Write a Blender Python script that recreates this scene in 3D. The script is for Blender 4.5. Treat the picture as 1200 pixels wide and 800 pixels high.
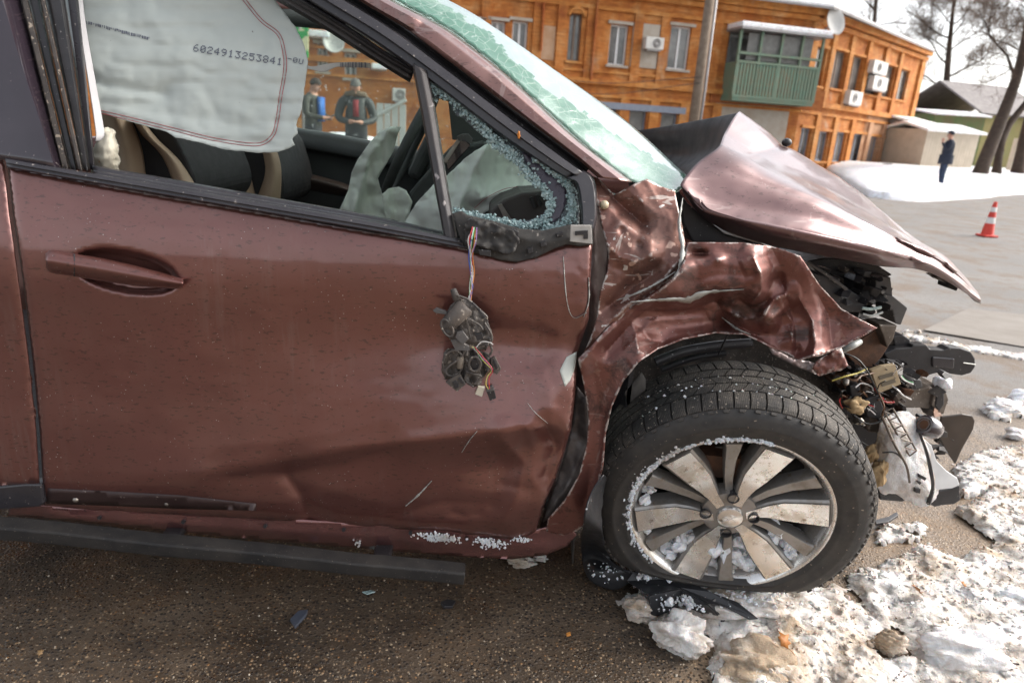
import bpy, bmesh, math, random
import numpy as np
from mathutils import Vector, Matrix
from mathutils.geometry import delaunay_2d_cdt

for _o in list(bpy.data.objects):
    bpy.data.objects.remove(_o)
SC = bpy.context.scene
COL = SC.collection
rad = math.radians

# ------------------------------------------------------------------ camera
CAM = np.array([-0.61, -1.263, 1.129])
YAW, PITCH, ROLL, FPX = rad(4.2), rad(17.6), rad(3.5), 780.0
_f = np.array([math.sin(YAW) * math.cos(PITCH), math.cos(YAW) * math.cos(PITCH), -math.sin(PITCH)])
_r0 = np.array([math.cos(YAW), -math.sin(YAW), 0.0])
_u0 = np.cross(_r0, _f)
_r = math.cos(ROLL) * _r0 + math.sin(ROLL) * _u0
_u = -math.sin(ROLL) * _r0 + math.cos(ROLL) * _u0
cam_data = bpy.data.cameras.new('camera')
cam = bpy.data.objects.new('camera', cam_data)
COL.objects.link(cam)
cam_data.sensor_width = 36.0
cam_data.lens = FPX / 1200 * 36
cam_data.clip_start = 0.02
cam_data.clip_end = 2000
cam_data.dof.use_dof = True
cam_data.dof.focus_distance = 1.55
cam_data.dof.aperture_fstop = 4.0
cam.matrix_world = Matrix(((_r[0], _u[0], -_f[0], CAM[0]), (_r[1], _u[1], -_f[1], CAM[1]),
                           (_r[2], _u[2], -_f[2], CAM[2]), (0, 0, 0, 1)))
SC.camera = cam

# ------------------------------------------------------------------ sky, sun, exposure
SUN_AZ, SUN_EL = rad(84), rad(36)         # azimuth from +Y towards +X: high on the right, behind thin cloud
world = bpy.data.worlds.new('World')
SC.world = world
world.use_nodes = True
_nt = world.node_tree
_bg = _nt.nodes['Background']
_sky = _nt.nodes.new('ShaderNodeTexSky')
_sky.sky_type = 'NISHITA'
_sky.sun_disc = False
_sky.sun_elevation = SUN_EL
_sky.sun_rotation = SUN_AZ
_sky.air_density = 1.0
_sky.dust_density = 4.0
_sky.ozone_density = 1.0
_hs = _nt.nodes.new('ShaderNodeHueSaturation')
_hs.inputs['Saturation'].default_value = 0.28
_nt.links.new(_sky.outputs[0], _hs.inputs['Color'])
_nt.links.new(_hs.outputs[0], _bg.inputs[0])
_bg.inputs[1].default_value = 0.15
sun_d = bpy.data.lights.new('sun', 'SUN')
sun_d.energy = 1.1
sun_d.angle = rad(24)
sun_d.color = (1.0, 0.93, 0.84)
sun = bpy.data.objects.new('sun', sun_d)
COL.objects.link(sun)
_sd = Vector((math.sin(SUN_AZ) * math.cos(SUN_EL), math.cos(SUN_AZ) * math.cos(SUN_EL), math.sin(SUN_EL)))
sun.rotation_euler = _sd.to_track_quat('Z', 'Y').to_euler()
sun.location = (10, 10, 20)
SC.view_settings.view_transform = 'Standard'
SC.view_settings.look = 'None'
SC.view_settings.gamma = 1.0
SC.view_settings.exposure = 1.25
SC.render.engine = 'CYCLES'
SC.cycles.use_denoising = True
SC.cycles.max_bounces = 8
SC.cycles.transparent_max_bounces = 12

# ------------------------------------------------------------------ helpers: pixels of the 1200x800 photo to places
def rays(px, py):
    px = np.asarray(px, float); py = np.asarray(py, float)
    return (_f[None] + _r[None] * ((px - 600) / FPX)[:, None] + _u[None] * ((400 - py) / FPX)[:, None])
def PY(px, py, Y):
    d = rays(px, py)
    return CAM[None] + d * ((np.asarray(Y, float) - CAM[1]) / d[:, 1])[:, None]
def P(px, py, Y):
    return PY([px], [py], [Y])[0]
def G(px, py, z=0.0):
    d = rays([px], [py])[0]
    return CAM + d * ((z - CAM[2]) / d[2])
def D(px, py, depth):                      # depth along the optical axis
    return CAM + rays([px], [py])[0] * depth
def pt(q):                                 # (px,py,Y) or (px,py,None,z)
    return P(*q) if len(q) == 3 else G(q[0], q[1], q[3])
def project(p):
    d = np.asarray(p) - CAM
    z = d @ _f
    return 600 + FPX * (d @ _r) / z, 400 - FPX * (d @ _u) / z

# ------------------------------------------------------------------ noise
def _hash(ix, iy, seed):
    h = (ix.astype(np.int64) * 374761393 + iy.astype(np.int64) * 668265263 + seed * 1442695041) & 0x7fffffff
    h = ((h ^ (h >> 13)) * 1274126177) & 0x7fffffff
    h = (h ^ (h >> 16)) & 0xffff
    return h / 65535.0
def vn(x, y, seed=0):
    x = np.asarray(x, float); y = np.asarray(y, float)
    ix = np.floor(x); iy = np.floor(y)
    fx = x - ix; fy = y - iy
    fx = fx * fx * fx * (fx * (fx * 6 - 15) + 10); fy = fy * fy * fy * (fy * (fy * 6 - 15) + 10)
    a = _hash(ix, iy, seed); b = _hash(ix + 1, iy, seed); c = _hash(ix, iy + 1, seed); d = _hash(ix + 1, iy + 1, seed)
    return (a + (b - a) * fx) * (1 - fy) + (c + (d - c) * fx) * fy - 0.5
def fbm(x, y, seed=0, o=4, g=0.5):
    s = 0; a = 1.0
    for k in range(o):
        s = s + a * vn(x * 2 ** k + 7.3 * k, y * 2 ** k + 3.1 * k, seed + k); a *= g
    return s
def ridged(x, y, seed=0, o=3):
    s = 0; a = 1.0
    for k in range(o):
        s = s + a * (0.5 - np.abs(vn(x * 2 ** k + 5.1 * k, y * 2 ** k + 9.7 * k, seed + k)) * 2); a *= 0.5
    return s
def seg_dist(px, py, pts):
    """signed distance to a polyline (positive on its right-hand side going along it, image axes)"""
    best = np.full(px.shape, 1e9); sg = np.ones(px.shape)
    for (x0, y0), (x1, y1) in zip(pts[:-1], pts[1:]):
        dx, dy = x1 - x0, y1 - y0; L2 = dx * dx + dy * dy + 1e-9
        t = np.clip(((px - x0) * dx + (py - y0) * dy) / L2, 0, 1)
        ex, ey = px - (x0 + t * dx), py - (y0 + t * dy)
        d = np.hypot(ex, ey)
        m = d < best
        best = np.where(m, d, best)
        sg = np.where(m, (dx * ey - dy * ex) / (math.sqrt(L2) * (d + 1e-6)), sg)
    return best, sg
def fold(px, py, pts, amp, w1, w2=None, soft=1.5):
    """sharp fold along a line: amp at the line, falling off over w1 (right side) and w2 (left side) pixels"""
    d, s = seg_dist(px, py, pts)
    w2 = w2 or w1; s = np.clip(s * 1.0, -1, 1); w = (w1 + w2) / 2 + (w1 - w2) / 2 * s
    return amp * np.exp(-(np.sqrt(d * d + soft * soft) - soft) / w)
def crease(px, py, pts, amp, w1, w2=None, soft=.6):
    """hard sheet-metal crease: flat facets falling away from the line"""
    d, s = seg_dist(px, py, pts)
    w2 = w2 or w1; s = np.clip(s, -1, 1); w = (w1 + w2) / 2 + (w1 - w2) / 2 * s
    d = np.sqrt(d * d + soft * soft) - soft
    k = np.clip(1 - d / (2.1 * w), 0, 1)
    return amp * (.68 * k + .32 * np.exp(-d / w))
def dent(px, py, cx, cy, rx, ry, amp, ang=0.0, p=2):
    c, s = math.cos(ang), math.sin(ang)
    u = ((px - cx) * c + (py - cy) * s) / rx; v = (-(px - cx) * s + (py - cy) * c) / ry
    return amp * np.exp(-(u * u + v * v) ** (p / 2))
def in_poly(px, py, poly):
    ins = np.zeros(px.shape, bool); n = len(poly)
    for i in range(n):
        x0, y0 = poly[i]; x1, y1 = poly[(i + 1) % n]
        c = ((y0 > py) != (y1 > py)) & (px < (x1 - x0) * (py - y0) / (y1 - y0 + 1e-12) + x0)
        ins ^= c
    return ins

# ------------------------------------------------------------------ helpers: objects
def link(o, parent=None):
    COL.objects.link(o)
    if parent is not None:
        o.parent = parent
        m = Matrix.Identity(4); p = parent
        while p is not None:
            m = p.matrix_basis @ m if p.parent is None else p.matrix_parent_inverse @ p.matrix_basis @ m
            p = p.parent
        o.matrix_parent_inverse = m.inverted()
    return o
def tag(o, label=None, cat=None, group=None, kind=None):
    if label: o['label'] = label
    if cat: o['category'] = cat
    if group: o['group'] = group
    if kind: o['kind'] = kind
    return o
def thing(name, loc, label, cat, group=None):
    o = bpy.data.objects.new(name, None)
    o.location = tuple(loc); o.empty_display_size = 0.2
    COL.objects.link(o)
    return tag(o, label, cat, group)
def mesh_obj(name, verts, faces, mat, parent=None, smooth=True, thick=0, toward=True, bevel=0, sharp=None):
    me = bpy.data.meshes.new(name)
    me.from_pydata([tuple(v) for v in verts], [], [tuple(int(i) for i in f) for f in faces])
    me.update()
    if smooth:
        me.polygons.foreach_set('use_smooth', [True] * len(me.polygons))
    me.materials.append(mat)
    o = bpy.data.objects.new(name, me)
    link(o, parent)
    if thick:
        m = o.modifiers.new('solid', 'SOLIDIFY'); m.thickness = thick; m.offset = -1.0
    if sharp and smooth:
        me.set_sharp_from_angle(angle=rad(sharp))
    return o
def bm_obj(name, bm, mat, parent=None, smooth=False, sharp=None, bevel=0):
    me = bpy.data.meshes.new(name)
    bmesh.ops.recalc_face_normals(bm, faces=bm.faces)
    bm.to_mesh(me); bm.free()
    if smooth:
        me.polygons.foreach_set('use_smooth', [True] * len(me.polygons))
        if sharp: me.set_sharp_from_angle(angle=rad(sharp))
    me.materials.append(mat)
    o = bpy.data.objects.new(name, me)
    link(o, parent)
    if bevel:
        m = o.modifiers.new('bevel', 'BEVEL'); m.width = bevel; m.segments = 2; m.limit_method = 'ANGLE'
    return o
def copy_tree(o, parent=None):
    c = o.copy(); COL.objects.link(c); c.parent = parent
    for ch in list(o.children):
        copy_tree(ch, c)
    return c

def catmull(pts, n):
    """resample a polyline of k-dim points to n points, smooth, uniform in chord length"""
    p = np.asarray(pts, float)
    if len(p) == 2:
        t = np.linspace(0, 1, n)[:, None]
        return p[0] * (1 - t) + p[1] * t
    e = np.vstack([2 * p[0] - p[1], p, 2 * p[-1] - p[-2]])
    out = []; K = 24
    for i in range(1, len(e) - 2):
        t = np.linspace(0, 1, K, endpoint=False)[:, None]
        a, b, c, d = e[i - 1], e[i], e[i + 1], e[i + 2]
        out.append(0.5 * ((2 * b) + (-a + c) * t + (2 * a - 5 * b + 4 * c - d) * t * t + (-a + 3 * b - 3 * c + d) * t ** 3))
    out.append(p[-1:]); q = np.vstack(out)
    L = np.r_[0, np.cumsum(np.linalg.norm(np.diff(q, axis=0), axis=1))]
    s = np.linspace(0, L[-1], n)
    return np.stack([np.interp(s, L, q[:, k]) for k in range(q.shape[1])], 1)
def polyline(pts, n):
    q = np.asarray(pts, float)
    L = np.r_[0, np.cumsum(np.linalg.norm(np.diff(q, axis=0), axis=1))]
    s = np.linspace(0, L[-1], n)
    return np.stack([np.interp(s, L, q[:, k]) for k in range(q.shape[1])], 1)
def face_cam(verts, faces):
    v = np.asarray(verts); f0 = [list(f) for f in faces]
    out = []
    for f in f0:
        a, b, c = v[f[0]], v[f[1]], v[f[2]]
        n = np.cross(b - a, c - a)
        out.append(f if n @ (a - CAM) < 0 else f[::-1])
    return out
def grid_faces(nu, nv, wrap=False):
    fs = []
    for j in range(nv - 1):
        for i in range(nu - 1):
            a = j * nu + i
            fs.append((a, a + 1, a + nu + 1, a + nu))
    return fs
def loft(name, curves, nu, nv, mat, parent=None, disp=None, thick=0.0015, linear=False, sharp=None, straight=False):
    """curves: pixel curves (px,py,Y) or (px,py,None,z); surface through all of them, in world space"""
    C = []
    for c in curves:
        w = np.array([pt(q) for q in c])
        C.append((polyline if straight else catmull)(w, nu))
    C = np.array(C)                                     # k, nu, 3
    if linear or len(C) == 2:
        t = np.linspace(0, len(C) - 1, nv); i = np.minimum(t.astype(int), len(C) - 2); f = (t - i)[:, None, None]
        S = C[i] * (1 - f) + C[i + 1] * f
    else:
        e = np.concatenate([2 * C[:1] - C[1:2], C, 2 * C[-1:] - C[-2:-1]])
        t = np.linspace(0, len(C) - 1, nv); i = np.minimum(t.astype(int), len(C) - 2); f = (t - i)[:, None, None]
        a, b, c, d = e[i], e[i + 1], e[i + 2], e[i + 3]
        S = 0.5 * ((2 * b) + (-a + c) * f + (2 * a - 5 * b + 4 * c - d) * f * f + (-a + 3 * b - 3 * c + d) * f ** 3)
    V = S.reshape(-1, 3)
    if disp is not None:
        dd = V - CAM; z = dd @ _f
        px = 600 + FPX * (dd @ _r) / z; py = 400 - FPX * (dd @ _u) / z
        uu, vv = np.meshgrid(np.linspace(0, 1, nu), np.linspace(0, 1, nv))
        du = np.gradient(S, axis=1); dv = np.gradient(S, axis=0)
        n = np.cross(du, dv).reshape(-1, 3); n /= np.linalg.norm(n, axis=1)[:, None] + 1e-12
        fl = np.sign(-(n * dd).sum(1)); 
        fl = np.sign(np.median(fl)) if np.median(fl) != 0 else 1
        V = V + n * fl * disp(px, py, uu.ravel(), vv.ravel())[:, None]
    F = grid_faces(nu, nv)
    a = V.reshape(nv, nu, 3)
    n = np.cross(a[nv // 2, nu // 2 + 1] - a[nv // 2, nu // 2], a[nv // 2 + 1 if nv // 2 + 1 < nv else nv // 2, nu // 2] - a[nv // 2 if nv // 2 + 1 < nv else nv // 2 - 1, nu // 2])
    if n @ (a[nv // 2, nu // 2] - CAM) > 0: F = [f[::-1] for f in F]
    return mesh_obj(name, V, F, mat, parent, True, thick, sharp=sharp)

# body side surface: Y as a function of X and Z
_pz = np.array([0.10, 0.22, 0.30, 0.38, 0.48, 0.60, 0.72, 0.82, 0.87, 0.92, 1.00, 1.05, 1.20, 1.45, 1.60])
_py = np.array([0.10, 0.06, 0.030, 0.012, 0.010, 0.012, 0.004, -0.006, -0.004, 0.008, 0.035, 0.055, 0.115, 0.24, 0.34])
def body(X, Z):
    y = np.interp(Z, _pz, _py) * 0.5 + 0.25 * (np.interp(Z + 0.03, _pz, _py) + np.interp(Z - 0.03, _pz, _py))
    return y + 0.10 * np.clip((X + 0.15) / 0.7, 0, 2) ** 2
def bodyY(px, py):
    Y = np.full(np.shape(px), 0.02)
    for _ in range(14):
        q = PY(px, py, Y)
        Y = 0.5 * Y + 0.5 * body(q[:, 0], q[:, 2])
    return Y
def onbody(off=0.0, disp=None):
    def fn(px, py):
        Y = bodyY(px, py) + off
        return Y + (disp(px, py) if disp else 0)
    return fn
def resample_poly(poly, step, curve=False):
    p = [tuple(map(float, q)) for q in poly]
    if curve:
        e = np.array(p + p[:1]); n = max(8, int(np.linalg.norm(np.diff(e, axis=0), axis=1).sum() / step))
        return [tuple(q) for q in catmull(e, n + 1)[:-1]]
    out = []
    for a, b in zip(p, p[1:] + p[:1]):
        L = math.dist(a, b); n = max(1, int(round(L / step)))
        for i in range(n):
            out.append((a[0] + (b[0] - a[0]) * i / n, a[1] + (b[1] - a[1]) * i / n))
    return out
def panel(name, poly, Yfn, mat, parent=None, step=6, thick=0.0015, holes=(), curve=False, jag=0, seed=1, sharp=None):
    """sheet with a pixel outline, unprojected onto its own depth surface"""
    rng = random.Random(seed)
    rings = [resample_poly(poly, step, curve)] + [resample_poly(h, step, curve) for h in holes]
    if jag:
        rings = [[(x + rng.uniform(-jag, jag), y + rng.uniform(-jag, jag)) for x, y in r] for r in rings]
    pts, edges = [], []
    for r in rings:
        b = len(pts); pts += r
        edges += [(b + i, b + (i + 1) % len(r)) for i in range(len(r))]
    A = np.array(rings[0]); x0, y0 = A.min(0); x1, y1 = A.max(0)
    gx, gy = np.meshgrid(np.arange(x0, x1, step), np.arange(y0, y1, step))
    gx = gx.ravel() + np.tile(0.0, gx.size); gy = gy.ravel()
    gx = gx + (np.floor((gy - y0) / step) % 2) * step * 0.5
    ok = in_poly(gx, gy, rings[0])
    for h in rings[1:]: ok &= ~in_poly(gx, gy, h)
    for r in rings:
        d, _ = seg_dist(gx, gy, r + r[:1]); ok &= d > step * 0.45
    pts = pts + list(zip(gx[ok], gy[ok]))
    res = delaunay_2d_cdt([Vector(p) for p in pts], edges, [], 0, 1e-5)
    V2 = np.array([(v.x, v.y) for v in res[0]]); tri = [list(f) for f in res[2]]
    cen = np.array([V2[f].mean(0) for f in tri])
    ok = in_poly(cen[:, 0], cen[:, 1], rings[0])
    for h in rings[1:]: ok &= ~in_poly(cen[:, 0], cen[:, 1], h)
    tri = [f for f, k in zip(tri, ok) if k]
    Y = Yfn(V2[:, 0], V2[:, 1]) if callable(Yfn) else np.full(len(V2), float(Yfn))
    V = PY(V2[:, 0], V2[:, 1], Y)
    # image-space winding: make all triangles face the camera
    a, b, c = (V2[[f[i] for f in tri]] for i in range(3))
    cr = (b[:, 0] - a[:, 0]) * (c[:, 1] - a[:, 1]) - (b[:, 1] - a[:, 1]) * (c[:, 0] - a[:, 0])
    tri = [f if s < 0 else f[::-1] for f, s in zip(tri, cr)]
    used = np.zeros(len(V), bool); used[[i for f in tri for i in f]] = True
    idx = np.cumsum(used) - 1
    V = V[used]; tri = [[idx[i] for i in f] for f in tri]
    return mesh_obj(name, V, tri, mat, parent, True, thick, sharp=sharp)
def slab(name, poly, Y, depth, mat, parent=None, bevel=0.002, tilt=(0, 0), curve=False):
    """solid piece: pixel outline at lateral place Y, extruded away from the lens by its own depth"""
    poly = resample_poly(poly, 6, True) if curve else poly
    n = len(poly)
    cx = sum(q[0] for q in poly) / n; cy = sum(q[1] for q in poly) / n
    fr = [P(x, y, Y + tilt[0] * (x - cx) + tilt[1] * (y - cy)) for x, y in poly]
    bk = [p + np.array([0.0, depth, 0.0]) for p in fr]
    bm = bmesh.new()
    a = [bm.verts.new(p) for p in fr]; b = [bm.verts.new(p) for p in bk]
    bm.faces.new(a); bm.faces.new(b[::-1])
    for i in range(n):
        bm.faces.new((a[i], b[i], b[(i + 1) % n], a[(i + 1) % n]))
    return bm_obj(name, bm, mat, parent, bevel=bevel)
def add_box(bm, c, s, R=None):
    v = []
    for dz in (-.5, .5):
        for dx, dy in ((-.5, -.5), (.5, -.5), (.5, .5), (-.5, .5)):
            q = Vector((dx * s[0], dy * s[1], dz * s[2]))
            if R is not None: q = R @ q
            v.append(bm.verts.new(q + Vector(tuple(c))))
    for f in ((3, 2, 1, 0), (4, 5, 6, 7), (0, 1, 5, 4), (1, 2, 6, 5), (2, 3, 7, 6), (3, 0, 4, 7)):
        bm.faces.new([v[i] for i in f])
    return v
def add_tube(bm, pts, r, seg=8, cap=True, flat=1.0):
    pts = [Vector(tuple(p)) for p in pts]; n = len(pts)
    rr = r if hasattr(r, '__len__') else [r] * n
    rings = []; up = Vector((0.13, 0.2, 1)).normalized()
    for i, p in enumerate(pts):
        t = (pts[min(i + 1, n - 1)] - pts[max(i - 1, 0)]).normalized()
        a = t.cross(up)
        if a.length < 1e-3: a = t.cross(Vector((1, 0, 0)))
        a.normalize(); b = a.cross(t)
        rings.append([bm.verts.new(p + (a * math.cos(2 * math.pi * k / seg) + b * math.sin(2 * math.pi * k / seg) * flat) * rr[i]) for k in range(seg)])
    for A, B in zip(rings[:-1], rings[1:]):
        for k in range(seg):
            bm.faces.new((A[k], A[(k + 1) % seg], B[(k + 1) % seg], B[k]))
    if cap and seg > 2:
        bm.faces.new(rings[0]); bm.faces.new(rings[-1][::-1])
def tube(name, pts, r, mat, parent=None, seg=8, n=None, px=True):
    w = [pt(q) for q in pts] if px else pts
    if n: w = catmull(np.array(w), n)
    bm = bmesh.new()
    rr = r if not hasattr(r, '__len__') else list(np.interp(np.linspace(0, 1, len(w)), np.linspace(0, 1, len(r)), r))
    add_tube(bm, w, rr, seg)
    return bm_obj(name, bm, mat, parent, smooth=True, sharp=50)
def lathe(bm, prof, seg, M=None):
    """profile of (radius, axial) around local Z"""
    M = M or Matrix.Identity(4); rings = []
    for r, z in prof:
        if r < 1e-6:
            rings.append([bm.verts.new(M @ Vector((0, 0, z)))])
        else:
            rings.append([bm.verts.new(M @ Vector((r * math.cos(2 * math.pi * k / seg), r * math.sin(2 * math.pi * k / seg), z))) for k in range(seg)])
    for A, B in zip(rings[:-1], rings[1:]):
        for k in range(seg):
            k2 = (k + 1) % seg
            if len(A) == 1 and len(B) == 1: continue
            if len(A) == 1: bm.faces.new((A[0], B[k2], B[k]))
            elif len(B) == 1: bm.faces.new((A[k], A[k2], B[0]))
            else: bm.faces.new((A[k], A[k2], B[k2], B[k]))

# ------------------------------------------------------------------ materials
class NT:
    def __init__(s, m):
        s.m = m; s.t = m.node_tree; s.n = s.t.nodes; s.p = s.n['Principled BSDF']
        s.co = s.n.new('ShaderNodeTexCoord').outputs['Object']
    def L(s, a, b): s.t.links.new(a, b)
    def noise(s, scale, detail=4, rough=.55, vec=None, dist=0):
        k = s.n.new('ShaderNodeTexNoise'); k.inputs['Scale'].default_value = scale; k.inputs['Detail'].default_value = detail
        k.inputs['Roughness'].default_value = rough; k.inputs['Distortion'].default_value = dist
        s.L(vec or s.co, k.inputs['Vector']); return k.outputs['Fac']
    def voro(s, scale, feature='F1', out='Distance', vec=None, rnd=1):
        k = s.n.new('ShaderNodeTexVoronoi'); k.feature = feature; k.inputs['Scale'].default_value = scale
        k.inputs['Randomness'].default_value = rnd
        s.L(vec or s.co, k.inputs['Vector']); return k.outputs[out]
    def ramp(s, fac, *stops, interp='LINEAR'):
        k = s.n.new('ShaderNodeValToRGB'); k.color_ramp.interpolation = interp
        e = k.color_ramp.elements
        while len(e) < len(stops): e.new(.5)
        for a, (pos, c) in zip(e, stops):
            a.position = pos; a.color = (c, c, c, 1) if not hasattr(c, '__len__') else (*c, 1)
        s.L(fac, k.inputs[0]); return k.outputs[0]
    def mix(s, fac, a, b):
        k = s.n.new('ShaderNodeMix'); k.data_type = 'RGBA'
        for v, i in ((fac, 0), (a, 6), (b, 7)):
            if isinstance(v, (int, float)): k.inputs[i].default_value = v if i == 0 else (v, v, v, 1)
            elif isinstance(v, tuple): k.inputs[i].default_value = (*v, 1)
            else: s.L(v, k.inputs[i])
        return k.outputs[2]
    def math(s, op, a, b=0.0):
        k = s.n.new('ShaderNodeMath'); k.operation = op
        for i, v in enumerate((a, b)):
            if isinstance(v, (int, float)): k.inputs[i].default_value = v
            else: s.L(v, k.inputs[i])
        return k.outputs[0]
    def scale(s, v3, rot=(0, 0, 0)):
        k = s.n.new('ShaderNodeMapping'); k.inputs['Scale'].default_value = v3; k.inputs['Rotation'].default_value = rot
        s.L(s.co, k.inputs['Vector']); return k.outputs[0]
    def set(s, **kw):
        for k, v in kw.items():
            i = s.p.inputs[k.replace('_', ' ')]
            if isinstance(v, (int, float)): i.default_value = v
            elif isinstance(v, tuple): i.default_value = (*v, 1) if len(v) == 3 else v
            else: s.L(v, i)
    def bump(s, h, strength=.3, dist=.01, prev=None):
        k = s.n.new('ShaderNodeBump'); k.inputs['Strength'].default_value = strength; k.inputs['Distance'].default_value = dist
        s.L(h, k.inputs['Height'])
        if prev: s.L(prev, k.inputs['Normal'])
        s.L(k.outputs[0], s.p.inputs['Normal']); return k.outputs[0]
def newmat(name):
    m = bpy.data.materials.new(name); m.use_nodes = True
    return m, NT(m)
def plain(name, col, rough=.5, metal=0., col2=None, scale=8., bump=0., bscale=60., bdist=.002, speck=None, spec=.5, coat=0.):
    """base colour varied by noise, fine relief, optional light specks (dust and salt)"""
    m, t = newmat(name)
    c = t.ramp(t.noise(scale, 6, .6), (.32, col), (.68, col2 or tuple(v * .7 for v in col)))
    if speck:
        sc, th, sc_col = speck
        c = t.mix(t.ramp(t.noise(sc, 2, .5), (th, 0.), (th + .03, 1.)), c, sc_col)
    t.set(Base_Color=c, Metallic=metal, Specular_IOR_Level=spec, Coat_Weight=coat,
          Roughness=t.ramp(t.noise(scale * 3, 4), (.3, max(.02, rough - .08)), (.7, min(1., rough + .1))))
    if bump: t.bump(t.noise(bscale, 5, .6), bump, bdist)
    return m

def paint_mat(name, base, dirt=.35, speck=1.0, scratch=0.0, rough=.33, chips=0.0, edge=0.0, grime=0.0, coat=.9):
    m, t = newmat(name)
    n1 = t.noise(5, 6, .6)
    c = t.mix(t.ramp(n1, (.35, 0.), (.75, 1.)), base, tuple(v * .82 for v in base))
    # road film, in uneven smears
    film = t.math('MULTIPLY', t.ramp(t.noise(11, 8, .7, dist=.6), (.45, 0.), (.72, 1.)), dirt)
    c = t.mix(film, c, (.15, .10, .075))
    # salt streaks dried as they ran down
    stk = t.noise(1, 4, .65, vec=t.scale((34, 34, 3.2)))
    c = t.mix(t.math('MULTIPLY', t.math('MULTIPLY', t.ramp(stk, (.54, 0.), (.70, 1.)), t.ramp(t.noise(3.5, 3), (.45, 0.), (.62, 1.))), dirt * 1.6), c, (.26, .20, .18))
    # fine dark droplet marks
    dr = t.noise(1, 3, .6, vec=t.scale((70, 70, 190)))
    c = t.mix(t.math('MULTIPLY', t.ramp(dr, (.60, 0.), (.65, .5)), 1.0), c, (.045, .03, .025))
    rough_n = t.math('ADD', t.math('MULTIPLY', film, .45), rough)
    metal = .62
    # white grit
    if speck:
        vo = t.voro(150, rnd=1)
        spot = t.ramp(vo, (.10, 1.), (.14, 0.))
        gate = t.math('MULTIPLY', t.ramp(t.noise(60, 2), (.52, 0.), (.58, speck)), t.ramp(t.noise(6, 4, .6), (.46, 0.), (.60, 1.)))
        c = t.mix(t.math('MULTIPLY', spot, gate), c, (.75, .72, .70))
    if scratch:
        a = t.noise(1, 5, .65, vec=t.scale((26, 26, 5), (0, .6, 0)), dist=1.2)
        b = t.noise(1, 4, .6, vec=t.scale((9, 9, 60), (0, -.35, 0)), dist=.8)
        k = t.math('MULTIPLY', t.ramp(t.math('MAXIMUM', a, b), (.64, 0.), (.67, 1.)), scratch)
        c = t.mix(k, c, (.62, .56, .52))
        rough_n = t.math('ADD', rough_n, t.math('MULTIPLY', k, .3))
    if chips:
        k = t.ramp(t.noise(26, 3, .5, dist=.3), (.64, 0.), (.66, chips))
        c = t.mix(k, c, (.60, .40, .32))
        k2 = t.ramp(t.noise(34, 3, .5, vec=t.scale((1, 1.3, 1), (.4, .2, 0)), dist=.4), (.68, 0.), (.69, chips))
        c = t.mix(k2, c, (.66, .63, .60))
    if grime:
        k = t.math('MULTIPLY', t.ramp(t.noise(7, 7, .7, dist=.7), (.50, 0.), (.60, 1.)), grime)
        c = t.mix(k, c, (.030, .020, .017)); rough_n = t.math('ADD', rough_n, t.math('MULTIPLY', k, .3))
    if edge:
        g = t.n.new('ShaderNodeNewGeometry')
        k = t.math('MULTIPLY', t.ramp(g.outputs['Pointiness'], (.525, 0.), (.56, 1.)), t.ramp(t.noise(55, 4, .65), (.46, 0.), (.56, edge)))
        c = t.mix(k, c, (.60, .57, .54)); rough_n = t.math('ADD', rough_n, t.math('MULTIPLY', k, .2))
    t.set(Base_Color=c, Metallic=metal, Roughness=rough_n, Coat_Weight=coat, Coat_Roughness=.10)
    nb = t.bump(t.noise(900, 2), .03, .0008)
    return m
BROWN = (.19, .076, .064)
M = {}
M['paint'] = paint_mat('brown_paint', BROWN, .14, .8, rough=.28)
M['paint_clean'] = paint_mat('brown_paint_clean', (.155, .088, .088), .08, .3, rough=.32, scratch=.12, coat=.55)
M['paint_torn'] = paint_mat('brown_paint_scraped', (.20, .092, .072), .25, .8, scratch=.6, chips=.8, rough=.44, edge=.9, grime=.35, coat=.25)
M['paint_fender'] = paint_mat('brown_paint_creased', (.175, .068, .056), .15, .5, scratch=.12, chips=.12, rough=.44, edge=.55, grime=.75, coat=.3)
M['black'] = plain('black_plastic', (.018, .017, .019), .42, 0, (.032, .03, .032), 20, .15, 300, speck=(170, .70, (.3, .29, .28)))
M['trim'] = plain('black_trim', (.022, .020, .024), .33, 0, (.035, .032, .036), 15, .1, 300, speck=(120, .70, (.25, .22, .2)), coat=.2)
M['gloss_black'] = plain('plum_black_panel', (.020, .014, .020), .16, 0, (.03, .022, .03), 8, coat=.8, speck=(90, .72, (.12, .1, .1)))
M['rubber'] = plain('tyre_rubber', (.022, .021, .021), .62, 0, (.045, .040, .035), 22, .25, 260, .002, speck=(120, .70, (.25, .2, .15)))
M['tread'] = plain('tread_rubber', (.030, .029, .028), .7, 0, (.085, .070, .058), 16, .2, 300, .002, speck=(140, .68, (.32, .27, .22)))
M['grey_plastic'] = plain('grey_plastic', (.075, .072, .072), .5, 0, (.11, .10, .095), 18, .15, 260, speck=(130, .68, (.35, .32, .28)))
M['dirty_plastic'] = plain('dusty_dark_plastic', (.035, .032, .032), .6, 0, (.115, .095, .080), 26, .3, 220, speck=(160, .64, (.28, .24, .2)))
M['metal'] = plain('bare_metal', (.42, .40, .38), .38, .9, (.28, .24, .2), 14, .1, 200)
M['dull_metal'] = plain('grimy_metal', (.20, .17, .145), .5, .5, (.09, .07, .055), 24, .3, 150, speck=(90, .66, (.4, .35, .3)))
M['rust'] = plain('rusty_metal', (.16, .075, .04), .65, .3, (.06, .035, .025), 30, .35, 140)
M['fabric'] = plain('airbag_fabric', (.45, .49, .465), .75, 0, (.39, .425, .40), 4, .12, 700, .001, speck=(55, .76, (.18, .17, .16)))
M['fabric2'] = plain('drab_airbag_fabric', (.84, .88, .78), .8, 0, (.78, .82, .72), 6, .15, 600, .001)
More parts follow.
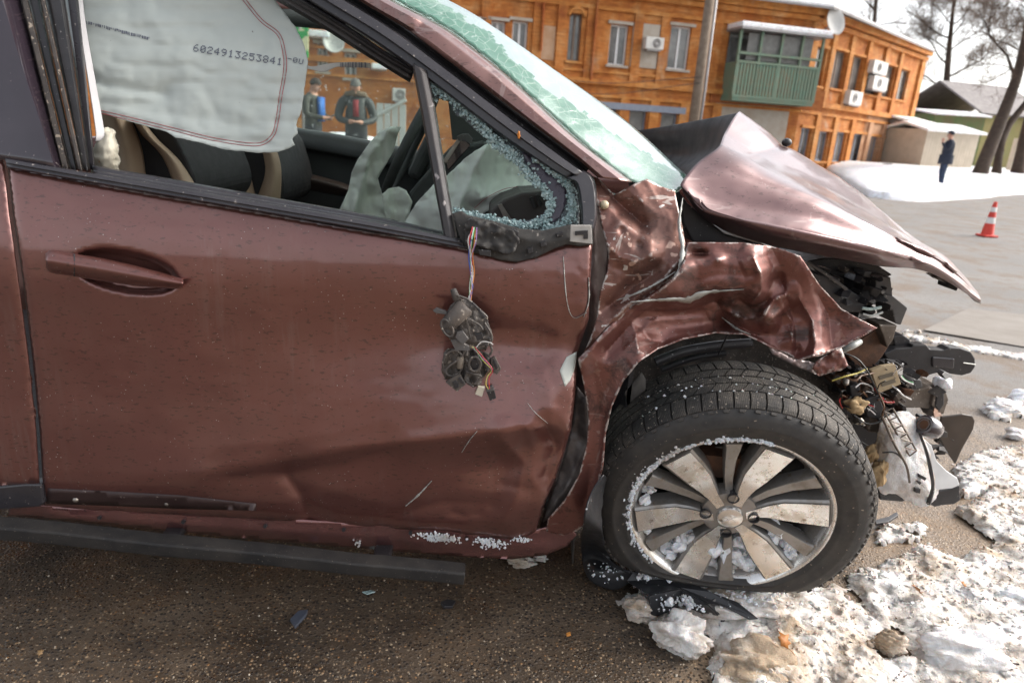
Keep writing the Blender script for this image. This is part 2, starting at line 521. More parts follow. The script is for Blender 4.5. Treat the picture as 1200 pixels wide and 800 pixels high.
M['stitch'] = plain('red_thread', (.40, .10, .11), .8, 0, (.3, .08, .09), 60)
M['ink'] = plain('dark_ink', (.10, .11, .14), .8, 0, (.14, .15, .18), 60)
M['tan'] = plain('tan_upholstery', (.52, .38, .26), .6, 0, (.44, .31, .21), 12, .25, 350, .0015)
M['seat_black'] = plain('black_upholstery', (.02, .019, .02), .65, 0, (.03, .028, .028), 12, .25, 300, .0015)
M['interior'] = plain('charcoal_interior', (.045, .048, .046), .55, 0, (.06, .064, .06), 10, .2, 400, .001)
M['cream'] = plain('cream_cloth', (.62, .58, .47), .8, 0, (.55, .5, .4), 12, .2, 200)
M['white_trim'] = plain('white_lining', (.62, .60, .60), .7, 0, (.55, .53, .54), 9)
M['orange'] = plain('orange_thread', (.55, .22, .04), .7, 0, (.5, .2, .04), 20)
M['foam'] = plain('dirty_foam', (.50, .36, .20), .9, 0, (.30, .19, .09), 30, .6, 120, .004)
M['fabric3'] = plain('pale_airbag_fabric', (.84, .88, .82), .8, 0, (.78, .82, .76), 6, .1, 600, .001)
M['snow'] = None
def snow_mat(name, dirt, white=(.80, .80, .82)):
    m, t = newmat(name)
    d = t.ramp(t.noise(9, 8, .68, dist=.5), (.50 - .2 * dirt, 0.), (.80 - .25 * dirt, 1.))
    g = t.ramp(t.noise(70, 4, .6), (.58, 0.), (.76, dirt * .45))
    c = t.mix(d, white, (.36, .27, .185))
    c = t.mix(g, c, (.32, .245, .17))
    t.set(Base_Color=c, Roughness=t.mix(d, .5, .75), Specular_IOR_Level=.4, Subsurface_Weight=.15, Subsurface_Scale=.01)
    b = t.bump(t.noise(60, 6, .7), .6, .010)
    t.bump(t.voro(260), .35, .003, b)
    return m
M['snow'] = snow_mat('dirty_snow', .56, (.78, .765, .745))
M['snow_white'] = snow_mat('fresh_snow', .12, (.82, .83, .86))
M['snow_brown'] = snow_mat('brown_snow', 1.0, (.72, .66, .58))

# ---------------------------------------------------------------- ground
def ground_mat():
    m, t = newmat('wet_gritty_asphalt')
    geo = t.n.new('ShaderNodeSeparateXYZ'); t.L(t.co, geo.inputs[0])
    x, y = geo.outputs[0], geo.outputs[1]
    wob = t.math('MULTIPLY', t.math('SUBTRACT', t.noise(1.4, 6, .65), .5), 1.3)
    far = t.ramp(t.math('ADD', t.math('ADD', t.math('MULTIPLY', y, .42), t.math('MULTIPLY', x, .05)), t.math('MULTIPLY', wob, .45)), (.50, 0.), (.86, 1.))
    # near: wet dark road with sand worked into it
    sand = t.ramp(t.noise(1.7, 8, .72, dist=.4), (.40, 0.), (.66, 1.))
    a = t.mix(sand, (.046, .034, .025), (.140, .100, .068))
    sandy = t.ramp(t.math('ADD', t.math('ADD', x, t.math('MULTIPLY', y, -1.2)), wob), (-.55, 0.), (.15, 1.))
    a = t.mix(sandy, a, t.mix(t.noise(6, 7, .7), (.15, .104, .066), (.25, .182, .122)))
    # single stones of the aggregate
    vo = t.voro(125, out='Color'); vd = t.voro(125)
    sep = t.n.new('ShaderNodeSeparateColor'); t.L(vo, sep.inputs[0])
    light = t.math('MULTIPLY', t.ramp(sep.outputs[0], (.58, 0.), (.80, 1.)), t.ramp(vd, (.34, 1.), (.50, 0.)))
    a = t.mix(light, a, t.mix(sep.outputs[1], (.27, .14, .058), (.42, .33, .225)))
    dark = t.math('MULTIPLY', t.ramp(sep.outputs[2], (.55, 0.), (.7, .85)), t.ramp(vd, (.34, 1.), (.50, 0.)))
    a = t.mix(dark, a, (.014, .011, .010))
    grey = t.mix(t.ramp(t.noise(1.1, 7, .62), (.34, 0.), (.68, 1.)), (.175, .164, .155), (.25, .236, .222))
    grey = t.mix(t.ramp(t.noise(240, 2), (.38, 1.), (.52, 0.)), grey, (.15, .135, .12))
    dirtband = t.ramp(t.noise(2.2, 7, .7), (.48, 0.), (.60, .8))
    grey = t.mix(t.math('MULTIPLY', dirtband, t.ramp(y, (2.2, 1.), (4.2, 0.))), grey, (.16, .115, .08))
    t.set(Base_Color=t.mix(far, a, grey), Specular_IOR_Level=.45,
          Roughness=t.mix(far, t.ramp(t.noise(5, 6, .7), (.40, .22), (.62, .72)), .8))
    b = t.bump(t.noise(45, 7, .7), .5, .01)
    t.bump(t.ramp(vd, (.0, 1.), (.5, 0.)), .6, .0045, b)
    return m
M['ground'] = ground_mat()
def build_ground():
    # one sheet: fine near the lens, out to the horizon
    xs = np.r_[-400, -120, -40, -15, np.linspace(-6, 8, 57), 15, 30, 60, 140, 400]
    ys = np.r_[-400, -120, -30, -8, np.linspace(-4, 8, 49), 14, 25, 50, 120, 400]
    X, Y = np.meshgrid(xs, ys)
    Z = 0.014 * fbm(X * .9, Y * .9, 3) * (np.hypot(X, Y) < 9)
    V = np.stack([X.ravel(), Y.ravel(), Z.ravel() - .006], 1)
    o = mesh_obj('road', V, grid_faces(len(xs), len(ys)), M['ground'])
    tag(o, 'wet gritty brown road, grey and dry further off', kind='structure')
build_ground()
# ================================================================== the wrecked car
CAR = thing('wrecked_car', (-.9, .8, 0), 'brown car with smashed front wing, buckled bonnet and burst airbags', 'car')

# ---------------------------------------------------------------- front door
FD = [(9, 195), (100, 213), (200, 231), (300, 248), (400, 266), (500, 283), (545, 291), (600, 304), (640, 292), (668, 284), (694, 286),
      (692, 325), (690, 374), (683, 395), (676, 416), (675, 444), (673, 472), (669, 503), (661, 530), (650, 562), (637, 594), (628, 622), (610, 633), (560, 628),
      (525, 623), (425, 617), (350, 611), (265, 606), (150, 600), (52, 594), (50, 565), (46, 500), (38, 420), (27, 330), (15, 250)]
def handle_bowl(px, py):
    ang = .19; c, s = math.cos(ang), math.sin(ang)
    u = (px - 153) * c + (py - 320) * s; v = -(px - 153) * s + (py - 320) * c
    half = 26 * np.sqrt(np.clip(1 - (np.abs(u + 6) / 64) ** 2.2, 0, 1))
    k = np.clip((half - np.abs(v + 1)) / 7, 0, 1)
    k = k * k * (3 - 2 * k)
    return .030 * k * (1 - .25 * np.clip((np.abs(v) / 26), 0, 1))
def door_disp(px, py):
    d = handle_bowl(px, py)
    # long crease across the lower half: lit ledge above, dark undercut below
    d += fold(px, py, [(140, 572), (255, 552), (330, 538), (420, 523), (520, 513), (600, 502), (645, 497)], -.036, 26, 50, 2.5) * np.clip((px - 150) / 260, 0, 1) ** 1.2
    d += fold(px, py, [(240, 552), (300, 540)], -.004, 20, 40, 3)
    # broad hollows of the push from the front
    d += dent(px, py, 600, 405, 110, 30, .024, .12)
    d += dent(px, py, 470, 470, 150, 40, -.010, .1)
    d += dent(px, py, 450, 400, 190, 70, .008)
    d += dent(px, py, 580, 545, 70, 24, .020, -.25)
    d += dent(px, py, 330, 560, 40, 26, .008)
    d += dent(px, py, 630, 530, 26, 34, .010, .3)
    d += dent(px, py, 640, 560, 16, 40, -.007, .3)
    d += dent(px, py, 648, 470, 22, 60, -.010, .1)
    # kink near the bottom
    d += fold(px, py, [(335, 556), (352, 580), (362, 606)], .014, 9, 26, 1.5)
    d += fold(px, py, [(345, 560), (400, 575), (470, 596)], -.005, 12, 20, 2)
    d += fold(px, py, [(585, 565), (620, 575), (640, 570)], .008, 12, 14, 2)
    d += fold(px, py, [(618, 500), (626, 525), (620, 555)], -.006, 8, 14, 1.5)
    d += fold(px, py, [(530, 600), (545, 604), (560, 600)], .005, 6, 8, 1)
    d += crease(px, py, [(590, 516), (614, 542), (606, 582), (590, 612)], -.013, 9, 16)
    d += crease(px, py, [(640, 500), (652, 522), (640, 556)], .015, 7, 10)
    d += fold(px, py, [(300, 541), (240, 552), (150, 560)], -.004, 20, 34, 4)
    d += crease(px, py, [(470, 600), (520, 588), (575, 590)], .011, 10, 14)
    d += crease(px, py, [(270, 560), (330, 556), (400, 545), (450, 532)], .010, 14, 18)
    d += crease(px, py, [(556, 402), (600, 410), (640, 430)], -.006, 18, 24, 3)
    # folds toward the hinge
    d += fold(px, py, [(560, 383), (620, 388), (665, 400), (680, 395)], .010, 18, 30, 4)
    d += fold(px, py, [(640, 420), (655, 470), (650, 520)], .006, 14, 22, 3)
    d += .0016 * fbm(px / 60., py / 45., 5, 3)
    d += .0050 * np.clip((px - 560) / 130, 0, 1) * fbm(px / 26., py / 26., 11, 3)
    # rolled edge
    dd, _ = seg_dist(px, py, FD + FD[:1])
    d += .006 * np.exp(-dd / 2.5)
    return d
DOOR = panel('front_door', FD, onbody(0, door_disp), M['paint'], CAR, step=3.2, thick=.004)
tag(DOOR, 'dented brown front door with a long crease')
# handle bar across its bowl
def handle():
    top = [(53, 297), (62, 293), (84, 297), (120, 303), (165, 313), (205, 324), (215, 327)]
    bot = [(54, 314), (60, 319), (84, 323), (120, 329), (165, 335), (205, 338), (214, 337)]
    mid = [(a[0] * .5 + b[0] * .5, a[1] * .5 + b[1] * .5) for a, b in zip(top, bot)]
    def off(c, o):
        Y = bodyY(np.array([q[0] for q in c], float), np.array([q[1] for q in c], float))
        return [(q[0], q[1], y + o) for q, y in zip(c, Y)]
    q1 = [(a[0] * .75 + b[0] * .25, a[1] * .75 + b[1] * .25) for a, b in zip(top, bot)]
    q3 = [(a[0] * .25 + b[0] * .75, a[1] * .25 + b[1] * .75) for a, b in zip(top, bot)]
    h = loft('door_handle', [off(top, .012), off(top, -.004), off(q1, -.017), off(mid, -.022), off(q3, -.017), off(bot, -.006), off(bot, .012)], 48, 26, M['paint'], DOOR, thick=.002)
    gap = [(87, 297.6), (87.6, 310), (87, 323.6)]
    tube('handle_joint', [(x, y, float(bodyY(np.array([x]), np.array([y]))[0]) + o) for (x, y), o in zip(gap, (-.008, -.0215, -.009))], .0012, M['black'], h, 5, 8)
handle()
# ---------------------------------------------------------------- rear door, its cladding, sill, step bar
RD = [(-520, 120), (-250, 152), (-60, 178), (4, 188), (10, 250), (22, 330), (33.5, 420), (42, 500), (46, 566), (-60, 574), (-300, 590), (-520, 600)]
def rd_disp(px, py):
    return .0015 * fbm(px / 70., py / 50., 15, 3) + .003 * np.exp(-(np.abs(px - np.interp(py, [188, 330, 420, 500, 566], [4, 22, 33.5, 42, 46]))) / 3)
o = panel('rear_door', RD, onbody(.0, rd_disp), M['paint'], CAR, step=6, thick=.004)
slab('door_cladding', [(-300, 590), (-60, 575), (30, 567), (49, 567), (51, 590), (46, 594), (-60, 602), (-300, 618)], .012, .03, M['trim'], o, .004)
def sill_disp(px, py):
    e = fold(px, py, [(60, 604), (250, 617), (420, 627), (480, 633), (520, 636), (640, 640)], -.012, 10, 8, 2)
    e += dent(px, py, 470, 634, 12, 14, .010) + dent(px, py, 560, 640, 40, 10, .006) + .004 * fbm(px / 30., py / 16., 9, 3)
    return e
SILLP = [(10, 590), (150, 596), (300, 605), (425, 614), (525, 620), (600, 628), (640, 618), (662, 614), (676, 626), (664, 640), (640, 650), (600, 655),
         (545, 652), (480, 647), (400, 640), (250, 627), (100, 612), (10, 604)]
M['sill_paint'] = paint_mat('brown_paint_sill', (.24, .10, .095), .12, .5, rough=.22, chips=.06)  # car brown made lighter and pinker: light caught by the sill, put into colour
SILL = panel('sill', SILLP, onbody(.008, sill_disp), M['sill_paint'], CAR, step=4, thick=.003)
for x, y in ((117, 606), (215, 611), (311, 616), (403, 620), (481, 624), (547, 631)):
    q = P(x, y, float(bodyY(np.array([x]), np.array([y]))[0]) - .004)
    bm = bmesh.new(); lathe(bm, [(0, -.004), (.0042, -.004), (.0042, .003), (0, .003)], 10, Matrix.Translation(Vector(q)) @ Matrix.Rotation(rad(90), 4, 'X'))
    bm_obj('bolt_hole', bm, M['black'], SILL)
for x, y in ((89, 585), (196, 589)):
    q = P(x, y, float(bodyY(np.array([x]), np.array([y]))[0]))
    bm = bmesh.new(); lathe(bm, [(0, .006), (.004, .005), (.0065, .002), (.0065, -.004)], 14, Matrix.Translation(Vector(q)) @ Matrix.Rotation(rad(90), 4, 'X'))
    bm_obj('rivet', bm, M['metal'], DOOR, smooth=True)
# dark protective strip along the door's foot
panel('door_strip', [(56, 572), (120, 575), (210, 580), (300, 590), (300, 598), (210, 596), (120, 592), (54, 590)], onbody(-.0015, door_disp), plain('worn_plum_strip', (.030, .016, .016), .42, .2, (.05, .03, .028), 14, .15, 200, speck=(100, .7, (.2, .16, .14))), DOOR, 6, .001)
def step_bar():
    # side step hanging below the sill: a hollow box profile with a lit upper edge
    bm = bmesh.new()
    A = P(545, 674, -.045); B = P(-260, 594, -.055)
    ax = Vector(A - B).normalized(); side = Vector((0, 0, 1)).cross(ax).normalized()  # towards +Y
    up = ax.cross(side) * -1
    if up.z < 0: up = -up
    prof = [(.000, .000), (.003, .003), (.036, .004), (.042, .001), (.044, -.015), (.040, -.026), (.006, -.028), (.001, -.026), (.0, -.022)]
    n = 60; rings = []
    for i in range(n + 1):
        p = Vector(B) + (Vector(A) - Vector(B)) * (i / n)
        w = .003 * math.sin(i * .35) + .002 * random.Random(i).uniform(-1, 1)
        rings.append([bm.verts.new(p + side * s + up * (h + w * .4)) for s, h in prof])
    for a, b in zip(rings[:-1], rings[1:]):
        for k in range(len(prof)):
            k2 = (k + 1) % len(prof); bm.faces.new((a[k], a[k2], b[k2], b[k]))
    bm.faces.new(rings[0]); bm.faces.new(rings[-1][::-1])
    o = bm_obj('side_step', bm, M['step'], CAR, smooth=True, sharp=28, bevel=.0015)
    for f in (.16, .52, .86):
        p = Vector(B) + (Vector(A) - Vector(B)) * f + side * .045
        bm = bmesh.new(); add_box(bm, p + Vector((0, .09, -.034)), (.04, .12, .016)); bm_obj('step_bracket', bm, M['black'], o, bevel=.004)
M['step'] = plain('grimy_step_plastic', (.014, .014, .015), .62, 0, (.034, .031, .029), 16, .2, 240, .002, speck=(320, .70, (.20, .17, .14)), spec=.25)
step_bar()

# ---------------------------------------------------------------- door window frame and seals
def strip(name, A, B, mat, parent, prof=((0, 0), (1, 0)), nu=40, thick=.004, Yoff=0., nv=14, disp=None, smoothcurve=True):
    """band between two pixel curves lying on the body, its cross-section given as (t, offset in Y)"""
    Aw = (catmull if smoothcurve else polyline)(np.array(A, float), nu); Bw = (catmull if smoothcurve else polyline)(np.array(B, float), nu)
    tt = np.linspace(0, 1, nv); off = np.interp(tt, [p[0] for p in prof], [p[1] for p in prof])
    V = []
    for t, o in zip(tt, off):
        q = Aw * (1 - t) + Bw * t
        Y = bodyY(q[:, 0], q[:, 1]) + Yoff + o
        if disp is not None: Y = Y + disp(q[:, 0], q[:, 1])
        V.append(PY(q[:, 0], q[:, 1], Y))
    V = np.vstack(V); F = grid_faces(nu, nv)
    a = V.reshape(nv, nu, 3); n = np.cross(a[0, 1] - a[0, 0], a[1, 0] - a[0, 0])
    if n @ (a[0, 0] - CAM) > 0: F = [f[::-1] for f in F]
    return mesh_obj(name, V, F, mat, parent, True, thick, sharp=35)
# belt line: outer moulding and inner wiper seal
strip('belt_moulding', [(6, 185), (110, 203), (220, 222), (330, 241), (440, 260), (538, 279)], [(8, 197), (110, 215), (220, 234), (330, 253), (440, 272), (546, 292)],
      M['trim'], DOOR, ((0, .010), (.08, -.006), (.5, -.012), (.55, -.008), (.9, -.010), (1, .004)), 60, Yoff=-.004)
strip('wiper_seal', [(108, 193), (220, 213), (330, 233), (440, 253), (520, 271)], [(110, 206), (220, 225), (330, 244), (440, 263), (524, 281)],
      M['trim'], DOOR, ((0, .05), (.15, .035), (.5, .030), (.55, .022), (1, .018)), 60)
# sloping upper frame, from the roof to the front corner, in stepped bands
FA = [(300, -60), (412, 0), (472, 37), (520, 73), (600, 134), (650, 172), (684, 199)]
FB = [(232, -60), (322, -4), (376, 31), (428, 64), (482, 98), (504, 93)]
strip('window_frame', [(330, -46), (400, -3), (460, 34), (520, 78), (600, 139), (660, 184), (684, 201)], [(310, -30), (376, 12), (436, 49), (504, 97), (584, 158), (640, 196), (666, 211)],
      M['trim'], DOOR, ((0, .02), (.06, -.004), (.48, -.008), (.52, .004), (.9, .008), (1, .03)), 60, Yoff=.0)
strip('frame_seal', [(288, -46), (352, -4), (410, 32), (452, 60), (486, 80)], [(250, -38), (318, -2), (376, 32), (428, 65), (480, 97)],
      M['black'], DOOR, ((0, .012), (.18, .006), (.3, .022), (.45, .026), (.55, .040), (.8, .045), (1, .07)), 50, Yoff=.012)
strip('roof_gutter', [(352, -46), (412, -4), (472, 33), (522, 70), (600, 130), (664, 178), (690, 198)], [(330, -46), (400, -3), (460, 34), (520, 77.5), (600, 138), (660, 183), (686, 203)],
      M['black'], CAR, ((0, .014), (.5, .034), (1, .03)), 60, Yoff=.008)
strip('frame_corner', [(684, 199), (694, 206), (699, 222), (700, 250), (697, 268)], [(664, 210), (673, 214), (677, 224), (680, 245), (681, 268)],
      M['trim'], DOOR, ((0, .01), (.1, -.004), (.9, -.006), (1, .02)), 30, Yoff=.0)
o = strip('divider_post', [(482, 74), (492, 125), (502, 180), (512, 235), (521, 283)], [(502, 84), (511, 130), (519, 180), (528, 235), (537, 284)],
      M['post'] if 'post' in M else M['trim'], DOOR, ((0, .03), (.1, .0), (.5, -.006), (.9, .0), (1, .03)), 40, Yoff=-.002)
o.data.materials[0] = plain('scuffed_post', (.030, .026, .028), .45, 0, (.05, .042, .04), 14, .15, 200, speck=(38, .66, (.34, .31, .30)))
# ---------------------------------------------------------------- B pillar, to the left
strip('pillar_panel', [(-300, -60), (-200, 60), (-120, 120), (-70, 176)], [(10, -60), (24, 0), (48, 96), (75, 197)], M['gloss_black'], CAR, ((0, .0), (.9, .0), (.97, .004), (1, .03)), 30, Yoff=-.008, smoothcurve=False)
for k, (a, b, m_, yo) in enumerate((((24, 33), (72, 82), 'dull', .012), ((33, 47), (82, 91), 'black', .020), ((47, 53), (91, 97), 'dull', .010), ((53, 76), (97, 104), 'black', .022), ((76, 92), (104, 112), 'trim', .045))):
    nm = ('pillar_seal', 'pillar_channel', 'pillar_lip', 'pillar_gasket', 'pillar_edge')[k]
    mm = plain('sandy_seal', (.085, .07, .06), .7, 0, (.04, .034, .032), 30, .3, 200, speck=(110, .62, (.34, .28, .22))) if m_ == 'dull' else M[m_]
    strip(nm, [(a[0] - 14, -60), (a[0], 0), (b[0], 198)], [(a[1] - 14, -60), (a[1], 0), (b[1], 200)], mm, CAR, ((0, .012), (.2, 0), (.8, 0), (1, .014)), 30, Yoff=yo, smoothcurve=False)
strip('pillar_lining', [(80, -60), (91, 0), (97, 50), (112, 150), (112, 165)], [(92, -60), (97, 0), (104, 50), (122, 152), (122, 165)], M['white_trim'], CAR, ((0, .0), (1, .01)), 30, Yoff=.07)
# ---------------------------------------------------------------- A pillar
AP_A = [(366, -60), (455, -3), (520, 31), (580, 76), (620, 111), (680, 166), (742, 213)]
AP_B = [(340, -60), (412, -4), (472, 33), (520, 69), (600, 129), (664, 177), (700, 208)]
def ap_disp(px, py):
    d = fold(px, py, [(470, 40), (490, 34), (500, 22)], .014, 14, 10, 1.5)
    d += fold(px, py, [(496, 48), (540, 78), (600, 120), (650, 160)], -.006, 14, 16, 3)
    d += .004 * fbm(px / 40., py / 40., 21, 3)
    d += fold(px, py, [(500, 20), (530, 45), (575, 80)], .010, 8, 8, 1.5)
    return d
strip('windscreen_pillar', AP_A, AP_B, M['paint_torn2'] if 'paint_torn2' in M else paint_mat('brown_paint_pillar', (.23, .115, .10), .3, .6, scratch=.18, chips=.1, rough=.3), CAR, ((0, .055), (.12, .012), (.35, -.004), (.8, .0), (.95, .01), (1, .03)), 110, nv=30, disp=ap_disp, thick=.003)
# ---------------------------------------------------------------- windscreen: crazed laminated glass
def windscreen():
    low = [(372, -60), (462, -3), (522, 29), (580, 73), (620, 108), (680, 162), (740, 210), (792, 224)]
    up = [(420, -60), (506, -3), (566, 31), (640, 79), (700, 118), (752, 158), (797, 205), (800, 222)]
    n = 90
    A = catmull(np.array(low, float), n); Yl = bodyY(A[:, 0], A[:, 1]) + .05
    near = PY(A[:, 0], A[:, 1], Yl)
    B = catmull(np.array(up, float), n); mid = PY(B[:, 0], B[:, 1], np.full(n, .46))
    ctr = mid + np.array([.015, .36, .012]); ctr[:, 2] -= .005
    far2 = mid.copy(); far2[:, 1] = 1.62 - far2[:, 1]
    far = near.copy(); far[:, 1] = 1.62 - far[:, 1]
    q1 = near * .5 + mid * .5 + np.array([.02, -.02, .018])
    ks = np.array([near, q1, mid, ctr, far2, far])
    # smooth across
    t = np.linspace(0, 5, 70); e = np.concatenate([2 * ks[:1] - ks[1:2], ks, 2 * ks[-1:] - ks[-2:-1]])
    i = np.minimum(t.astype(int), 4); f = (t - i)[:, None, None]
    a, b, c, d = e[i], e[i + 1], e[i + 2], e[i + 3]
    S = .5 * ((2 * b) + (-a + c) * f + (2 * a - 5 * b + 4 * c - d) * f * f + (-a + 3 * b - 3 * c + d) * f ** 3)
    rng = np.random.default_rng(4)
    S = S + rng.normal(0, .0009, S.shape) * np.clip(1.3 - np.linspace(0, 5, 70), .12, 1)[:, None, None]
    V = S.reshape(-1, 3)
    F = grid_faces(n, 70)
    v = V.reshape(70, n, 3); nn = np.cross(v[5, 41] - v[5, 40], v[6, 40] - v[5, 40])
    if nn @ (v[5, 40] - CAM) > 0: F = [x[::-1] for x in F]
    m, t_ = newmat('crazed_windscreen')
    near_m = None
    cr = t_.ramp(t_.voro(45, 'DISTANCE_TO_EDGE'), (.0, .8), (.035, 0.))
    cr2 = t_.ramp(t_.voro(190, 'DISTANCE_TO_EDGE'), (.0, 1.), (.09, 0.))
    patch = t_.ramp(t_.noise(6, 6, .6), (.46, 0.), (.62, 1.))
    w = t_.math('MAXIMUM', cr, t_.math('MULTIPLY', cr2, patch))
    col = t_.mix(patch, (.10, .25, .18), (.36, .52, .44))
    col = t_.mix(t_.math('MULTIPLY', w, .75), col, (.70, .80, .75))
    t_.set(Base_Color=col, Roughness=t_.ramp(w, (0, .06), (1, .30)), Coat_Weight=1., Coat_Roughness=.05, Specular_IOR_Level=.8)
    b = t_.bump(t_.noise(25, 4, .6), .12, .006); t_.bump(w, .25, .002, b)
    # thin laminated glass: lets light through into the cabin
    tl = t_.n.new('ShaderNodeBsdfTranslucent'); tl.inputs[0].default_value = (.62, .80, .72, 1)
    mx = t_.n.new('ShaderNodeMixShader'); mx.inputs[0].default_value = .38
    t_.L(t_.p.outputs[0], mx.inputs[1]); t_.L(tl.outputs[0], mx.inputs[2]); t_.L(mx.outputs[0], t_.n['Material Output'].inputs[0])
    o = mesh_obj('windscreen', V, F, m, CAR, True, .004)
    m3, t3 = newmat('windscreen_sheet')
    ck = t3.ramp(t3.voro(16, 'DISTANCE_TO_EDGE'), (.0, .8), (.012, 0.)); fz = t3.ramp(t3.noise(9, 6, .65), (.52, 0.), (.70, .7))
    t3.set(Base_Color=t3.mix(t3.math('MAXIMUM', ck, fz), (.46, .55, .56), (.74, .80, .80)), Roughness=t3.ramp(fz, (0, .05), (1, .22)), Coat_Weight=1., Coat_Roughness=.03, Specular_IOR_Level=1.)  # pale base carries the sky reflection of the upper band
    t3.bump(t3.noise(5, 3, .5), .06, .02)
    tl3 = t3.n.new('ShaderNodeBsdfTranslucent'); tl3.inputs[0].default_value = (.78, .88, .85, 1); mx3 = t3.n.new('ShaderNodeMixShader'); mx3.inputs[0].default_value = .40
    t3.L(t3.p.outputs[0], mx3.inputs[1]); t3.L(tl3.outputs[0], mx3.inputs[2]); t3.L(mx3.outputs[0], t3.n['Material Output'].inputs[0])
    o.data.materials.append(m3)
    jag = np.random.default_rng(8); lim = 8 + np.cumsum(jag.normal(0, .6, n)); lim = np.clip(lim - (lim.mean() - 8), 4, 13)
    for p_ in o.data.polygons:
        k = p_.index; j, i = divmod(k, n - 1)
        if j > lim[i]: p_.material_index = 1
    tag(o, 'crazed greenish windscreen')
    return near, far
WN, WF = windscreen()
# ---------------------------------------------------------------- hinge pillar plate behind the wing
HP = [(686, 204), (700, 208), (719, 229), (742, 216), (758, 209.5), (774, 218), (791, 224), (794, 240), (799, 262), (803, 285), (800, 305), (792, 322), (778, 334),
      (760, 346), (738, 362), (718, 384), (706, 402), (690, 420), (684, 414), (692, 395), (700, 370), (704, 340), (712, 318), (713, 296), (706, 268), (700, 238)]
def hp_disp(px, py):
    d = .004 * fbm(px / 18., py / 18., 31, 3)
    d += crease(px, py, [(700, 210), (714, 228), (735, 247), (752, 262)], .022, 6, 9)      # dark channel
    d += dent(px, py, 728, 270, 12, 13, -.012) + dent(px, py, 728, 270, 5, 5, .010)            # hinge boss
    d += dent(px, py, 749, 287, 7, 7, .014) + dent(px, py, 749, 287, 12, 12, -.010)
    d += crease(px, py, [(712, 286), (725, 300), (745, 307), (762, 300)], -.012, 7, 12)       # lower lip of the plate
    d += crease(px, py, [(742, 216), (752, 235), (762, 262), (764, 300)], -.010, 22, 9)
    d += crease(px, py, [(800, 300), (778, 326), (745, 348), (720, 372), (700, 396)], -.016, 7, 9)
    d += crease(px, py, [(770, 318), (740, 338), (715, 358)], .014, 7, 7)
    d += crease(px, py, [(757, 212), (774, 240), (786, 280), (788, 310)], -.005, 10, 10)
    return d
HING = panel('hinge_pillar', HP, onbody(.028, hp_disp), M['paint_torn'], CAR, step=1.8, thick=.003, sharp=24)
bm = bmesh.new(); q = P(708, 240, .055)
lathe(bm, [(0, .010), (.006, .009), (.0085, .004), (.0085, -.004)], 16, Matrix.Translation(Vector(q)) @ Matrix.Rotation(rad(80), 4, 'X'))
bm_obj('bolt_cap', bm, plain('pale_bolt', (.55, .47, .33), .5, .1, (.45, .38, .25), 40), HING, smooth=True)
for x, y, r in ((728, 270, .006), (748, 287, .0055)):
    q = P(x, y, .055); bm = bmesh.new()
    lathe(bm, [(0, .012), (r, .011), (r, -.006)], 6 if r > .0058 else 12, Matrix.Translation(Vector(q)) @ Matrix.Rotation(rad(82), 4, 'X'))
    bm_obj('hinge_bolt', bm, M['dull_metal'], HING)
# ---------------------------------------------------------------- jamb behind the gap between door and wing
JM = [(684, 205), (702, 214), (722, 240), (722, 330), (716, 390), (700, 440), (706, 500), (696, 570), (666, 622), (630, 624), (640, 590), (655, 545), (664, 500), (668, 440), (676, 380), (682, 300)]
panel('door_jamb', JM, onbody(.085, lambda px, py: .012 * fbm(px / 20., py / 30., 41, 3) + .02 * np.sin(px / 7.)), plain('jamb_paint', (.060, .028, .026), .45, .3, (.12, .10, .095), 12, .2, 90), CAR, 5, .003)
JM2 = [(676, 452), (690, 470), (694, 520), (676, 566), (648, 606), (636, 612), (650, 570), (664, 525), (672, 490)]
panel('jamb_flange', JM2, onbody(.045, lambda px, py: fold(px, py, [(686, 470), (690, 515), (668, 565), (642, 604)], -.02, 6, 8) + .006 * fbm(px / 9., py / 14., 44, 3)), plain('dusty_grey_flange', (.13, .115, .11), .5, .4, (.05, .04, .04), 22, .2, 120), CAR, 3, .002)
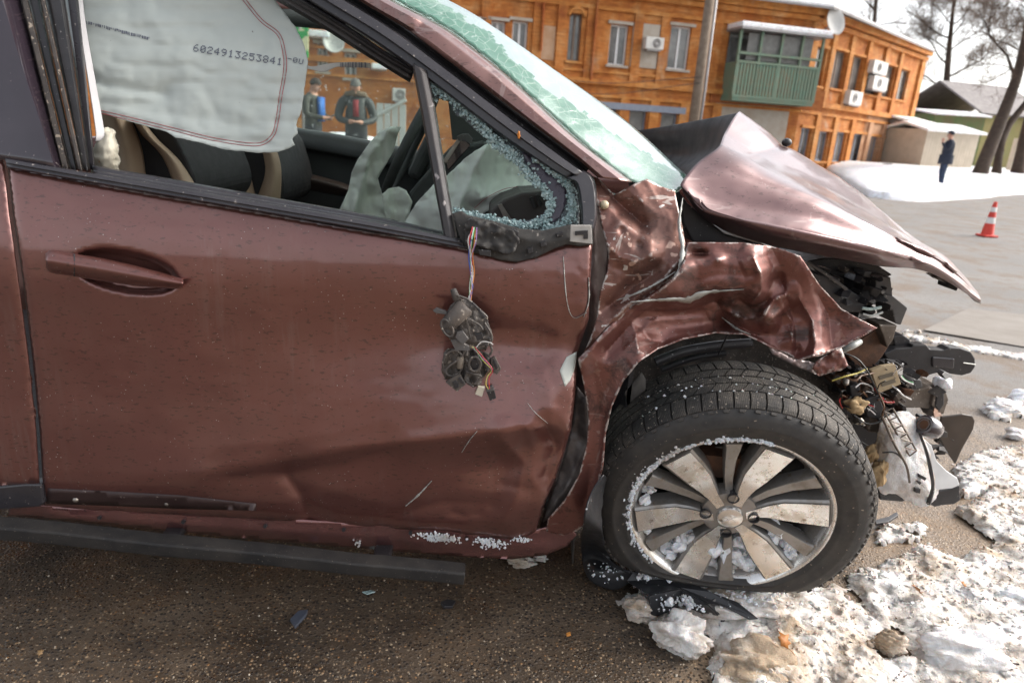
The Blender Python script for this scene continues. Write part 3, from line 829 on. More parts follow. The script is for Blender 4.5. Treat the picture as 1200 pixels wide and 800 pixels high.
# ---------------------------------------------------------------- front wing, crumpled
FW = [(806, 284), (835, 284), (868, 284), (905, 289), (938, 300), (950, 318), (962, 336), (986, 362), (1008, 374), (1028, 384), (1012, 394), (985, 407), (962, 417), (938, 421),
      (918, 414), (903, 406), (888, 398), (872, 391), (840, 389.5), (800, 397), (772, 408), (748, 424), (730, 446), (716, 476), (709, 508), (706, 545), (701, 582), (691, 610), (676, 622), (660, 627), (640, 622),
      (642, 608), (662, 586), (679, 556), (688, 520), (690, 488), (684, 450), (677, 420), (690, 408), (712, 384), (734, 364), (768, 344), (790, 325), (802, 305)]
def fw_disp(px, py):
    d = 0.0 * px
    up = np.clip((430 - py) / 20, 0, 1) * np.clip((px - 690) / 60, 0, 1)
    # the big crush: pushed inwards over the wheel
    d = d + dent(px, py, 868, 370, 120, 36, .075, -.05)
    d += dent(px, py, 800, 380, 60, 22, .020)
    # long torn crease with bared zinc, left to right
    d += crease(px, py, [(722, 352), (752, 352), (790, 350), (812, 347), (838, 340), (872, 338)], -.030, 9, 26)
    d += crease(px, py, [(735, 362), (780, 366), (812, 362), (840, 352)], .022, 12, 10)
    # knuckles and rolls in the middle
    d += crease(px, py, [(884, 303), (892, 320), (893, 340), (884, 352)], -.034, 9, 11)
    d += crease(px, py, [(900, 300), (918, 335), (930, 375), (934, 410)], .028, 14, 14)
    d += crease(px, py, [(846, 362), (872, 374), (893, 372), (906, 352), (920, 345)], -.034, 9, 10)
    d += crease(px, py, [(868, 352), (882, 362), (898, 352), (905, 330)], .022, 8, 8)
    d += crease(px, py, [(906, 372), (918, 362), (930, 378), (928, 398)], -.030, 9, 9)
    d += crease(px, py, [(938, 352), (952, 375), (956, 402), (952, 418)], -.024, 9, 14)
    d += crease(px, py, [(958, 345), (972, 372), (975, 404)], .018, 10, 12)
    d += crease(px, py, [(846, 380), (870, 384), (893, 398), (915, 412)], .030, 9, 12)
    d += crease(px, py, [(838, 352), (848, 366), (850, 380)], .024, 7, 8)
    d += crease(px, py, [(760, 376), (800, 374), (836, 372)], -.014, 10, 12)
    d += crease(px, py, [(738, 372), (744, 388), (748, 412)], -.020, 8, 14)
    d += crease(px, py, [(752, 384), (762, 398), (778, 402)], .012, 9, 9)
    d += crease(px, py, [(808, 298), (850, 296), (884, 304)], .008, 6, 12)
    d += crease(px, py, [(812, 330), (840, 322), (878, 322)], .009, 10, 10)
    d += dent(px, py, 820, 297, 9, 4, .018) + dent(px, py, 842, 304, 7, 5, -.008)
    # folds to the door
    d += crease(px, py, [(800, 318), (770, 344), (738, 368), (700, 402), (682, 424)], -.018, 7, 9)
    d += crease(px, py, [(770, 352), (742, 376), (712, 410)], .020, 9, 7)
    d += crease(px, py, [(742, 430), (724, 470), (714, 520), (708, 570)], -.012, 9, 8)
    d += crease(px, py, [(696, 440), (704, 490), (700, 540), (684, 590)], .008, 12, 10)
    d += up * (.006 * ridged(px / 60., py / 42., 51, 2) + .0022 * fbm(px / 22., py / 18., 52, 3))
    d += .0015 * fbm(px / 40., py / 40., 57, 2)
    dd, _ = seg_dist(px, py, [(1028, 384), (985, 407), (938, 421), (903, 406), (872, 391), (840, 389), (800, 397), (748, 424), (716, 476), (706, 545), (690, 612)])
    d += -.010 * np.exp(-dd / 4)
    return d
WING = panel('front_wing', FW, onbody(.0, fw_disp), M['paint_fender'], CAR, step=1.7, thick=.0025, sharp=24)
tag(WING, 'crumpled brown front wing over the wheel')
# bared light-grey edge along the tear, and torn flaps
def tear(name, pts, w, mat, parent, off=-.004, disp=fw_disp, seed=0):
    rng = np.random.default_rng(seed); n = 40
    q = catmull(np.array([p[:2] for p in pts], float), n); wd = np.interp(np.linspace(0, 1, n), np.linspace(0, 1, len(w)), w) * rng.uniform(.6, 1.3, n)
    tg = np.gradient(q, axis=0); nn = np.stack([-tg[:, 1], tg[:, 0]], 1); nn /= np.linalg.norm(nn, axis=1)[:, None]
    rows = []
    for k, o in ((-.5, .002), (0, -.003), (.5, .002)):
        r = q + nn * (wd * k)[:, None]
        Y = bodyY(r[:, 0], r[:, 1]) + (disp(r[:, 0], r[:, 1]) if disp else 0) + off + o
        rows.append(PY(r[:, 0], r[:, 1], Y))
    V = np.vstack(rows)
    F = face_cam(V, grid_faces(n, 3))
    return mesh_obj(name, V, F, mat, parent, True, .001)
M['zinc'] = plain('bared_zinc', (.50, .52, .49), .5, .3, (.36, .36, .34), 40, .2, 200)
tear('bared_edge', [(738, 354), (765, 352), (792, 351), (806, 352), (824, 344), (845, 341), (872, 339)], [1, 3, 4, 8, 5, 2, 1], M['zinc'], WING, seed=1)
tear('bared_edge', [(800, 232), (796, 262), (800, 290), (797, 312), (788, 330), (780, 342)], [1, 4, 5, 6, 4, 1], M['zinc'], HING, -.006, lambda a, b: hp_disp(a, b) + .022, 2)
tear('bared_edge', [(722, 352), (745, 344), (770, 332), (792, 318)], [1, 3, 3, 1], M['zinc'], HING, -.006, lambda a, b: hp_disp(a, b) + .02, 3)
tear('bared_edge', [(846, 372), (862, 384), (880, 392)], [1, 3, 1], M['zinc'], WING, seed=4)
panel('bared_patch', [(656, 434), (664, 418), (676, 412), (674, 430), (668, 446), (662, 453)], onbody(-.0015, door_disp), plain('pale_primer', (.56, .58, .53), .6, 0, (.48, .5, .45), 20), DOOR, 3, .0008)
for nm, pts, w in (('scratch', [(475, 593), (490, 580), (506, 563)], [1, 2.6, 1]), ('scratch', [(541, 530), (550, 516), (559, 505)], [.5, 1.2, .5]), ('scratch', [(618, 472), (628, 484), (642, 496)], [.5, 1, .5]),
                   ('scratch', [(660, 300), (664, 350), (672, 372), (688, 366)], [.8, 1.6, 1.2, .5]), ('scratch', [(690, 325), (690, 352), (684, 372)], [.6, 1.8, .6])):
    tear(nm, pts, w, M['zinc'], DOOR, -.0012, door_disp, len(nm))
# torn lower flap at the wing's nose
panel('torn_flap', [(956, 424), (975, 412), (986, 407), (990, 418), (994, 428), (986, 434), (975, 436), (960, 441), (952, 432)], lambda x, y: .10 + .012 * fbm(x / 8., y / 8., 61, 3), M['paint_fender'], CAR, 2.5, .002)
panel('torn_flap', [(900, 405), (925, 418), (950, 424), (972, 430), (960, 440), (930, 428), (905, 415)], lambda x, y: .13 + .012 * fbm(x / 8., y / 8., 63, 3), plain('grey_torn_flap', (.30, .28, .28), .4, .5, (.2, .12, .11), 18), CAR, 2.5, .002)
# ---------------------------------------------------------------- bonnet, buckled into a ridge
def bonnet():
    cv = [
     [(803, 234, .15), (814, 250, .14), (851, 272, .125), (890, 284, .115), (932, 294, .115), (1025, 311, .125), (1091, 321, .165), (1148, 354, .275)],
     [(799, 224, .115), (822, 243, .075), (860, 256, .06), (905, 264, .055), (960, 276, .055), (1040, 296, .08), (1098, 315, .14), (1149, 352, .272)],
     [(800, 212, .115), (830, 228, .11), (868, 238, .105), (915, 246, .10), (970, 260, .095), (1042, 285, .105), (1101, 311, .15), (1148.5, 350, .277)],
     [(818, 190, .17), (850, 202, .15), (890, 216, .14), (935, 230, .13), (985, 249, .12), (1050, 281, .125), (1105, 309, .165), (1148, 348, .283)],
     [(843, 171, .22), (872, 186, .20), (905, 204, .185), (945, 222, .175), (995, 246, .165), (1056, 279, .16), (1109, 308, .19), (1147, 346, .295)],
     [(851, 154, .35), (882, 173, .36), (914, 192, .37), (952, 212, .38), (1002, 239, .385), (1060, 275, .36), (1111, 306, .32), (1146.5, 344, .32)],
     [(866, 131, .52), (896, 151, .57), (918, 166.5, .60), (948, 186, .64), (1003, 221, .66), (1062, 271, .60), (1112, 304, .48), (1146, 342.5, .36)],
     [(872, 140, .85), (905, 165, .95), (930, 184, 1.05), (960, 202, 1.12), (1010, 236, 1.15), (1065, 278, 1.05), (1112, 308, .8), (1145, 344, .5)]]
    def dsp(px, py, u, v):
        d = .003 * fbm(px / 60., py / 30., 71, 3)
        d -= fold(px, py, [(815, 240), (850, 246), (905, 256), (960, 272), (1020, 290), (1070, 303)], .014, 7, 9, 2)
        d += fold(px, py, [(830, 252), (860, 262), (905, 272), (960, 284), (1030, 298)], .006, 6, 6, 2)
        d -= dent(px, py, 850, 258, 26, 9, .008, .25)
        d -= fold(px, py, [(843, 171), (880, 178), (918, 168)], .010, 9, 9, 2) * (v > .6)
        d += .002 * ridged(px / 30., py / 20., 73, 2) * np.clip((v - .66) * 6, 0, 1) * np.clip((px - 930) / 30, 0, 1) * np.clip((1070 - px) / 40, 0, 1)
        return d
    b = loft('bonnet', cv, 150, 110, M['paint_clean'], CAR, dsp, .0035)
    tag(b, 'buckled brown bonnet folded into a ridge')
    m = plain('bonnet_underside', (.010, .009, .011), .55, 0, (.016, .014, .016), 6, .1, 100, spec=.25)
    loft('bonnet_lining', [[(866, 132, .53), (835, 138, .75), (790, 146.5, 1.05), (734, 155, 1.45)], [(858, 152, .44), (832, 160, .70), (790, 165, 1.02), (745, 168, 1.42)],
                           [(846, 172, .32), (828, 182, .60), (795, 185, .95), (755, 178, 1.35)], [(806, 203, .26), (804, 206, .5), (792, 204, .85), (765, 190, 1.28)]], 60, 40, m, b,
         lambda px, py, u, v: .006 * np.sin(v * 9) * np.clip(u * 3, 0, 1) + .003 * fbm(px / 40., py / 20., 77, 2), .004)
    panel('bonnet_lip', [(1086, 320), (1104, 321), (1122, 322), (1136, 330), (1144, 341), (1150, 356), (1143, 353), (1134, 344), (1124, 337), (1112, 333), (1098, 327)],
          lambda x, y: .24 + .0018 * (x - 1086), plain('grey_lip', (.16, .145, .13), .5, .2, (.09, .08, .075), 20), b, 4, .003)
    slab('bonnet_bracket', [(1112, 331), (1124, 335), (1121, 341), (1111, 337)], .27, .04, M['black'], b, .001)
    bm = bmesh.new(); q = P(922, 167, .60)
    bmesh.ops.create_icosphere(bm, subdivisions=2, radius=.013, matrix=Matrix.Translation(Vector(q)) @ Matrix.Diagonal((1.1, .9, .9, 1)))
    bm_obj('washer_jet', bm, M['black'], b, smooth=True)
bonnet()
slab('cowl', [(795, 222), (806, 238), (850, 274), (905, 290), (868, 285), (812, 284), (800, 262)], .16, .5, M['black'], CAR, .004)
# ================================================================== wheel
WC = np.array([.010, .036, .312]); STEER, CAMB = .188, .223
_s, _c = math.sin(STEER), math.cos(STEER)
w_e1 = np.array([_c, -_s, 0]); _a = np.array([-_s, -_c, 0])
w_e2 = np.array([0, 0, 1.]) * math.cos(CAMB) + _a * math.sin(CAMB)
w_ax = _a * math.cos(CAMB) - np.array([0, 0, 1.]) * math.sin(CAMB)
WM = Matrix([[w_e1[i], w_e2[i], w_ax[i], WC[i]] for i in range(3)] + [[0, 0, 0, 1]])
M['alloy'] = None
def alloy(name, col, rough, metal=.45):
    m, t = newmat(name)
    br = t.noise(1, 3, .5, vec=t.scale((400, 400, 400)))
    mud = t.ramp(t.noise(16, 7, .7), (.47, 0.), (.64, 1.))
    mud2 = t.ramp(t.noise(60, 4, .7), (.60, 0.), (.68, .8))
    c = t.mix(mud, col, tuple(v * .78 * k for v, k in zip(col, (1., .94, .86))))
    c = t.mix(mud2, c, (.22, .16, .11))
    t.set(Base_Color=c, Metallic=metal, Roughness=t.math('ADD', t.math('MULTIPLY', mud, .2), rough))
    t.bump(br, .05, .001)
    return m
M['alloy'] = alloy('machined_alloy', (.78, .77, .75), .20, .85)
M['alloy_dark'] = alloy('grey_alloy', (.30, .285, .27), .34, .6)
WHEEL = bpy.data.objects.new('front_wheel', None); WHEEL.location = tuple(WC); link(WHEEL, CAR)
tag(WHEEL, 'leaning front wheel with six paired alloy spokes')
def wheel_part(name, bm, mat, smooth=True, sharp=40):
    bm.transform(WM); return bm_obj(name, bm, mat, WHEEL, smooth, sharp)
bm = bmesh.new()
lathe(bm, [(.215, -.010), (.224, -.003), (.236, .005), (.240, .0075), (.244, .0065), (.262, .0125), (.267, .0145), (.270, .013), (.284, .0115), (.2985, .002), (.3035, -.004), (.3055, -.010), (.308, -.016), (.3095, -.03), (.3115, -.06), (.312, -.10), (.3115, -.14),
           (.3095, -.17), (.306, -.185), (.30, -.196), (.28, -.205), (.25, -.205), (.215, -.195)], 128)
TYRE = wheel_part('tyre', bm, M['rubber'], True, 60)
for _v in TYRE.data.vertices:            # gone soft: the foot of the tyre is squashed
    if _v.co.z < .12: _v.co.z = .12 - (.12 - _v.co.z) * .42
def sipe_mat():
    m, t = newmat('siped_tread')
    w = t.n.new('ShaderNodeTexWave'); w.wave_type = 'BANDS'; w.bands_direction = 'X'
    w.inputs['Scale'].default_value = 85; w.inputs['Distortion'].default_value = 2.2; w.inputs['Detail'].default_value = 1; w.inputs['Detail Scale'].default_value = 60
    t.L(t.co, w.inputs['Vector'])
    s = t.ramp(w.outputs['Fac'], (.08, 0.), (.32, 1.))
    oi = t.n.new('ShaderNodeNewGeometry')
    dust = t.ramp(t.noise(9, 5, .7, vec=oi.outputs['Position']), (.42, 0.), (.62, 1.))
    base = t.mix(dust, (.034, .032, .031), (.115, .100, .085))
    c = t.mix(s, (.012, .011, .010), base)
    c = t.mix(t.ramp(t.noise(160, 3, .6, vec=oi.outputs['Position']), (.63, 0.), (.69, 1.)), c, (.40, .34, .28))
    t.set(Base_Color=c, Roughness=.72, Specular_IOR_Level=.4)
    t.bump(s, .7, .002)
    return m
M['siped'] = sipe_mat()
NB = 60
def block_mesh(name, rows, x0, x1, skew):
    """rows: (axial, top radius) from the outer side inwards; block curved round the tyre; local x runs round the tyre"""
    bm = bmesh.new(); nx = 4; top = []; bot = []
    for j, (z, r) in enumerate(rows):
        k = j / (len(rows) - 1); sh = skew * k
        top.append([]); bot.append([])
        for i in range(nx + 1):
            a = x0 + (x1 - x0) * i / nx + sh
            top[-1].append(bm.verts.new((r * math.sin(a), r * math.cos(a) - .31, z)))
            bot[-1].append(bm.verts.new(((r - .016) * math.sin(a), (r - .016) * math.cos(a) - .31, z)))
    R = len(rows)
    for j in range(R - 1):
        for i in range(nx):
            bm.faces.new((top[j][i], top[j + 1][i], top[j + 1][i + 1], top[j][i + 1]))
        bm.faces.new((top[j][0], bot[j][0], bot[j + 1][0], top[j + 1][0])); bm.faces.new((top[j][nx], top[j + 1][nx], bot[j + 1][nx], bot[j][nx]))
    for i in range(nx):
        bm.faces.new((top[0][i], top[0][i + 1], bot[0][i + 1], bot[0][i])); bm.faces.new((top[-1][i], bot[-1][i], bot[-1][i + 1], top[-1][i + 1]))
    bmesh.ops.recalc_face_normals(bm, faces=bm.faces)
    me = bpy.data.meshes.new(name); bm.to_mesh(me); bm.free(); me.materials.append(M['siped'])
    return me
pit = 2 * math.pi / NB
BM = [block_mesh('tread_block', [(-.0035, .3065), (-.009, .3125), (-.016, .3160), (-.030, .3185), (-.044, .3195)], -pit * .44, pit * .44, pit * .10),
      block_mesh('tread_block', [(-.049, .3196), (-.060, .3202), (-.074, .3205)], -pit * .45, pit * .45, pit * .55),
      block_mesh('tread_block', [(-.079, .3206), (-.090, .3208), (-.101, .3208)], -pit * .47, pit * .47, -pit * .4),
      block_mesh('tread_block', [(-.107, .3208), (-.118, .3206), (-.130, .3204)], -pit * .45, pit * .45, pit * .4),
      block_mesh('tread_block', [(-.136, .320), (-.155, .3185), (-.172, .315), (-.186, .309)], -pit * .44, pit * .44, -pit * .3)]
for row, me in enumerate(BM):
    for k in range(NB):
        o = bpy.data.objects.new('tread_block', me); link(o, WHEEL)
        o.matrix_basis = WM @ Matrix.Rotation(k * pit + row * .4 * pit, 4, 'Z') @ Matrix.Translation((0, .31, 0))
        if o.matrix_basis.translation.z < .12: o.matrix_basis.translation.z = .12 - (.12 - o.matrix_basis.translation.z) * .42
# small shoulder lugs below the blocks, on the edge of the sidewall
lm = None
for k in range(NB):
    if lm is None:
        bm = bmesh.new(); add_box(bm, (0, 0, 0), (.011, .010, .006)); me = bpy.data.meshes.new('shoulder_lug'); bm.to_mesh(me); bm.free(); me.materials.append(M['tread']); lm = me
    o = bpy.data.objects.new('shoulder_lug', lm); link(o, WHEEL)
    o.matrix_basis = WM @ Matrix.Rotation(k * pit, 4, 'Z') @ Matrix.Translation((0, .2995, -.0005)) @ Matrix.Rotation(.7, 4, 'X')
    if o.matrix_basis.translation.z < .12: o.matrix_basis.translation.z = .12 - (.12 - o.matrix_basis.translation.z) * .42
# moulded letters on the sidewall
def sidewall_text(s, a0, r, size, flip=False):
    for i, ch in enumerate(s):
        if ch == ' ': continue
        cu = bpy.data.curves.new('lettering', 'FONT'); cu.body = ch; cu.size = size; cu.extrude = .0006; cu.align_x = 'CENTER'
        ob = bpy.data.objects.new('lettering_tmp', cu); COL.objects.link(ob)
        bpy.context.view_layer.update()
        me = bpy.data.meshes.new_from_object(ob); bpy.data.objects.remove(ob)
        me.materials.append(M['tread'])
        o = bpy.data.objects.new('lettering', me); link(o, WHEEL)
        a = a0 - i * size * .72 / r
        o.matrix_basis = WM @ Matrix.Rotation(a - math.pi / 2, 4, 'Z') @ Matrix.Translation((0, r - size * .35, .0125))
sidewall_text('TUBELESS', rad(168), .272, .022)
# rim
bm = bmesh.new()
lathe(bm, [(.209, -.024), (.213, -.012), (.2185, -.004), (.2225, .0), (.2255, .0015), (.228, .0005), (.2285, -.006), (.222, -.012)], 128)
wheel_part('rim_flange', bm, M['alloy'])
bm = bmesh.new()
lathe(bm, [(.2095, -.022), (.200, -.04), (.196, -.08), (.190, -.15), (.190, -.19)], 96)
wheel_part('rim_barrel', bm, M['alloy_dark'])
bm = bmesh.new()
lathe(bm, [(0, -.095), (.06, -.095), (.062, -.085), (.135, -.085), (.138, -.088), (.138, -.108), (.05, -.108), (0, -.10)], 64)
wheel_part('brake_disc', bm, M['dull_metal'])
bm = bmesh.new()
for q in ((-.05, .10, -.09), ):
    add_box(bm, q, (.12, .06, .07))
wheel_part('brake_caliper', bm, M['rust'])
bm = bmesh.new(); lathe(bm, [(0, -.13), (.19, -.13), (.19, -.14), (0, -.14)], 48); wheel_part('backing_plate', bm, M['black'])
def spoke(ang, st, nm, mat, depth):
    """st: stations (radius, angle-shift, left half width, right half width, height)"""
    bm = bmesh.new(); rows = []
    for r, sh, hl, hr, z in st:
        a = ang + sh; d = Vector((math.cos(a), math.sin(a), 0)); n = Vector((-d.y, d.x, 0)); c = d * r
        rows.append([bm.verts.new(c + n * hl + Vector((0, 0, z - depth))), bm.verts.new(c + n * hl + Vector((0, 0, z - .004))), bm.verts.new(c + n * (hl * .86) + Vector((0, 0, z))),
                     bm.verts.new(c - n * (hr * .86) + Vector((0, 0, z))), bm.verts.new(c - n * hr + Vector((0, 0, z - .004))), bm.verts.new(c - n * hr + Vector((0, 0, z - depth)))])
    for A, B in zip(rows[:-1], rows[1:]):
        for k in range(5): bm.faces.new((A[k], A[k + 1], B[k + 1], B[k]))
    bm.faces.new(rows[0]); bm.faces.new(rows[-1][::-1])
    return wheel_part(nm, bm, mat, True, 30)
for k in range(6):
    a = rad(14 + 60 * k)
    spoke(a, [(.034, .0, .013, .012, -.008), (.06, .0, .015, .015, -.014), (.085, -.005, .021, .023, -.018), (.12, -.015, .030, .033, -.017), (.16, -.02, .034, .037, -.010), (.19, -.02, .036, .039, -.004), (.212, -.02, .038, .041, .0)], 'spoke', M['alloy_dark'], .045)
    # machined face, a thin plate on the spoke
    bm = bmesh.new(); L_, R_ = [], []
    for r, sh, hl, hr, z in [(.036, 0, .0095, .010, -.0065), (.06, .0, .011, .0125, -.0125), (.085, -.005, .0155, .019, -.0165), (.12, -.015, .0235, .0285, -.0155), (.16, -.02, .0265, .032, -.0085), (.19, -.02, .028, .0335, -.0025), (.2105, -.02, .029, .035, .0015)]:
        aa = a + sh; d = Vector((math.cos(aa), math.sin(aa), 0)); n = Vector((-d.y, d.x, 0))
        L_.append(bm.verts.new(d * r + n * hl + Vector((0, 0, z)))); R_.append(bm.verts.new(d * r - n * hr + Vector((0, 0, z))))
    for i in range(6): bm.faces.new((L_[i], R_[i], R_[i + 1], L_[i + 1]))
    f = bm.faces[:]; ret = bmesh.ops.extrude_face_region(bm, geom=f); vs = [v for v in ret['geom'] if isinstance(v, bmesh.types.BMVert)]
    bmesh.ops.translate(bm, verts=vs, vec=(0, 0, .0015))
    wheel_part('spoke_face', bm, M['alloy'], True, 25)
    spoke(a + rad(25), [(.062, .02, .008, .009, -.024), (.10, .02, .010, .011, -.026), (.15, .0, .013, .013, -.020), (.19, -.02, .017, .016, -.010), (.210, -.02, .020, .018, -.004)], 'spoke_rib', M['alloy_dark'], .035)
bm = bmesh.new(); lathe(bm, [(0, -.006), (.046, -.008), (.062, -.014), (.064, -.05)], 48); wheel_part('hub', bm, M['alloy_dark'])
bm = bmesh.new(); lathe(bm, [(0, .004), (.022, .0035), (.028, .001), (.0305, -.004), (.031, -.012)], 40); wheel_part('hub_cap', bm, M['alloy'])
# little beast emblem on the cap, as worn relief strokes
bm = bmesh.new()
for pts in ([(-.014, -.008), (-.006, -.004), (.002, .002), (.008, .008), (.014, .009)], [(-.004, -.003), (-.010, .004), (-.016, .006)], [(.003, .002), (.010, -.002), (.015, -.008)],
            [(-.002, -.001), (-.001, -.009), (.003, -.014)], [(.008, .008), (.004, .013), (-.002, .014)]):
    add_tube(bm, [(x * .85, y * .85, .0036) for x, y in pts], .0014, 6)
wheel_part('cap_emblem', bm, M['alloy'])
for k in range(4):
    a = rad(2 + 90 * k); bm = bmesh.new()
    T = Matrix.Translation((.054 * math.cos(a), .054 * math.sin(a), 0))
    lathe(bm, [(.0135, -.006), (.0135, -.0045), (.0115, -.0045), (.010, -.03), (.0085, -.03), (.008, -.016), (0, -.016)], 18, T); wheel_part('wheel_bolt', bm, M['black'])
# ---------------------------------------------------------------- wheel housing
o = loft('wheel_housing', [[(672, 660, .30), (684, 520, .30), (720, 440, .30), (790, 396, .30), (870, 385, .30), (950, 400, .30), (1010, 440, .30)],
                           [(660, 660, .62), (684, 520, .62), (730, 440, .62), (800, 405, .62), (870, 398, .62), (940, 412, .62), (990, 450, .62)]], 50, 8, M['dirty_plastic'], CAR, thick=.004)
panel('inner_wing', [(690, 640), (700, 480), (740, 400), (800, 375), (870, 370), (960, 380), (1020, 420), (1030, 520), (1010, 640)], lambda x, y: .46 + .02 * fbm(x / 20., y / 20., 81, 3), M['dirty_plastic'], CAR, 10, .004)
panel('mud_flap', [(732, 460), (752, 436), (757, 445), (756, 470), (748, 490), (738, 486)], .16, plain('dusty_flap', (.12, .11, .10), .7, 0, (.05, .045, .04), 20), CAR, 6, .003)
for k, (q, r) in enumerate((([(768, 424, .22), (800, 412, .22), (840, 405, .22), (880, 402, .22)], .012), ([(775, 433, .25), (810, 420, .25), (850, 413, .25)], .009), ([(853, 391, .14), (848, 402, .15), (842, 415, .17)], .0022))):
    tube(('coil_spring', 'coil_spring', 'brake_hose')[k], q, r, M['black'], CAR, 8, 20)

# ---------------------------------------------------------------- loose arch liner lying before the wheel
def liner():
    cv = [[(707, 556, -.02), (693, 580, -.03), (684, 612, -.03), (681, 645, None, .045), (690, 678, None, .012), (718, 691, None, .006), (736, 684, None, .03)],
          [(709, 557, .01), (699, 584, .0), (693, 615, -.01), (693, 645, None, .065), (703, 668, None, .05), (728, 680, None, .04), (745, 680, None, .045)],
          [(711, 559, .04), (706, 590, .03), (706, 622, .02), (714, 650, None, .09), (734, 668, None, .085), (765, 674, None, .075), (800, 679, None, .065)]]
    cv = [[q if len(q) == 3 else (q[0], q[1], None, q[3]) for q in c] for c in cv]
    m = plain('scuffed_liner', (.016, .017, .020), .36, 0, (.035, .034, .036), 14, .2, 160, .003, speck=(90, .71, (.5, .5, .5)))
    o = loft('arch_liner', cv, 60, 16, m, CAR, lambda px, py, u, v: .003 * fbm(px / 12., py / 12., 91, 3), .003)
    tag(o, 'loose black arch liner lying in front of the wheel')
    def sh(name, pts, th=.003, mm=m):
        V = [pt(q) for q in pts]
        return mesh_obj(name, V, [list(range(len(V)))], mm, o, False, th)
    top = [(742, 671, None, .075), (801, 678, None, .075), (832, 694, None, .072), (864, 706, None, .060), (888, 725, None, .045), (878, 726, None, .042), (850, 711, None, .06), (829, 707, None, .064), (797, 689, None, .07), (760, 697, None, .065), (735, 681, None, .055)]
    sh('liner_flange', top)
    sh('liner_wall', [(760, 697.2, None, .064), (797, 689.2, None, .069), (800, 708, None, .02), (782, 716, None, .014), (763, 724, None, .008)])
    sh('liner_wall', [(797, 689.2, None, .069), (829, 707.2, None, .063), (849, 727, None, .012), (832, 721, None, .012), (800, 708, None, .02)])
    sh('liner_tab', [(829, 707.4, None, .063), (838, 700, None, .066), (845, 710, None, .05), (844, 728, None, .01), (849, 727, None, .012)])
liner()

# ================================================================== cabin
LIN = onbody(.088)
def curtain_disp(px, py):
    d = .010 * fbm(px / 70., py / 60., 101, 4) + .006 * ridged(px / 55., py / 22., 105, 3)
    d += fold(px, py, [(108, 96), (150, 105), (195, 111)], .014, 6, 10, 2)
    d += fold(px, py, [(120, 122), (160, 128), (230, 138), (300, 150)], .008, 8, 12, 3)
    d += fold(px, py, [(170, 10), (205, 60), (215, 80)], -.006, 14, 16, 4)
    d += fold(px, py, [(240, 105), (252, 130)], .006, 10, 10, 3) + fold(px, py, [(180, 60), (230, 40), (300, 20)], .004, 16, 16, 5)
    dd, _ = seg_dist(px, py, SEAM); d += .008 * np.exp(-dd / 4.)
    return d
SEAM = [(283, -4), (306, 24), (326, 40), (333, 62), (334, 82), (329, 112), (325, 140), (320, 158), (308, 168), (290, 169), (250, 163), (205, 152), (160, 141), (118, 131)]
CURT = [(60, -60), (92, 0), (99, 45), (109, 112), (117, 131), (140, 139), (170, 147), (195, 154), (206, 161), (235, 167), (262, 175), (300, 179), (326, 178), (338, 174), (346, 170), (342, 163), (349, 156), (347, 146), (353, 130), (357, 100), (361, 72), (356, 52), (346, 32), (334, 16), (316, -8), (290, -60)]
cur_Y = lambda px, py: LIN(px, py) + curtain_disp(px, py)
AIR = panel('curtain_airbag', CURT, cur_Y, M['fabric'], CAR, step=3.4, thick=.0015, jag=.35)
tag(AIR, 'deflated pale grey curtain airbag with red stitching')
for off in (-1.6, 1.6):
    q = catmull(np.array(SEAM, float), 110); tg = np.gradient(q, axis=0); nn = np.stack([-tg[:, 1], tg[:, 0]], 1) / np.linalg.norm(tg, axis=1)[:, None]
    q = q + nn * off; W = PY(q[:, 0], q[:, 1], cur_Y(q[:, 0], q[:, 1]) - .0012)
    bm = bmesh.new(); add_tube(bm, W, .0007, 5); bm_obj('stitching', bm, M['stitch'], AIR)
FONT = {'0': '0111010001100111010111001100010111 0', '1': '', }
DOTS = {'0': ("01110", "10001", "10011", "10101", "11001", "10001", "01110"), '1': ("00100", "01100", "00100", "00100", "00100", "00100", "01110"),
        '2': ("01110", "10001", "00001", "00110", "01000", "10000", "11111"), '3': ("11111", "00010", "00100", "00010", "00001", "10001", "01110"),
        '4': ("00010", "00110", "01010", "10010", "11111", "00010", "00010"), '5': ("11111", "10000", "11110", "00001", "00001", "10001", "01110"),
        '6': ("00110", "01000", "10000", "11110", "10001", "10001", "01110"), '8': ("01110", "10001", "10001", "01110", "10001", "10001", "01110"),
        '9': ("01110", "10001", "10001", "01111", "00001", "00010", "01100"), '-': ("00000", "00000", "00000", "11111", "00000", "00000", "00000"),
        'U': ("10001", "10001", "10001", "10001", "10001", "10001", "01110")}
def dot_print(s, x0, y0, x1, y1, h, name):
    vs, fs = [], []; n = len(s); ux, uy = (x1 - x0) / n, (y1 - y0) / n; L = math.hypot(ux, uy); ex, ey = ux / L, uy / L; nx, ny = -ey, ex
    dx = L * .74 / 5; dy = h / 7
    for i, ch in enumerate(s):
        if ch == ' ': continue
        for r, row in enumerate(DOTS[ch]):
            for c, b in enumerate(row):
                if b == '1':
                    cx = x0 + ux * i + ex * dx * c + nx * dy * r; cy = y0 + uy * i + ey * dx * c + ny * dy * r
                    k = len(vs)
                    for a, bb in ((-.52, -.52), (.52, -.52), (.52, .52), (-.52, .52)):
                        vs.append((cx + ex * dx * a + nx * dy * bb, cy + ey * dx * a + ny * dy * bb))
                    fs.append((k + 3, k + 2, k + 1, k))
    vs = np.array(vs); V = PY(vs[:, 0], vs[:, 1], cur_Y(vs[:, 0], vs[:, 1]) - .0016)
    mesh_obj(name, V, face_cam(V, fs), M['ink'], AIR, False)
dot_print('6024913253841', 228, 52.5, 334, 69.5, 8.5, 'printed_number')
dot_print('-0U', 338, 66, 358, 71, 6, 'printed_mark')
rng = random.Random(7); vs = []; fs = []
x = 99.
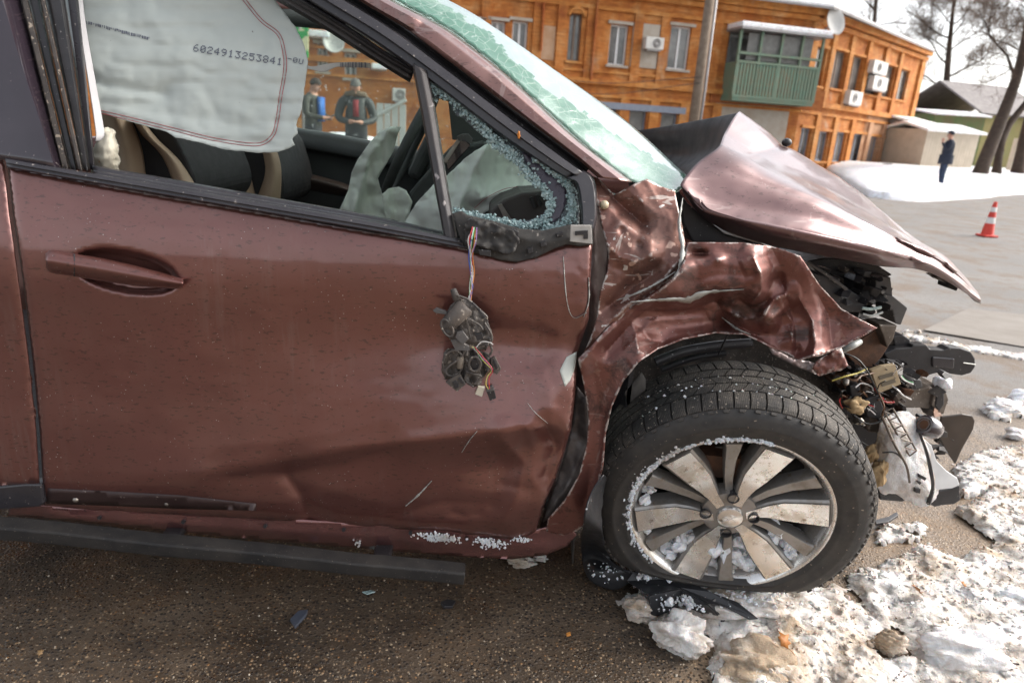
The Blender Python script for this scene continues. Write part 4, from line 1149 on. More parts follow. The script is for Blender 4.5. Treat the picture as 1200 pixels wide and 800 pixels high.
while x < 175:
    w_ = rng.choice((.9, 1.2, 2.0)); hh = rng.choice((2.2, 3.4, 3.8)); y = 24 + (x - 98) * .255 + rng.uniform(-.3, .3)
    k = len(vs); vs += [(x, y), (x + w_, y + w_ * .25), (x + w_, y + w_ * .25 + hh), (x, y + hh)]; fs.append((k + 3, k + 2, k + 1, k)); x += w_ + rng.choice((.5, .7, 1.4))
vs = np.array(vs); V = PY(vs[:, 0], vs[:, 1], cur_Y(vs[:, 0], vs[:, 1]) - .0016); mesh_obj('printed_code', V, face_cam(V, fs), M['ink'], AIR, False)
# strap with a printed bar pattern, tied back across the cabin
ST = [(336, 74, .24), (352, 77, .25), (366, 80, .26), (380, 80, .27), (396, 76, .28), (416, 76, .29), (434, 77, .30)]
STt = [(x, y - w_, Y) for (x, y, Y), w_ in zip(ST, (2.5, 2.5, 2, 4.5, 2.5, 3, 3))]; STb = [(x, y + w_, Y) for (x, y, Y), w_ in zip(ST, (2.5, 2.5, 2, 4.5, 2.5, 3, 3))]
stp = loft('airbag_strap', [STt, STb], 40, 6, M['cream'], AIR, thick=.001); stp.data.materials[0] = plain('strap_white', (.62, .62, .60), .7, 0, (.52, .52, .5), 20)
x = 399
while x < 431:
    w_ = rng.choice((.8, 1.2, 1.8)); Yx = np.interp(x, [q[0] for q in ST], [q[2] for q in ST]) - .004
    slab('bar_print', [(x, 73.2), (x + w_, 73.3), (x + w_, 79.3), (x, 79.2)], Yx, .001, M['ink'], AIR, 0); x += w_ + rng.choice((1.2, 1.8, 2.6))
slab('red_print', [(345, 75.5), (352, 77), (352, 78.4), (345, 77)], .24, .001, M['stitch'], AIR, 0)
# folded side airbag and its orange seam
sa = loft('side_airbag', [[(106, 176, .17), (112, 168, .15), (118, 160, .15), (122, 151, .16), (130, 150, .18)], [(108, 194, .16), (114, 185, .13), (122, 175, .12), (128, 164, .13), (134, 156, .17)],
                          [(110, 204, .17), (122, 200, .14), (130, 190, .13), (135, 176, .14), (136, 162, .18)], [(125, 206, .19), (136, 204, .17), (140, 197, .17), (138, 180, .18), (137, 166, .2)]], 30, 24, M['cream'], CAR,
          lambda px, py, u, v: .006 * ridged(px / 9., py / 9., 111, 2), .002)
tube('seam', [(116, 190, .128), (126, 183, .122), (137, 172, .15)], .0009, M['orange'], sa, 5, 14)
# seats
def seat(shift, name, tanp, blackp, piping, Y):
    s = slab(name, blackp, Y, .42, M['seat_black'], CAR, .03, curve=True)
    for tp in tanp:
        loft('bolster', [[(x, y, Y - .004) for x, y in tp[0]], [((x + a) / 2, (y + b) / 2, Y - .04) for (x, y), (a, b) in zip(tp[0], tp[1])], [(x, y, Y - .004) for x, y in tp[1]]], 24, 12, M['tan'], s, thick=.004)
    for pp in piping:
        tube('seat_seam', [(x, y, Y - .004) for x, y in pp], .0015, M['black'], s, 5, 20)
seat(0, 'seat', [([(108, 120), (120, 150), (128, 180), (134, 215)], [(152, 136), (162, 160), (168, 182), (173, 225)]),
                 ([(152, 134), (166, 158), (190, 184), (208, 228)], [(168, 142), (186, 164), (212, 190), (236, 228)])],
     [(112, 60), (150, 90), (175, 120), (205, 160), (230, 230), (180, 270), (120, 260)], [[(146, 138), (158, 160), (164, 190)]], .40)
seat(1, 'seat', [([(232, 148), (243, 170), (256, 190), (270, 235)], [(266, 150), (278, 175), (290, 195), (302, 238)]),
                 ([(303, 165), (309, 184), (310, 206), (298, 240)], [(320, 165), (328, 188), (330, 210), (328, 244)])],
     [(170, 100), (240, 130), (300, 150), (322, 180), (326, 240), (240, 262), (170, 250)], [[(268, 160), (280, 190), (290, 225)]], .95)
# opposite door: padded top, armrest, glass
fd = loft('opposite_door', [[(250, 128, 1.56), (335, 147, 1.56), (400, 158, 1.56), (480, 174, 1.56), (560, 192, 1.56)], [(250, 131, 1.44), (335, 151, 1.44), (400, 162, 1.44), (480, 178, 1.44), (560, 196, 1.44)],
                            [(250, 150, 1.41), (335, 168, 1.41), (400, 180, 1.41), (480, 196, 1.41), (560, 214, 1.41)], [(250, 172, 1.45), (335, 190, 1.45), (400, 200, 1.45), (480, 216, 1.45), (560, 232, 1.45)],
                            [(250, 330, 1.45), (335, 330, 1.45), (400, 330, 1.45), (480, 330, 1.45), (560, 330, 1.45)]], 40, 30, M['interior'], CAR, thick=.004)
loft('armrest', [[(332, 198, 1.40), (360, 203, 1.38), (395, 212, 1.38), (412, 218, 1.40)], [(332, 204, 1.36), (360, 209, 1.33), (395, 218, 1.33), (412, 224, 1.36)], [(334, 216, 1.38), (360, 222, 1.36), (395, 229, 1.36), (410, 230, 1.38)]], 20, 12, plain('brown_armrest', (.075, .05, .038), .55, 0, (.06, .04, .03), 10), fd, thick=.01)
def window_glass():
    m, t = newmat('droplet_glass')
    out = t.n['Material Output']; t.n.remove(t.p)
    tr = t.n.new('ShaderNodeBsdfTransparent'); tr.inputs[0].default_value = (.80, .86, .83, 1)
    gl = t.n.new('ShaderNodeBsdfGlossy'); gl.inputs['Roughness'].default_value = .02
    df = t.n.new('ShaderNodeBsdfTranslucent'); df.inputs[0].default_value = (.75, .82, .80, 1)
    fr = t.n.new('ShaderNodeFresnel'); fr.inputs[0].default_value = 1.35
    m1 = t.n.new('ShaderNodeMixShader'); t.L(fr.outputs[0], m1.inputs[0]); t.L(tr.outputs[0], m1.inputs[1]); t.L(gl.outputs[0], m1.inputs[2])
    dr = t.ramp(t.noise(60, 3, .6), (.64, .03), (.70, .26))
    m2 = t.n.new('ShaderNodeMixShader'); t.L(dr, m2.inputs[0]); t.L(m1.outputs[0], m2.inputs[1]); t.L(df.outputs[0], m2.inputs[2])
    t.L(m2.outputs[0], out.inputs[0]); return m
M['glass'] = window_glass()
mesh_obj('side_glass', [P(200, -90, 1.36), P(440, -90, 1.36), P(560, 195, 1.52), P(200, 125, 1.52)], [(0, 1, 2, 3)], M['glass'], fd, False, .004)
# steering wheel
bm = bmesh.new(); c = P(480, 172, 1.12); Rw = .185
ex = Vector((.43, 0, .90)).normalized(); ey = Vector((0, 1, 0)); ring = [Vector(c) + (ex * math.cos(a) + ey * math.sin(a)) * Rw for a in np.linspace(0, 2 * math.pi, 49)]
add_tube(bm, ring, .0165, 10, False); sw = bm_obj('steering_wheel', bm, M['interior'], CAR, True)
bm = bmesh.new(); add_box(bm, (0, 0, 0), (.16, .14, .05), None); bm.transform(Matrix.Translation(Vector(c) + Vector((.05, 0, -.03))) @ Matrix.Rotation(rad(-65), 4, 'Y')); bm_obj('wheel_boss', bm, M['interior'], sw, bevel=.02)
def wr(seed, amp, sc):
    return lambda x, y: amp * ridged(x / sc, y / (sc * 1.6), seed, 3) + amp * .6 * fbm(x / (sc * 2), y / (sc * 2), seed + 5, 3)
w1 = wr(121, .030, 26.)
o = panel('steering_airbag', [(397, 247), (408, 224), (412, 202), (419, 187), (434, 166), (446, 154), (459, 148), (470, 149), (466, 158), (461, 178), (450, 196), (443, 209), (447, 226), (451, 244), (454, 262), (430, 268), (400, 256)],
      lambda x, y: .98 + w1(x, y) + fold(x, y, [(455, 152), (432, 185), (420, 230), (412, 255)], -.05, 12, 9, 2) + fold(x, y, [(446, 160), (428, 215), (436, 250)], .03, 8, 8, 2), M['fabric2'], CAR, 2.4, .002, curve=False)
w2 = wr(131, .018, 18.)
panel('steering_airbag', [(447, 228), (456, 221), (467, 219), (476, 223), (483, 236), (479, 252), (472, 268), (454, 266), (450, 246)], lambda x, y: .86 + w2(x, y) + fold(x, y, [(462, 222), (465, 262)], .03, 8, 8, 2), M['fabric2'], CAR, 2.4, .002)
# dashboard with passenger airbag
da = slab('dashboard', [(470, 262), (480, 225), (505, 196), (528, 172), (566, 166), (606, 182), (652, 226), (656, 270), (560, 292), (470, 300)], .92, .48, M['interior'], CAR, .01)
slab('dashboard_end', [(576, 246), (590, 234), (612, 226), (640, 224), (650, 262), (600, 272), (574, 268)], .40, .5, plain('grey_brown_dash', (.075, .062, .058), .6, 0, (.06, .05, .048), 10, .2, 300), da, .006)
for px_ in ((620, 232), (627, 229)):
    slab('air_vent', [(px_[0], px_[1]), (px_[0] + 4, px_[1] - 1.5), (px_[0] + 9, px_[1] + 11), (px_[0] + 5, px_[1] + 13)], .392, .006, M['black'], da, .001)
slab('silver_strip', [(583, 240), (588, 239), (600, 258), (599, 264), (594, 264)], .39, .008, M['metal'], da, .001)
slab('dark_screen', [(522, 190), (541, 161), (552, 170), (525, 200)], .84, .02, M['gloss_black'], da, .002)
slab('screen_frame', [(519, 188), (539, 158), (543, 160), (523, 192)], .83, .03, M['metal'], da, .001)
slab('screen_hood', [(535, 160), (541, 157), (549, 157), (554, 163), (553, 169), (546, 166), (537, 165)], .82, .05, M['grey_plastic'], da, .002)
w3 = wr(141, .032, 30.)
pb = panel('dashboard_airbag', [(472, 264), (488, 238), (508, 216), (526, 204), (543, 187), (558, 176), (572, 168), (580, 171), (588, 177), (600, 188), (612, 198), (622, 210), (629, 220), (625, 225), (612, 227), (600, 230), (586, 236), (574, 246), (562, 253), (548, 256), (530, 258), (520, 292), (474, 292)],
      lambda x, y: .62 + w3(x, y) + fold(x, y, [(572, 168), (552, 205), (535, 250)], -.05, 12, 10, 2) + fold(x, y, [(600, 190), (582, 218), (560, 246)], .03, 9, 9, 2) + fold(x, y, [(626, 222), (590, 224), (566, 232)], -.05, 9, 9, 2), M['fabric3'], CAR, 2.2, .002, jag=.3)
q = catmull(np.array([(556, 244), (570, 232), (590, 222), (606, 219)], float), 30)
tube('stitching', [(x, y, .545) for x, y in q], .0008, M['stitch'], pb, 5)
slab('pillar_trim', [(524, 108), (534, 116), (570, 142), (606, 172), (600, 182), (560, 166), (530, 164)], 1.15, .1, M['interior'], CAR, .004)
def daylight_glass():  # see-through material, made so daylight reaches the cabin through the roof
    m, t = newmat('cabin_light_glass'); out = t.n['Material Output']
    t.set(Base_Color=(.05, .06, .06), Roughness=.05, Specular_IOR_Level=.8)
    tr = t.n.new('ShaderNodeBsdfTransparent'); tr.inputs[0].default_value = (.72, .78, .77, 1); mx = t.n.new('ShaderNodeMixShader'); mx.inputs[0].default_value = .85
    t.L(t.p.outputs[0], mx.inputs[1]); t.L(tr.outputs[0], mx.inputs[2]); t.L(mx.outputs[0], out.inputs[0]); return m
M['daylight_glass'] = daylight_glass()
M['rear_glass'] = M['daylight_glass']
# body shell around the cabin: see-through roof added for cabin light, floor, bulkhead, far side
def shell():
    n = 24
    e = catmull(np.array([(-2.6, .30, 1.47), (-1.8, .27, 1.52), (-1.3, .26, 1.49), (WN[0][0], .25, WN[0][2])]), n)
    m = e.copy(); m[:, 1] = .81; m[:, 2] += .07
    f = e.copy(); f[:, 1] = 1.62 - f[:, 1]
    t = np.linspace(0, 2, 21); V = []
    for k in t:
        a, b, u = (e, m, k) if k < 1 else (m, f, k - 1)
        w = math.sin(u * math.pi / 2) if k < 1 else 1 - math.cos(u * math.pi / 2)
        q = a * (1 - u) + b * u; q[:, 2] = a[:, 2] * (1 - w) + b[:, 2] * w; V.append(q)
    V = np.vstack(V); F = grid_faces(n, 21)
    nn = np.cross(V[1] - V[0], V[n] - V[0]); F = F if nn[2] > 0 else [x[::-1] for x in F]
    mesh_obj('light_inlet_roof', V, F, M['daylight_glass'], CAR, True, 0)  # unseen roof, made of glass only to brighten the cabin
    bm = bmesh.new(); add_tube(bm, [tuple(q + np.array([0, .0, .0])) for q in e], .045, 10); bm_obj('roof_side', bm, M['paint'], CAR, True)
    bm = bmesh.new(); add_tube(bm, [tuple(q) for q in f], .045, 10); bm_obj('roof_side', bm, M['paint'], CAR, True)
    Vg = []
    for z in np.linspace(1.02, 1.46, 6):
        for x_ in np.linspace(-2.6, -1.62, 10): Vg.append((x_, float(np.interp(z, _pz, _py)) + .03, z))
    mesh_obj('rear_side_glass', Vg, grid_faces(10, 6), M['rear_glass'], CAR, True, 0)
    def quad(name, pts, mat, th=.01): mesh_obj(name, pts, [list(range(len(pts)))], mat, CAR, False, th)
    quad('floor_pan', [(-2.6, .10, .30), (.0, .10, .30), (.0, 1.52, .30), (-2.6, 1.52, .30)], M['black'])
    quad('rear_bulkhead', [(-2.6, .10, .30), (-2.6, 1.52, .30), (-2.6, 1.52, 1.45), (-2.6, .30, 1.45)], M['interior'])
    quad('bulkhead', [(-.22, .16, .30), (-.22, 1.5, .30), (-.22, 1.5, .98), (-.22, .16, .98)], M['black'])
    Z = np.array([.25, .4, .6, .8, .9, 1.0]); V = []
    for z in Z:
        for x in np.linspace(-2.6, .55, 20): V.append((x, 1.62 - np.interp(z, _pz, _py) - .10 * max(0, (x + .15) / .7) ** 2, z))
    mesh_obj('opposite_side', V, grid_faces(20, len(Z)), M['paint'], CAR, True, .02)
    fa = WF; bm = bmesh.new(); add_tube(bm, [fa[i] for i in range(0, 90, 8)] + [fa[-1]], .035, 8); bm_obj('opposite_pillar', bm, M['interior'], CAR, True)
    bm = bmesh.new(); add_tube(bm, [(-1.45, 1.5, 1.0), (-1.42, 1.42, 1.3), (-1.38, 1.34, 1.48)], .05, 8); bm_obj('opposite_door_pillar', bm, M['interior'], CAR, True)
    bm = bmesh.new(); add_tube(bm, [(-2.4, 1.36, 1.45), (-1.6, 1.36, 1.47), tuple(WF[0])], .035, 8); bm_obj('roof_rail', bm, M['interior'], CAR, True)
shell()
def dY(x, y, o=0.): return float(bodyY(np.array([x], float), np.array([y], float))[0]) + o
# ================================================================== broken quarter light
def shards(name, bands, n, off, parent, mat, size=(.0014, .0056), seed=3):
    rng = np.random.default_rng(seed); V = []; F = []
    for pts, w, share in bands:
        k = int(n * share); q = catmull(np.array(pts, float), 200)
        i = rng.integers(0, 200, k); c = q[i] + rng.normal(0, 1, (k, 2)) * w * .45
        Y = bodyY(c[:, 0], c[:, 1]) + off + rng.normal(0, .003, k); C = PY(c[:, 0], c[:, 1], Y)
        for p in C:
            s = rng.uniform(*size); b = len(V)
            R = np.linalg.qr(rng.normal(size=(3, 3)))[0]
            for d in ((-1, -1, -1), (1, -1, -1), (1, 1, -1), (-1, 1, -1), (-1, -1, 1), (1, -1, 1), (1, 1, 1), (-1, 1, 1)):
                V.append(p + R @ (np.array(d) * s * .5 * rng.uniform(.6, 1.2, 3)))
            for f in ((3, 2, 1, 0), (4, 5, 6, 7), (0, 1, 5, 4), (1, 2, 6, 5), (2, 3, 7, 6), (3, 0, 4, 7)): F.append([b + j for j in f])
    o = mesh_obj(name, V, F, mat, parent, False); tag(o, kind='stuff'); return o
def shard_mat():
    m, t = newmat('glass_crumbs')
    c = t.mix(t.noise(160, 2), (.22, .42, .42), (.80, .90, .90))
    t.set(Base_Color=c, Roughness=.12, Transmission_Weight=.45, IOR=1.45); return m
M['shard'] = shard_mat()
QL = panel('quarter_light', [(503, 92), (560, 137), (616, 175), (669, 209), (677, 225), (680, 264), (640, 272), (580, 262), (532, 250), (531, 243), (560, 250), (590, 256), (612, 259), (630, 256), (641, 246), (642, 232), (632, 216), (618, 205), (606, 192), (590, 178), (575, 168), (566, 158), (552, 148), (545, 140), (534, 134), (526, 118), (506, 113)],
           onbody(.035, lambda x, y: .002 * fbm(x / 5., y / 5., 151, 2)), None or plain('crazed_pane', (.12, .155, .165), .25, 0, (.045, .045, .055), 60, .8, 160, .004, speck=(190, .56, (.42, .56, .56))), DOOR, 2.6, .004, jag=.8)
panel('tinted_film', [(612, 178), (634, 187), (654, 202), (663, 216), (664, 236), (657, 254), (648, 262), (640, 256), (646, 240), (642, 224), (630, 208), (618, 194)], onbody(.031), plain('plum_film', (.035, .028, .042), .3, 0, (.05, .042, .06), 30, .2, 80), QL, 4, .002, jag=.6)
shards('glass_crumbs', [([(504, 98), (520, 108), (540, 124), (560, 142), (575, 160), (590, 174), (606, 188)], 8, .34), ([(606, 188), (622, 206), (636, 220), (645, 236), (642, 252), (630, 261), (612, 264), (590, 261), (560, 254), (534, 247)], 5.5, .38),
                        ([(626, 184), (648, 200), (664, 214), (670, 236), (668, 255), (655, 265), (636, 268)], 5.5, .28)], 2300, .026, QL, M['shard'])
# ================================================================== mirror foot, wires, torn-off mirror
M['mount'] = plain('rough_black_plastic', (.022, .021, .021), .72, 0, (.05, .046, .042), 22, .3, 200, spec=.3, speck=(130, .70, (.2, .18, .16)))
MB = panel('mirror_base', [(530, 250), (541, 247), (548, 252), (575, 258), (610, 268), (636, 270), (655, 266), (668, 263), (694, 263), (695, 286), (680, 288), (664, 286), (648, 292), (628, 302), (605, 307), (585, 304), (562, 297), (548, 294), (541, 285)],
           onbody(-.010, lambda x, y: .0015 * fbm(x / 12., y / 9., 161, 2) * (x < 640) + fold(x, y, [(552, 262), (600, 276), (640, 284), (664, 278)], -.008, 6, 8, 2)), M['mount'], DOOR, 2.6, .012)
panel('broken_mount', [(545, 262), (556, 257), (572, 260), (588, 266), (602, 270), (607, 280), (604, 294), (596, 298), (580, 294), (560, 288), (546, 284)], onbody(-.032, lambda x, y: .010 * fbm(x / 9., y / 8., 163, 3)), M['mount'], MB, 2, .006, jag=.8)
for k, pg in enumerate(([(548, 258), (553, 256), (553, 282), (547, 284)], [(600, 268), (608, 272), (609, 285), (602, 292), (598, 282)], [(560, 292), (575, 294), (575, 301), (562, 299)], [(618, 292), (624, 290), (625, 296), (619, 298)], [(633, 284), (640, 282), (641, 288), (634, 290)], [(652, 274), (660, 272), (660, 276), (653, 278)])):
    slab('mount_rib', pg, float(bodyY(np.array([pg[0][0]]), np.array([pg[0][1]]))[0]) - .034 + (.012 if k > 2 else 0), .012, M['black'], MB, .001)
slab('pale_clip', [(669, 264), (693, 264), (694, 286), (668, 283)], dY(680, 275, -.026), .006, plain('dusty_grey_clip', (.42, .40, .37), .6, 0, (.3, .28, .26), 30), MB, .001)
slab('clip_slot', [(674, 271), (689, 270), (689, 280), (684, 280), (684, 275), (674, 276)], dY(680, 275, -.029), .004, M['black'], MB, 0)
WIRE = dict(white=(.70, .68, .66), red=(.45, .03, .03), green=(.06, .30, .09), blue=(.05, .10, .42), orange=(.55, .20, .04), purple=(.22, .10, .30), yellow=(.6, .5, .12), black=(.02, .02, .02), brown=(.16, .08, .04))
for k in WIRE: M['wire_' + k] = plain('wire_' + k, WIRE[k], .45, 0, tuple(v * .8 for v in WIRE[k]), 30)
for i, k in enumerate(('white', 'red', 'blue', 'white', 'green', 'orange', 'white', 'purple')):
    r_ = random.Random(i); x0 = 548 + i * 1.5
    pts = [(556 + i * .8 - 3, 268 + r_.uniform(-3, 3), dY(553, 270, -.036)), (x0 + r_.uniform(-1, 1), 282, dY(552, 282, -.044)), (552 + r_.uniform(-3, 3), 300, dY(552, 300, -.028)), (553.5 + r_.uniform(-2.5, 2.5), 318, dY(553, 318, -.02)), (552.5 + r_.uniform(-2, 2), 335, dY(553, 335, -.024)), (550 + r_.uniform(-2, 2), 352, dY(550, 352, -.03))]
    tube('wire', pts, .0011, M['wire_' + k], MB, 6, 26)
zz = lambda x, y: (500 + .1876 * x, 330 + .1876 * y)
def zp(*q): return [zz(*p) for p in q]
mY = dY(545, 395, -.012)
MR = panel('hanging_mirror', zp((150, 150), (200, 110), (265, 112), (330, 175), (375, 230), (405, 310), (400, 370), (370, 420), (330, 430), (240, 420), (170, 390), (120, 330), (88, 280), (100, 230)),
           lambda x, y: mY - .012 - .02 * np.exp(-(((x - 540) / 16) ** 2 + ((y - 380) / 22) ** 2)) + .006 * fbm(x / 5., y / 5., 171, 3), M['dirty_plastic'], CAR, 1.8, .004)
tag(MR, 'torn-off mirror innards dangling on wires')
panel('mirror_carrier', zp((110, 440), (150, 420), (250, 430), (300, 420), (380, 450), (420, 500), (400, 560), (350, 600), (340, 640), (290, 660), (240, 620), (180, 610), (120, 610), (92, 560), (95, 500)),
      lambda x, y: mY - .004 - .012 * np.abs(np.sin(x / 4.)) + .008 * fbm(x / 4., y / 4., 173, 3), M['dirty_plastic'], MR, 1.8, .004, jag=.4)
def lump(name, a, b, r0, r1, mat=None, seg=14, Y0=0, Y1=0):
    A, B = zz(*a), zz(*b); bm = bmesh.new(); p0 = P(A[0], A[1], mY + Y0); p1 = P(B[0], B[1], mY + Y1)
    add_tube(bm, [p0, p0 * .9 + p1 * .1, p0 * .1 + p1 * .9, p1], [r0 * .8, r0, r1, r1 * .8], seg); return bm_obj(name, bm, mat or M['dirty_plastic'], MR, True, 40)
lump('motor_housing', (250, 150), (130, 275), .0185, .0150, Y0=-.03, Y1=-.034)
lump('mount_peg', (165, 45), (190, 115), .0062, .0075, Y0=-.02, Y1=-.02)
lump('gear_cup', (210, 470), (205, 540), .007, .006, plain('dusty_tan_plastic', (.20, .16, .125), .7, 0, (.12, .1, .08), 30), Y0=-.022, Y1=-.022)
def ringt(name, c, rx, ry, r, Y, ang=0, mat=None):
    pts = []
    for a in np.linspace(0, 2 * math.pi, 25):
        x, y = rx * math.cos(a), ry * math.sin(a); x, y = x * math.cos(ang) - y * math.sin(ang), x * math.sin(ang) + y * math.cos(ang)
        q = zz(c[0] + x, c[1] + y); pts.append((q[0], q[1], mY + Y))
    return tube(name, pts, r, mat or M['dirty_plastic'], MR, 6)
ringt('drive_ring', (128, 290), 30, 58, .0022, -.046, -.5); ringt('drive_ring', (300, 515), 36, 44, .003, -.026); ringt('drive_ring', (165, 510), 62, 80, .0022, -.02, .2)
def rod(name, pts, r=.0018, Y=-.028, mat=None): return tube(name, [(*zz(*p), mY + Y) for p in pts], r, mat or M['dirty_plastic'], MR, 6, max(8, 4 * len(pts)))
rod('carrier_frame', [(190, 85), (260, 112), (320, 165), (372, 215), (376, 240), (358, 248), (400, 320), (408, 365), (395, 385), (408, 430), (385, 470)], .0024)
rod('carrier_rib', [(245, 230), (262, 300), (275, 360)], .002, -.034); rod('carrier_rib', [(270, 235), (330, 270), (350, 300)], .002, -.034); rod('carrier_rib', [(110, 560), (150, 520), (210, 480), (240, 430)], .002, -.026); rod('carrier_rib', [(245, 560), (290, 575), (340, 590), (300, 640)], .0024, -.024); rod('carrier_rib', [(260, 560), (240, 610), (290, 655)], .0024, -.022)
for nm, pg, Y, mt in (('bracket_tab', ((38, 183), (62, 166), (122, 186), (128, 206), (60, 198)), -.03, 'grey_plastic'), ('bracket_tab', ((190, 320), (225, 310), (262, 360), (225, 395), (180, 350)), -.052, 'grey_plastic'), ('bracket_tab', ((150, 370), (200, 368), (265, 405), (268, 432), (180, 430)), -.045, 'grey_plastic'),
                      ('socket_box', ((118, 628), (205, 575), (245, 640), (190, 688)), -.028, 'dirty_plastic'), ('socket_slot', ((160, 630), (185, 618), (205, 655), (180, 672)), -.031, 'black'), ('socket_slot', ((195, 605), (212, 597), (238, 632), (222, 640)), -.031, 'black'),
                      ('plug_frame', ((398, 485), (425, 468), (465, 545), (440, 580), (420, 570)), -.02, 'dirty_plastic'), ('plug_slot', ((412, 492), (424, 486), (448, 540), (436, 550)), -.023, 'black'), ('frame_slot', ((315, 178), (330, 170), (368, 222), (352, 232)), -.034, 'black'), ('frame_slot', ((275, 135), (288, 130), (315, 158), (305, 165)), -.034, 'black'),
                      ('pale_plug', ((303, 703), (320, 655), (364, 662), (345, 720)), -.014, 'cream'), ('dark_plug', ((374, 682), (418, 658), (434, 728), (395, 745)), -.018, 'black'), ('plug_collar', ((372, 690), (376, 662), (412, 650), (424, 680)), -.02, 'grey_plastic'), ('hollow', ((278, 490), (318, 488), (330, 530), (300, 552), (276, 530)), -.021, 'black'), ('hollow', ((300, 330), (345, 320), (352, 350), (318, 370)), -.036, 'black')):
    slab(nm, [zz(*p) for p in pg], mY + Y, .009, M[mt], MR, .0008)
for k, pts in (('yellow', [(285, 405), (330, 460), (360, 500), (405, 550), (380, 590), (370, 640), (385, 670)]), ('green', [(290, 410), (325, 455), (350, 495)]), ('purple', [(290, 415), (340, 470), (395, 525), (408, 555)]), ('white', [(310, 410), (345, 375), (395, 380), (414, 392)]), ('black', [(320, 400), (360, 392), (412, 402)]), ('brown', [(400, 545), (365, 590), (362, 630), (378, 665)]), ('red', [(300, 408), (345, 462), (402, 530), (412, 560), (390, 600), (392, 668)])):
    rod('wire', pts, .0009, -.04, M['wire_' + k])

# ================================================================== torn-open front end
FE = bpy.data.objects.new('front_end', None); FE.location = (.55, .3, .4); link(FE, CAR); tag(FE, 'torn-open front end with dangling bumper pieces')
for nm, pg, Y, dp, mt in (
    ('lamp_housing', [(945, 306), (968, 302), (1000, 304), (1026, 309), (1046, 322), (1030, 330), (1028, 354), (1014, 364), (1008, 350), (990, 336), (966, 326)], .36, .22, 'black'),
    ('lamp_housing', [(950, 318), (975, 326), (1000, 342), (1018, 352), (1010, 366), (992, 366), (970, 350)], .26, .12, 'black'),
    ('grey_case', [(1027, 322), (1044, 325), (1047, 352), (1040, 356), (1025, 354)], .32, .10, 'grey_plastic'),
    ('lamp_fin', [(1036, 344), (1048, 348), (1064, 361), (1056, 381), (1049, 379), (1046, 364), (1034, 358)], .30, .08, 'grey_plastic'),
    ('radiator_mount', [(990, 412), (1012, 396), (1030, 384), (1051, 383), (1044, 402), (1034, 418), (1022, 431), (1002, 428)], .27, .09, 'rust'),
    ('radiator_mount', [(1030, 380), (1052, 381), (1047, 398), (1040, 408), (1036, 396)], .24, .06, 'dull_metal'),
    ('fan_box', [(1046, 394), (1058, 392), (1067, 398), (1066, 408), (1050, 410)], .42, .06, 'black'),
    ('grille_bar', [(1036, 414), (1050, 408), (1068, 407), (1070, 404), (1086, 404), (1090, 409), (1106, 410), (1112, 407), (1126, 408), (1138, 412), (1143, 420), (1143, 430), (1138, 437), (1128, 440), (1112, 438), (1098, 437), (1080, 442), (1062, 440), (1046, 432)], .40, .035, 'black'),
    ('grille_patch', [(1093, 418), (1119, 420), (1118, 432), (1093, 430)], .395, .01, 'trim'),
    ('beam', [(1048, 462), (1062, 455), (1078, 456), (1090, 452), (1098, 458), (1094, 479), (1078, 478), (1048, 478)], .26, .10, 'dull_metal'),
    ('beam_end', [(1096, 458), (1108, 456), (1112, 468), (1106, 486), (1096, 482), (1092, 474)], .25, .10, 'dull_metal'),
    ('beam_hollow', [(1098, 462), (1107, 461), (1107, 474), (1101, 482), (1096, 476)], .247, .01, 'black'),
    ('clip_block', [(1060, 446), (1070, 444), (1076, 456), (1064, 458)], .25, .05, 'black'),
    ('clip_block', [(1070, 444), (1080, 445), (1082, 454), (1074, 456)], .26, .05, 'grey_plastic'),
    ('horn_bracket', [(985, 446), (1006, 444), (1020, 452), (1018, 466), (996, 464)], .22, .06, 'rust'),
    ('pump_body', [(996, 452), (1008, 450), (1010, 464), (998, 466)], .20, .05, 'black'),
    ('pump_body', [(1013, 468), (1030, 462), (1036, 478), (1030, 492), (1016, 488)], .20, .07, 'black'),
    ('hose_bracket', [(1022, 482), (1034, 486), (1030, 508), (1018, 506), (1014, 494)], .22, .05, 'dull_metal'),
    ('inner_panel', [(975, 430), (1000, 424), (1040, 420), (1060, 440), (1060, 500), (1000, 560), (985, 480)], .40, .05, 'black'),
    ('deflector', [(1103, 488), (1128, 485), (1140, 487), (1143, 493), (1141, 503), (1128, 526), (1120, 544), (1110, 530), (1100, 512)], .30, .006, 'deflector'),
    ('bumper_lip', [(1090, 577), (1110, 573), (1125, 569), (1126, 586), (1118, 591), (1104, 592), (1096, 594), (1088, 590)], .22, .10, 'black'),
    ('bumper_lip', [(1030, 574), (1052, 574), (1064, 584), (1058, 588), (1032, 586)], .26, .08, 'black')):
    if mt == 'deflector' and mt not in M: M[mt] = plain('dark_deflector', (.035, .026, .022), .35, 0, (.06, .045, .035), 12, speck=(90, .7, (.3, .26, .22)))
    slab(nm, pg, Y, dp, M[mt], FE, .003)
tube('lamp_rail', [(946, 307, .25), (966, 320, .245), (992, 339, .24)], .0042, M['grey_plastic'], FE, 6, 12)
tube('headlamp_edge', [(1010, 361, .24), (1020, 362, .24), (1032, 360, .25)], .004, plain('headlamp_glass', (.55, .66, .62), .15, .2, (.4, .5, .48), 60), FE, 6, 10)  # teal-white bits of broken headlamp glass
tube('headlamp_edge', [(1011, 368, .23), (1022, 370, .23), (1034, 366, .24)], .003, M['zinc'], FE, 6, 10)
tube('grille_trim', [(1129, 425, .392), (1143, 427, .392)], .0016, M['zinc'], FE, 5)
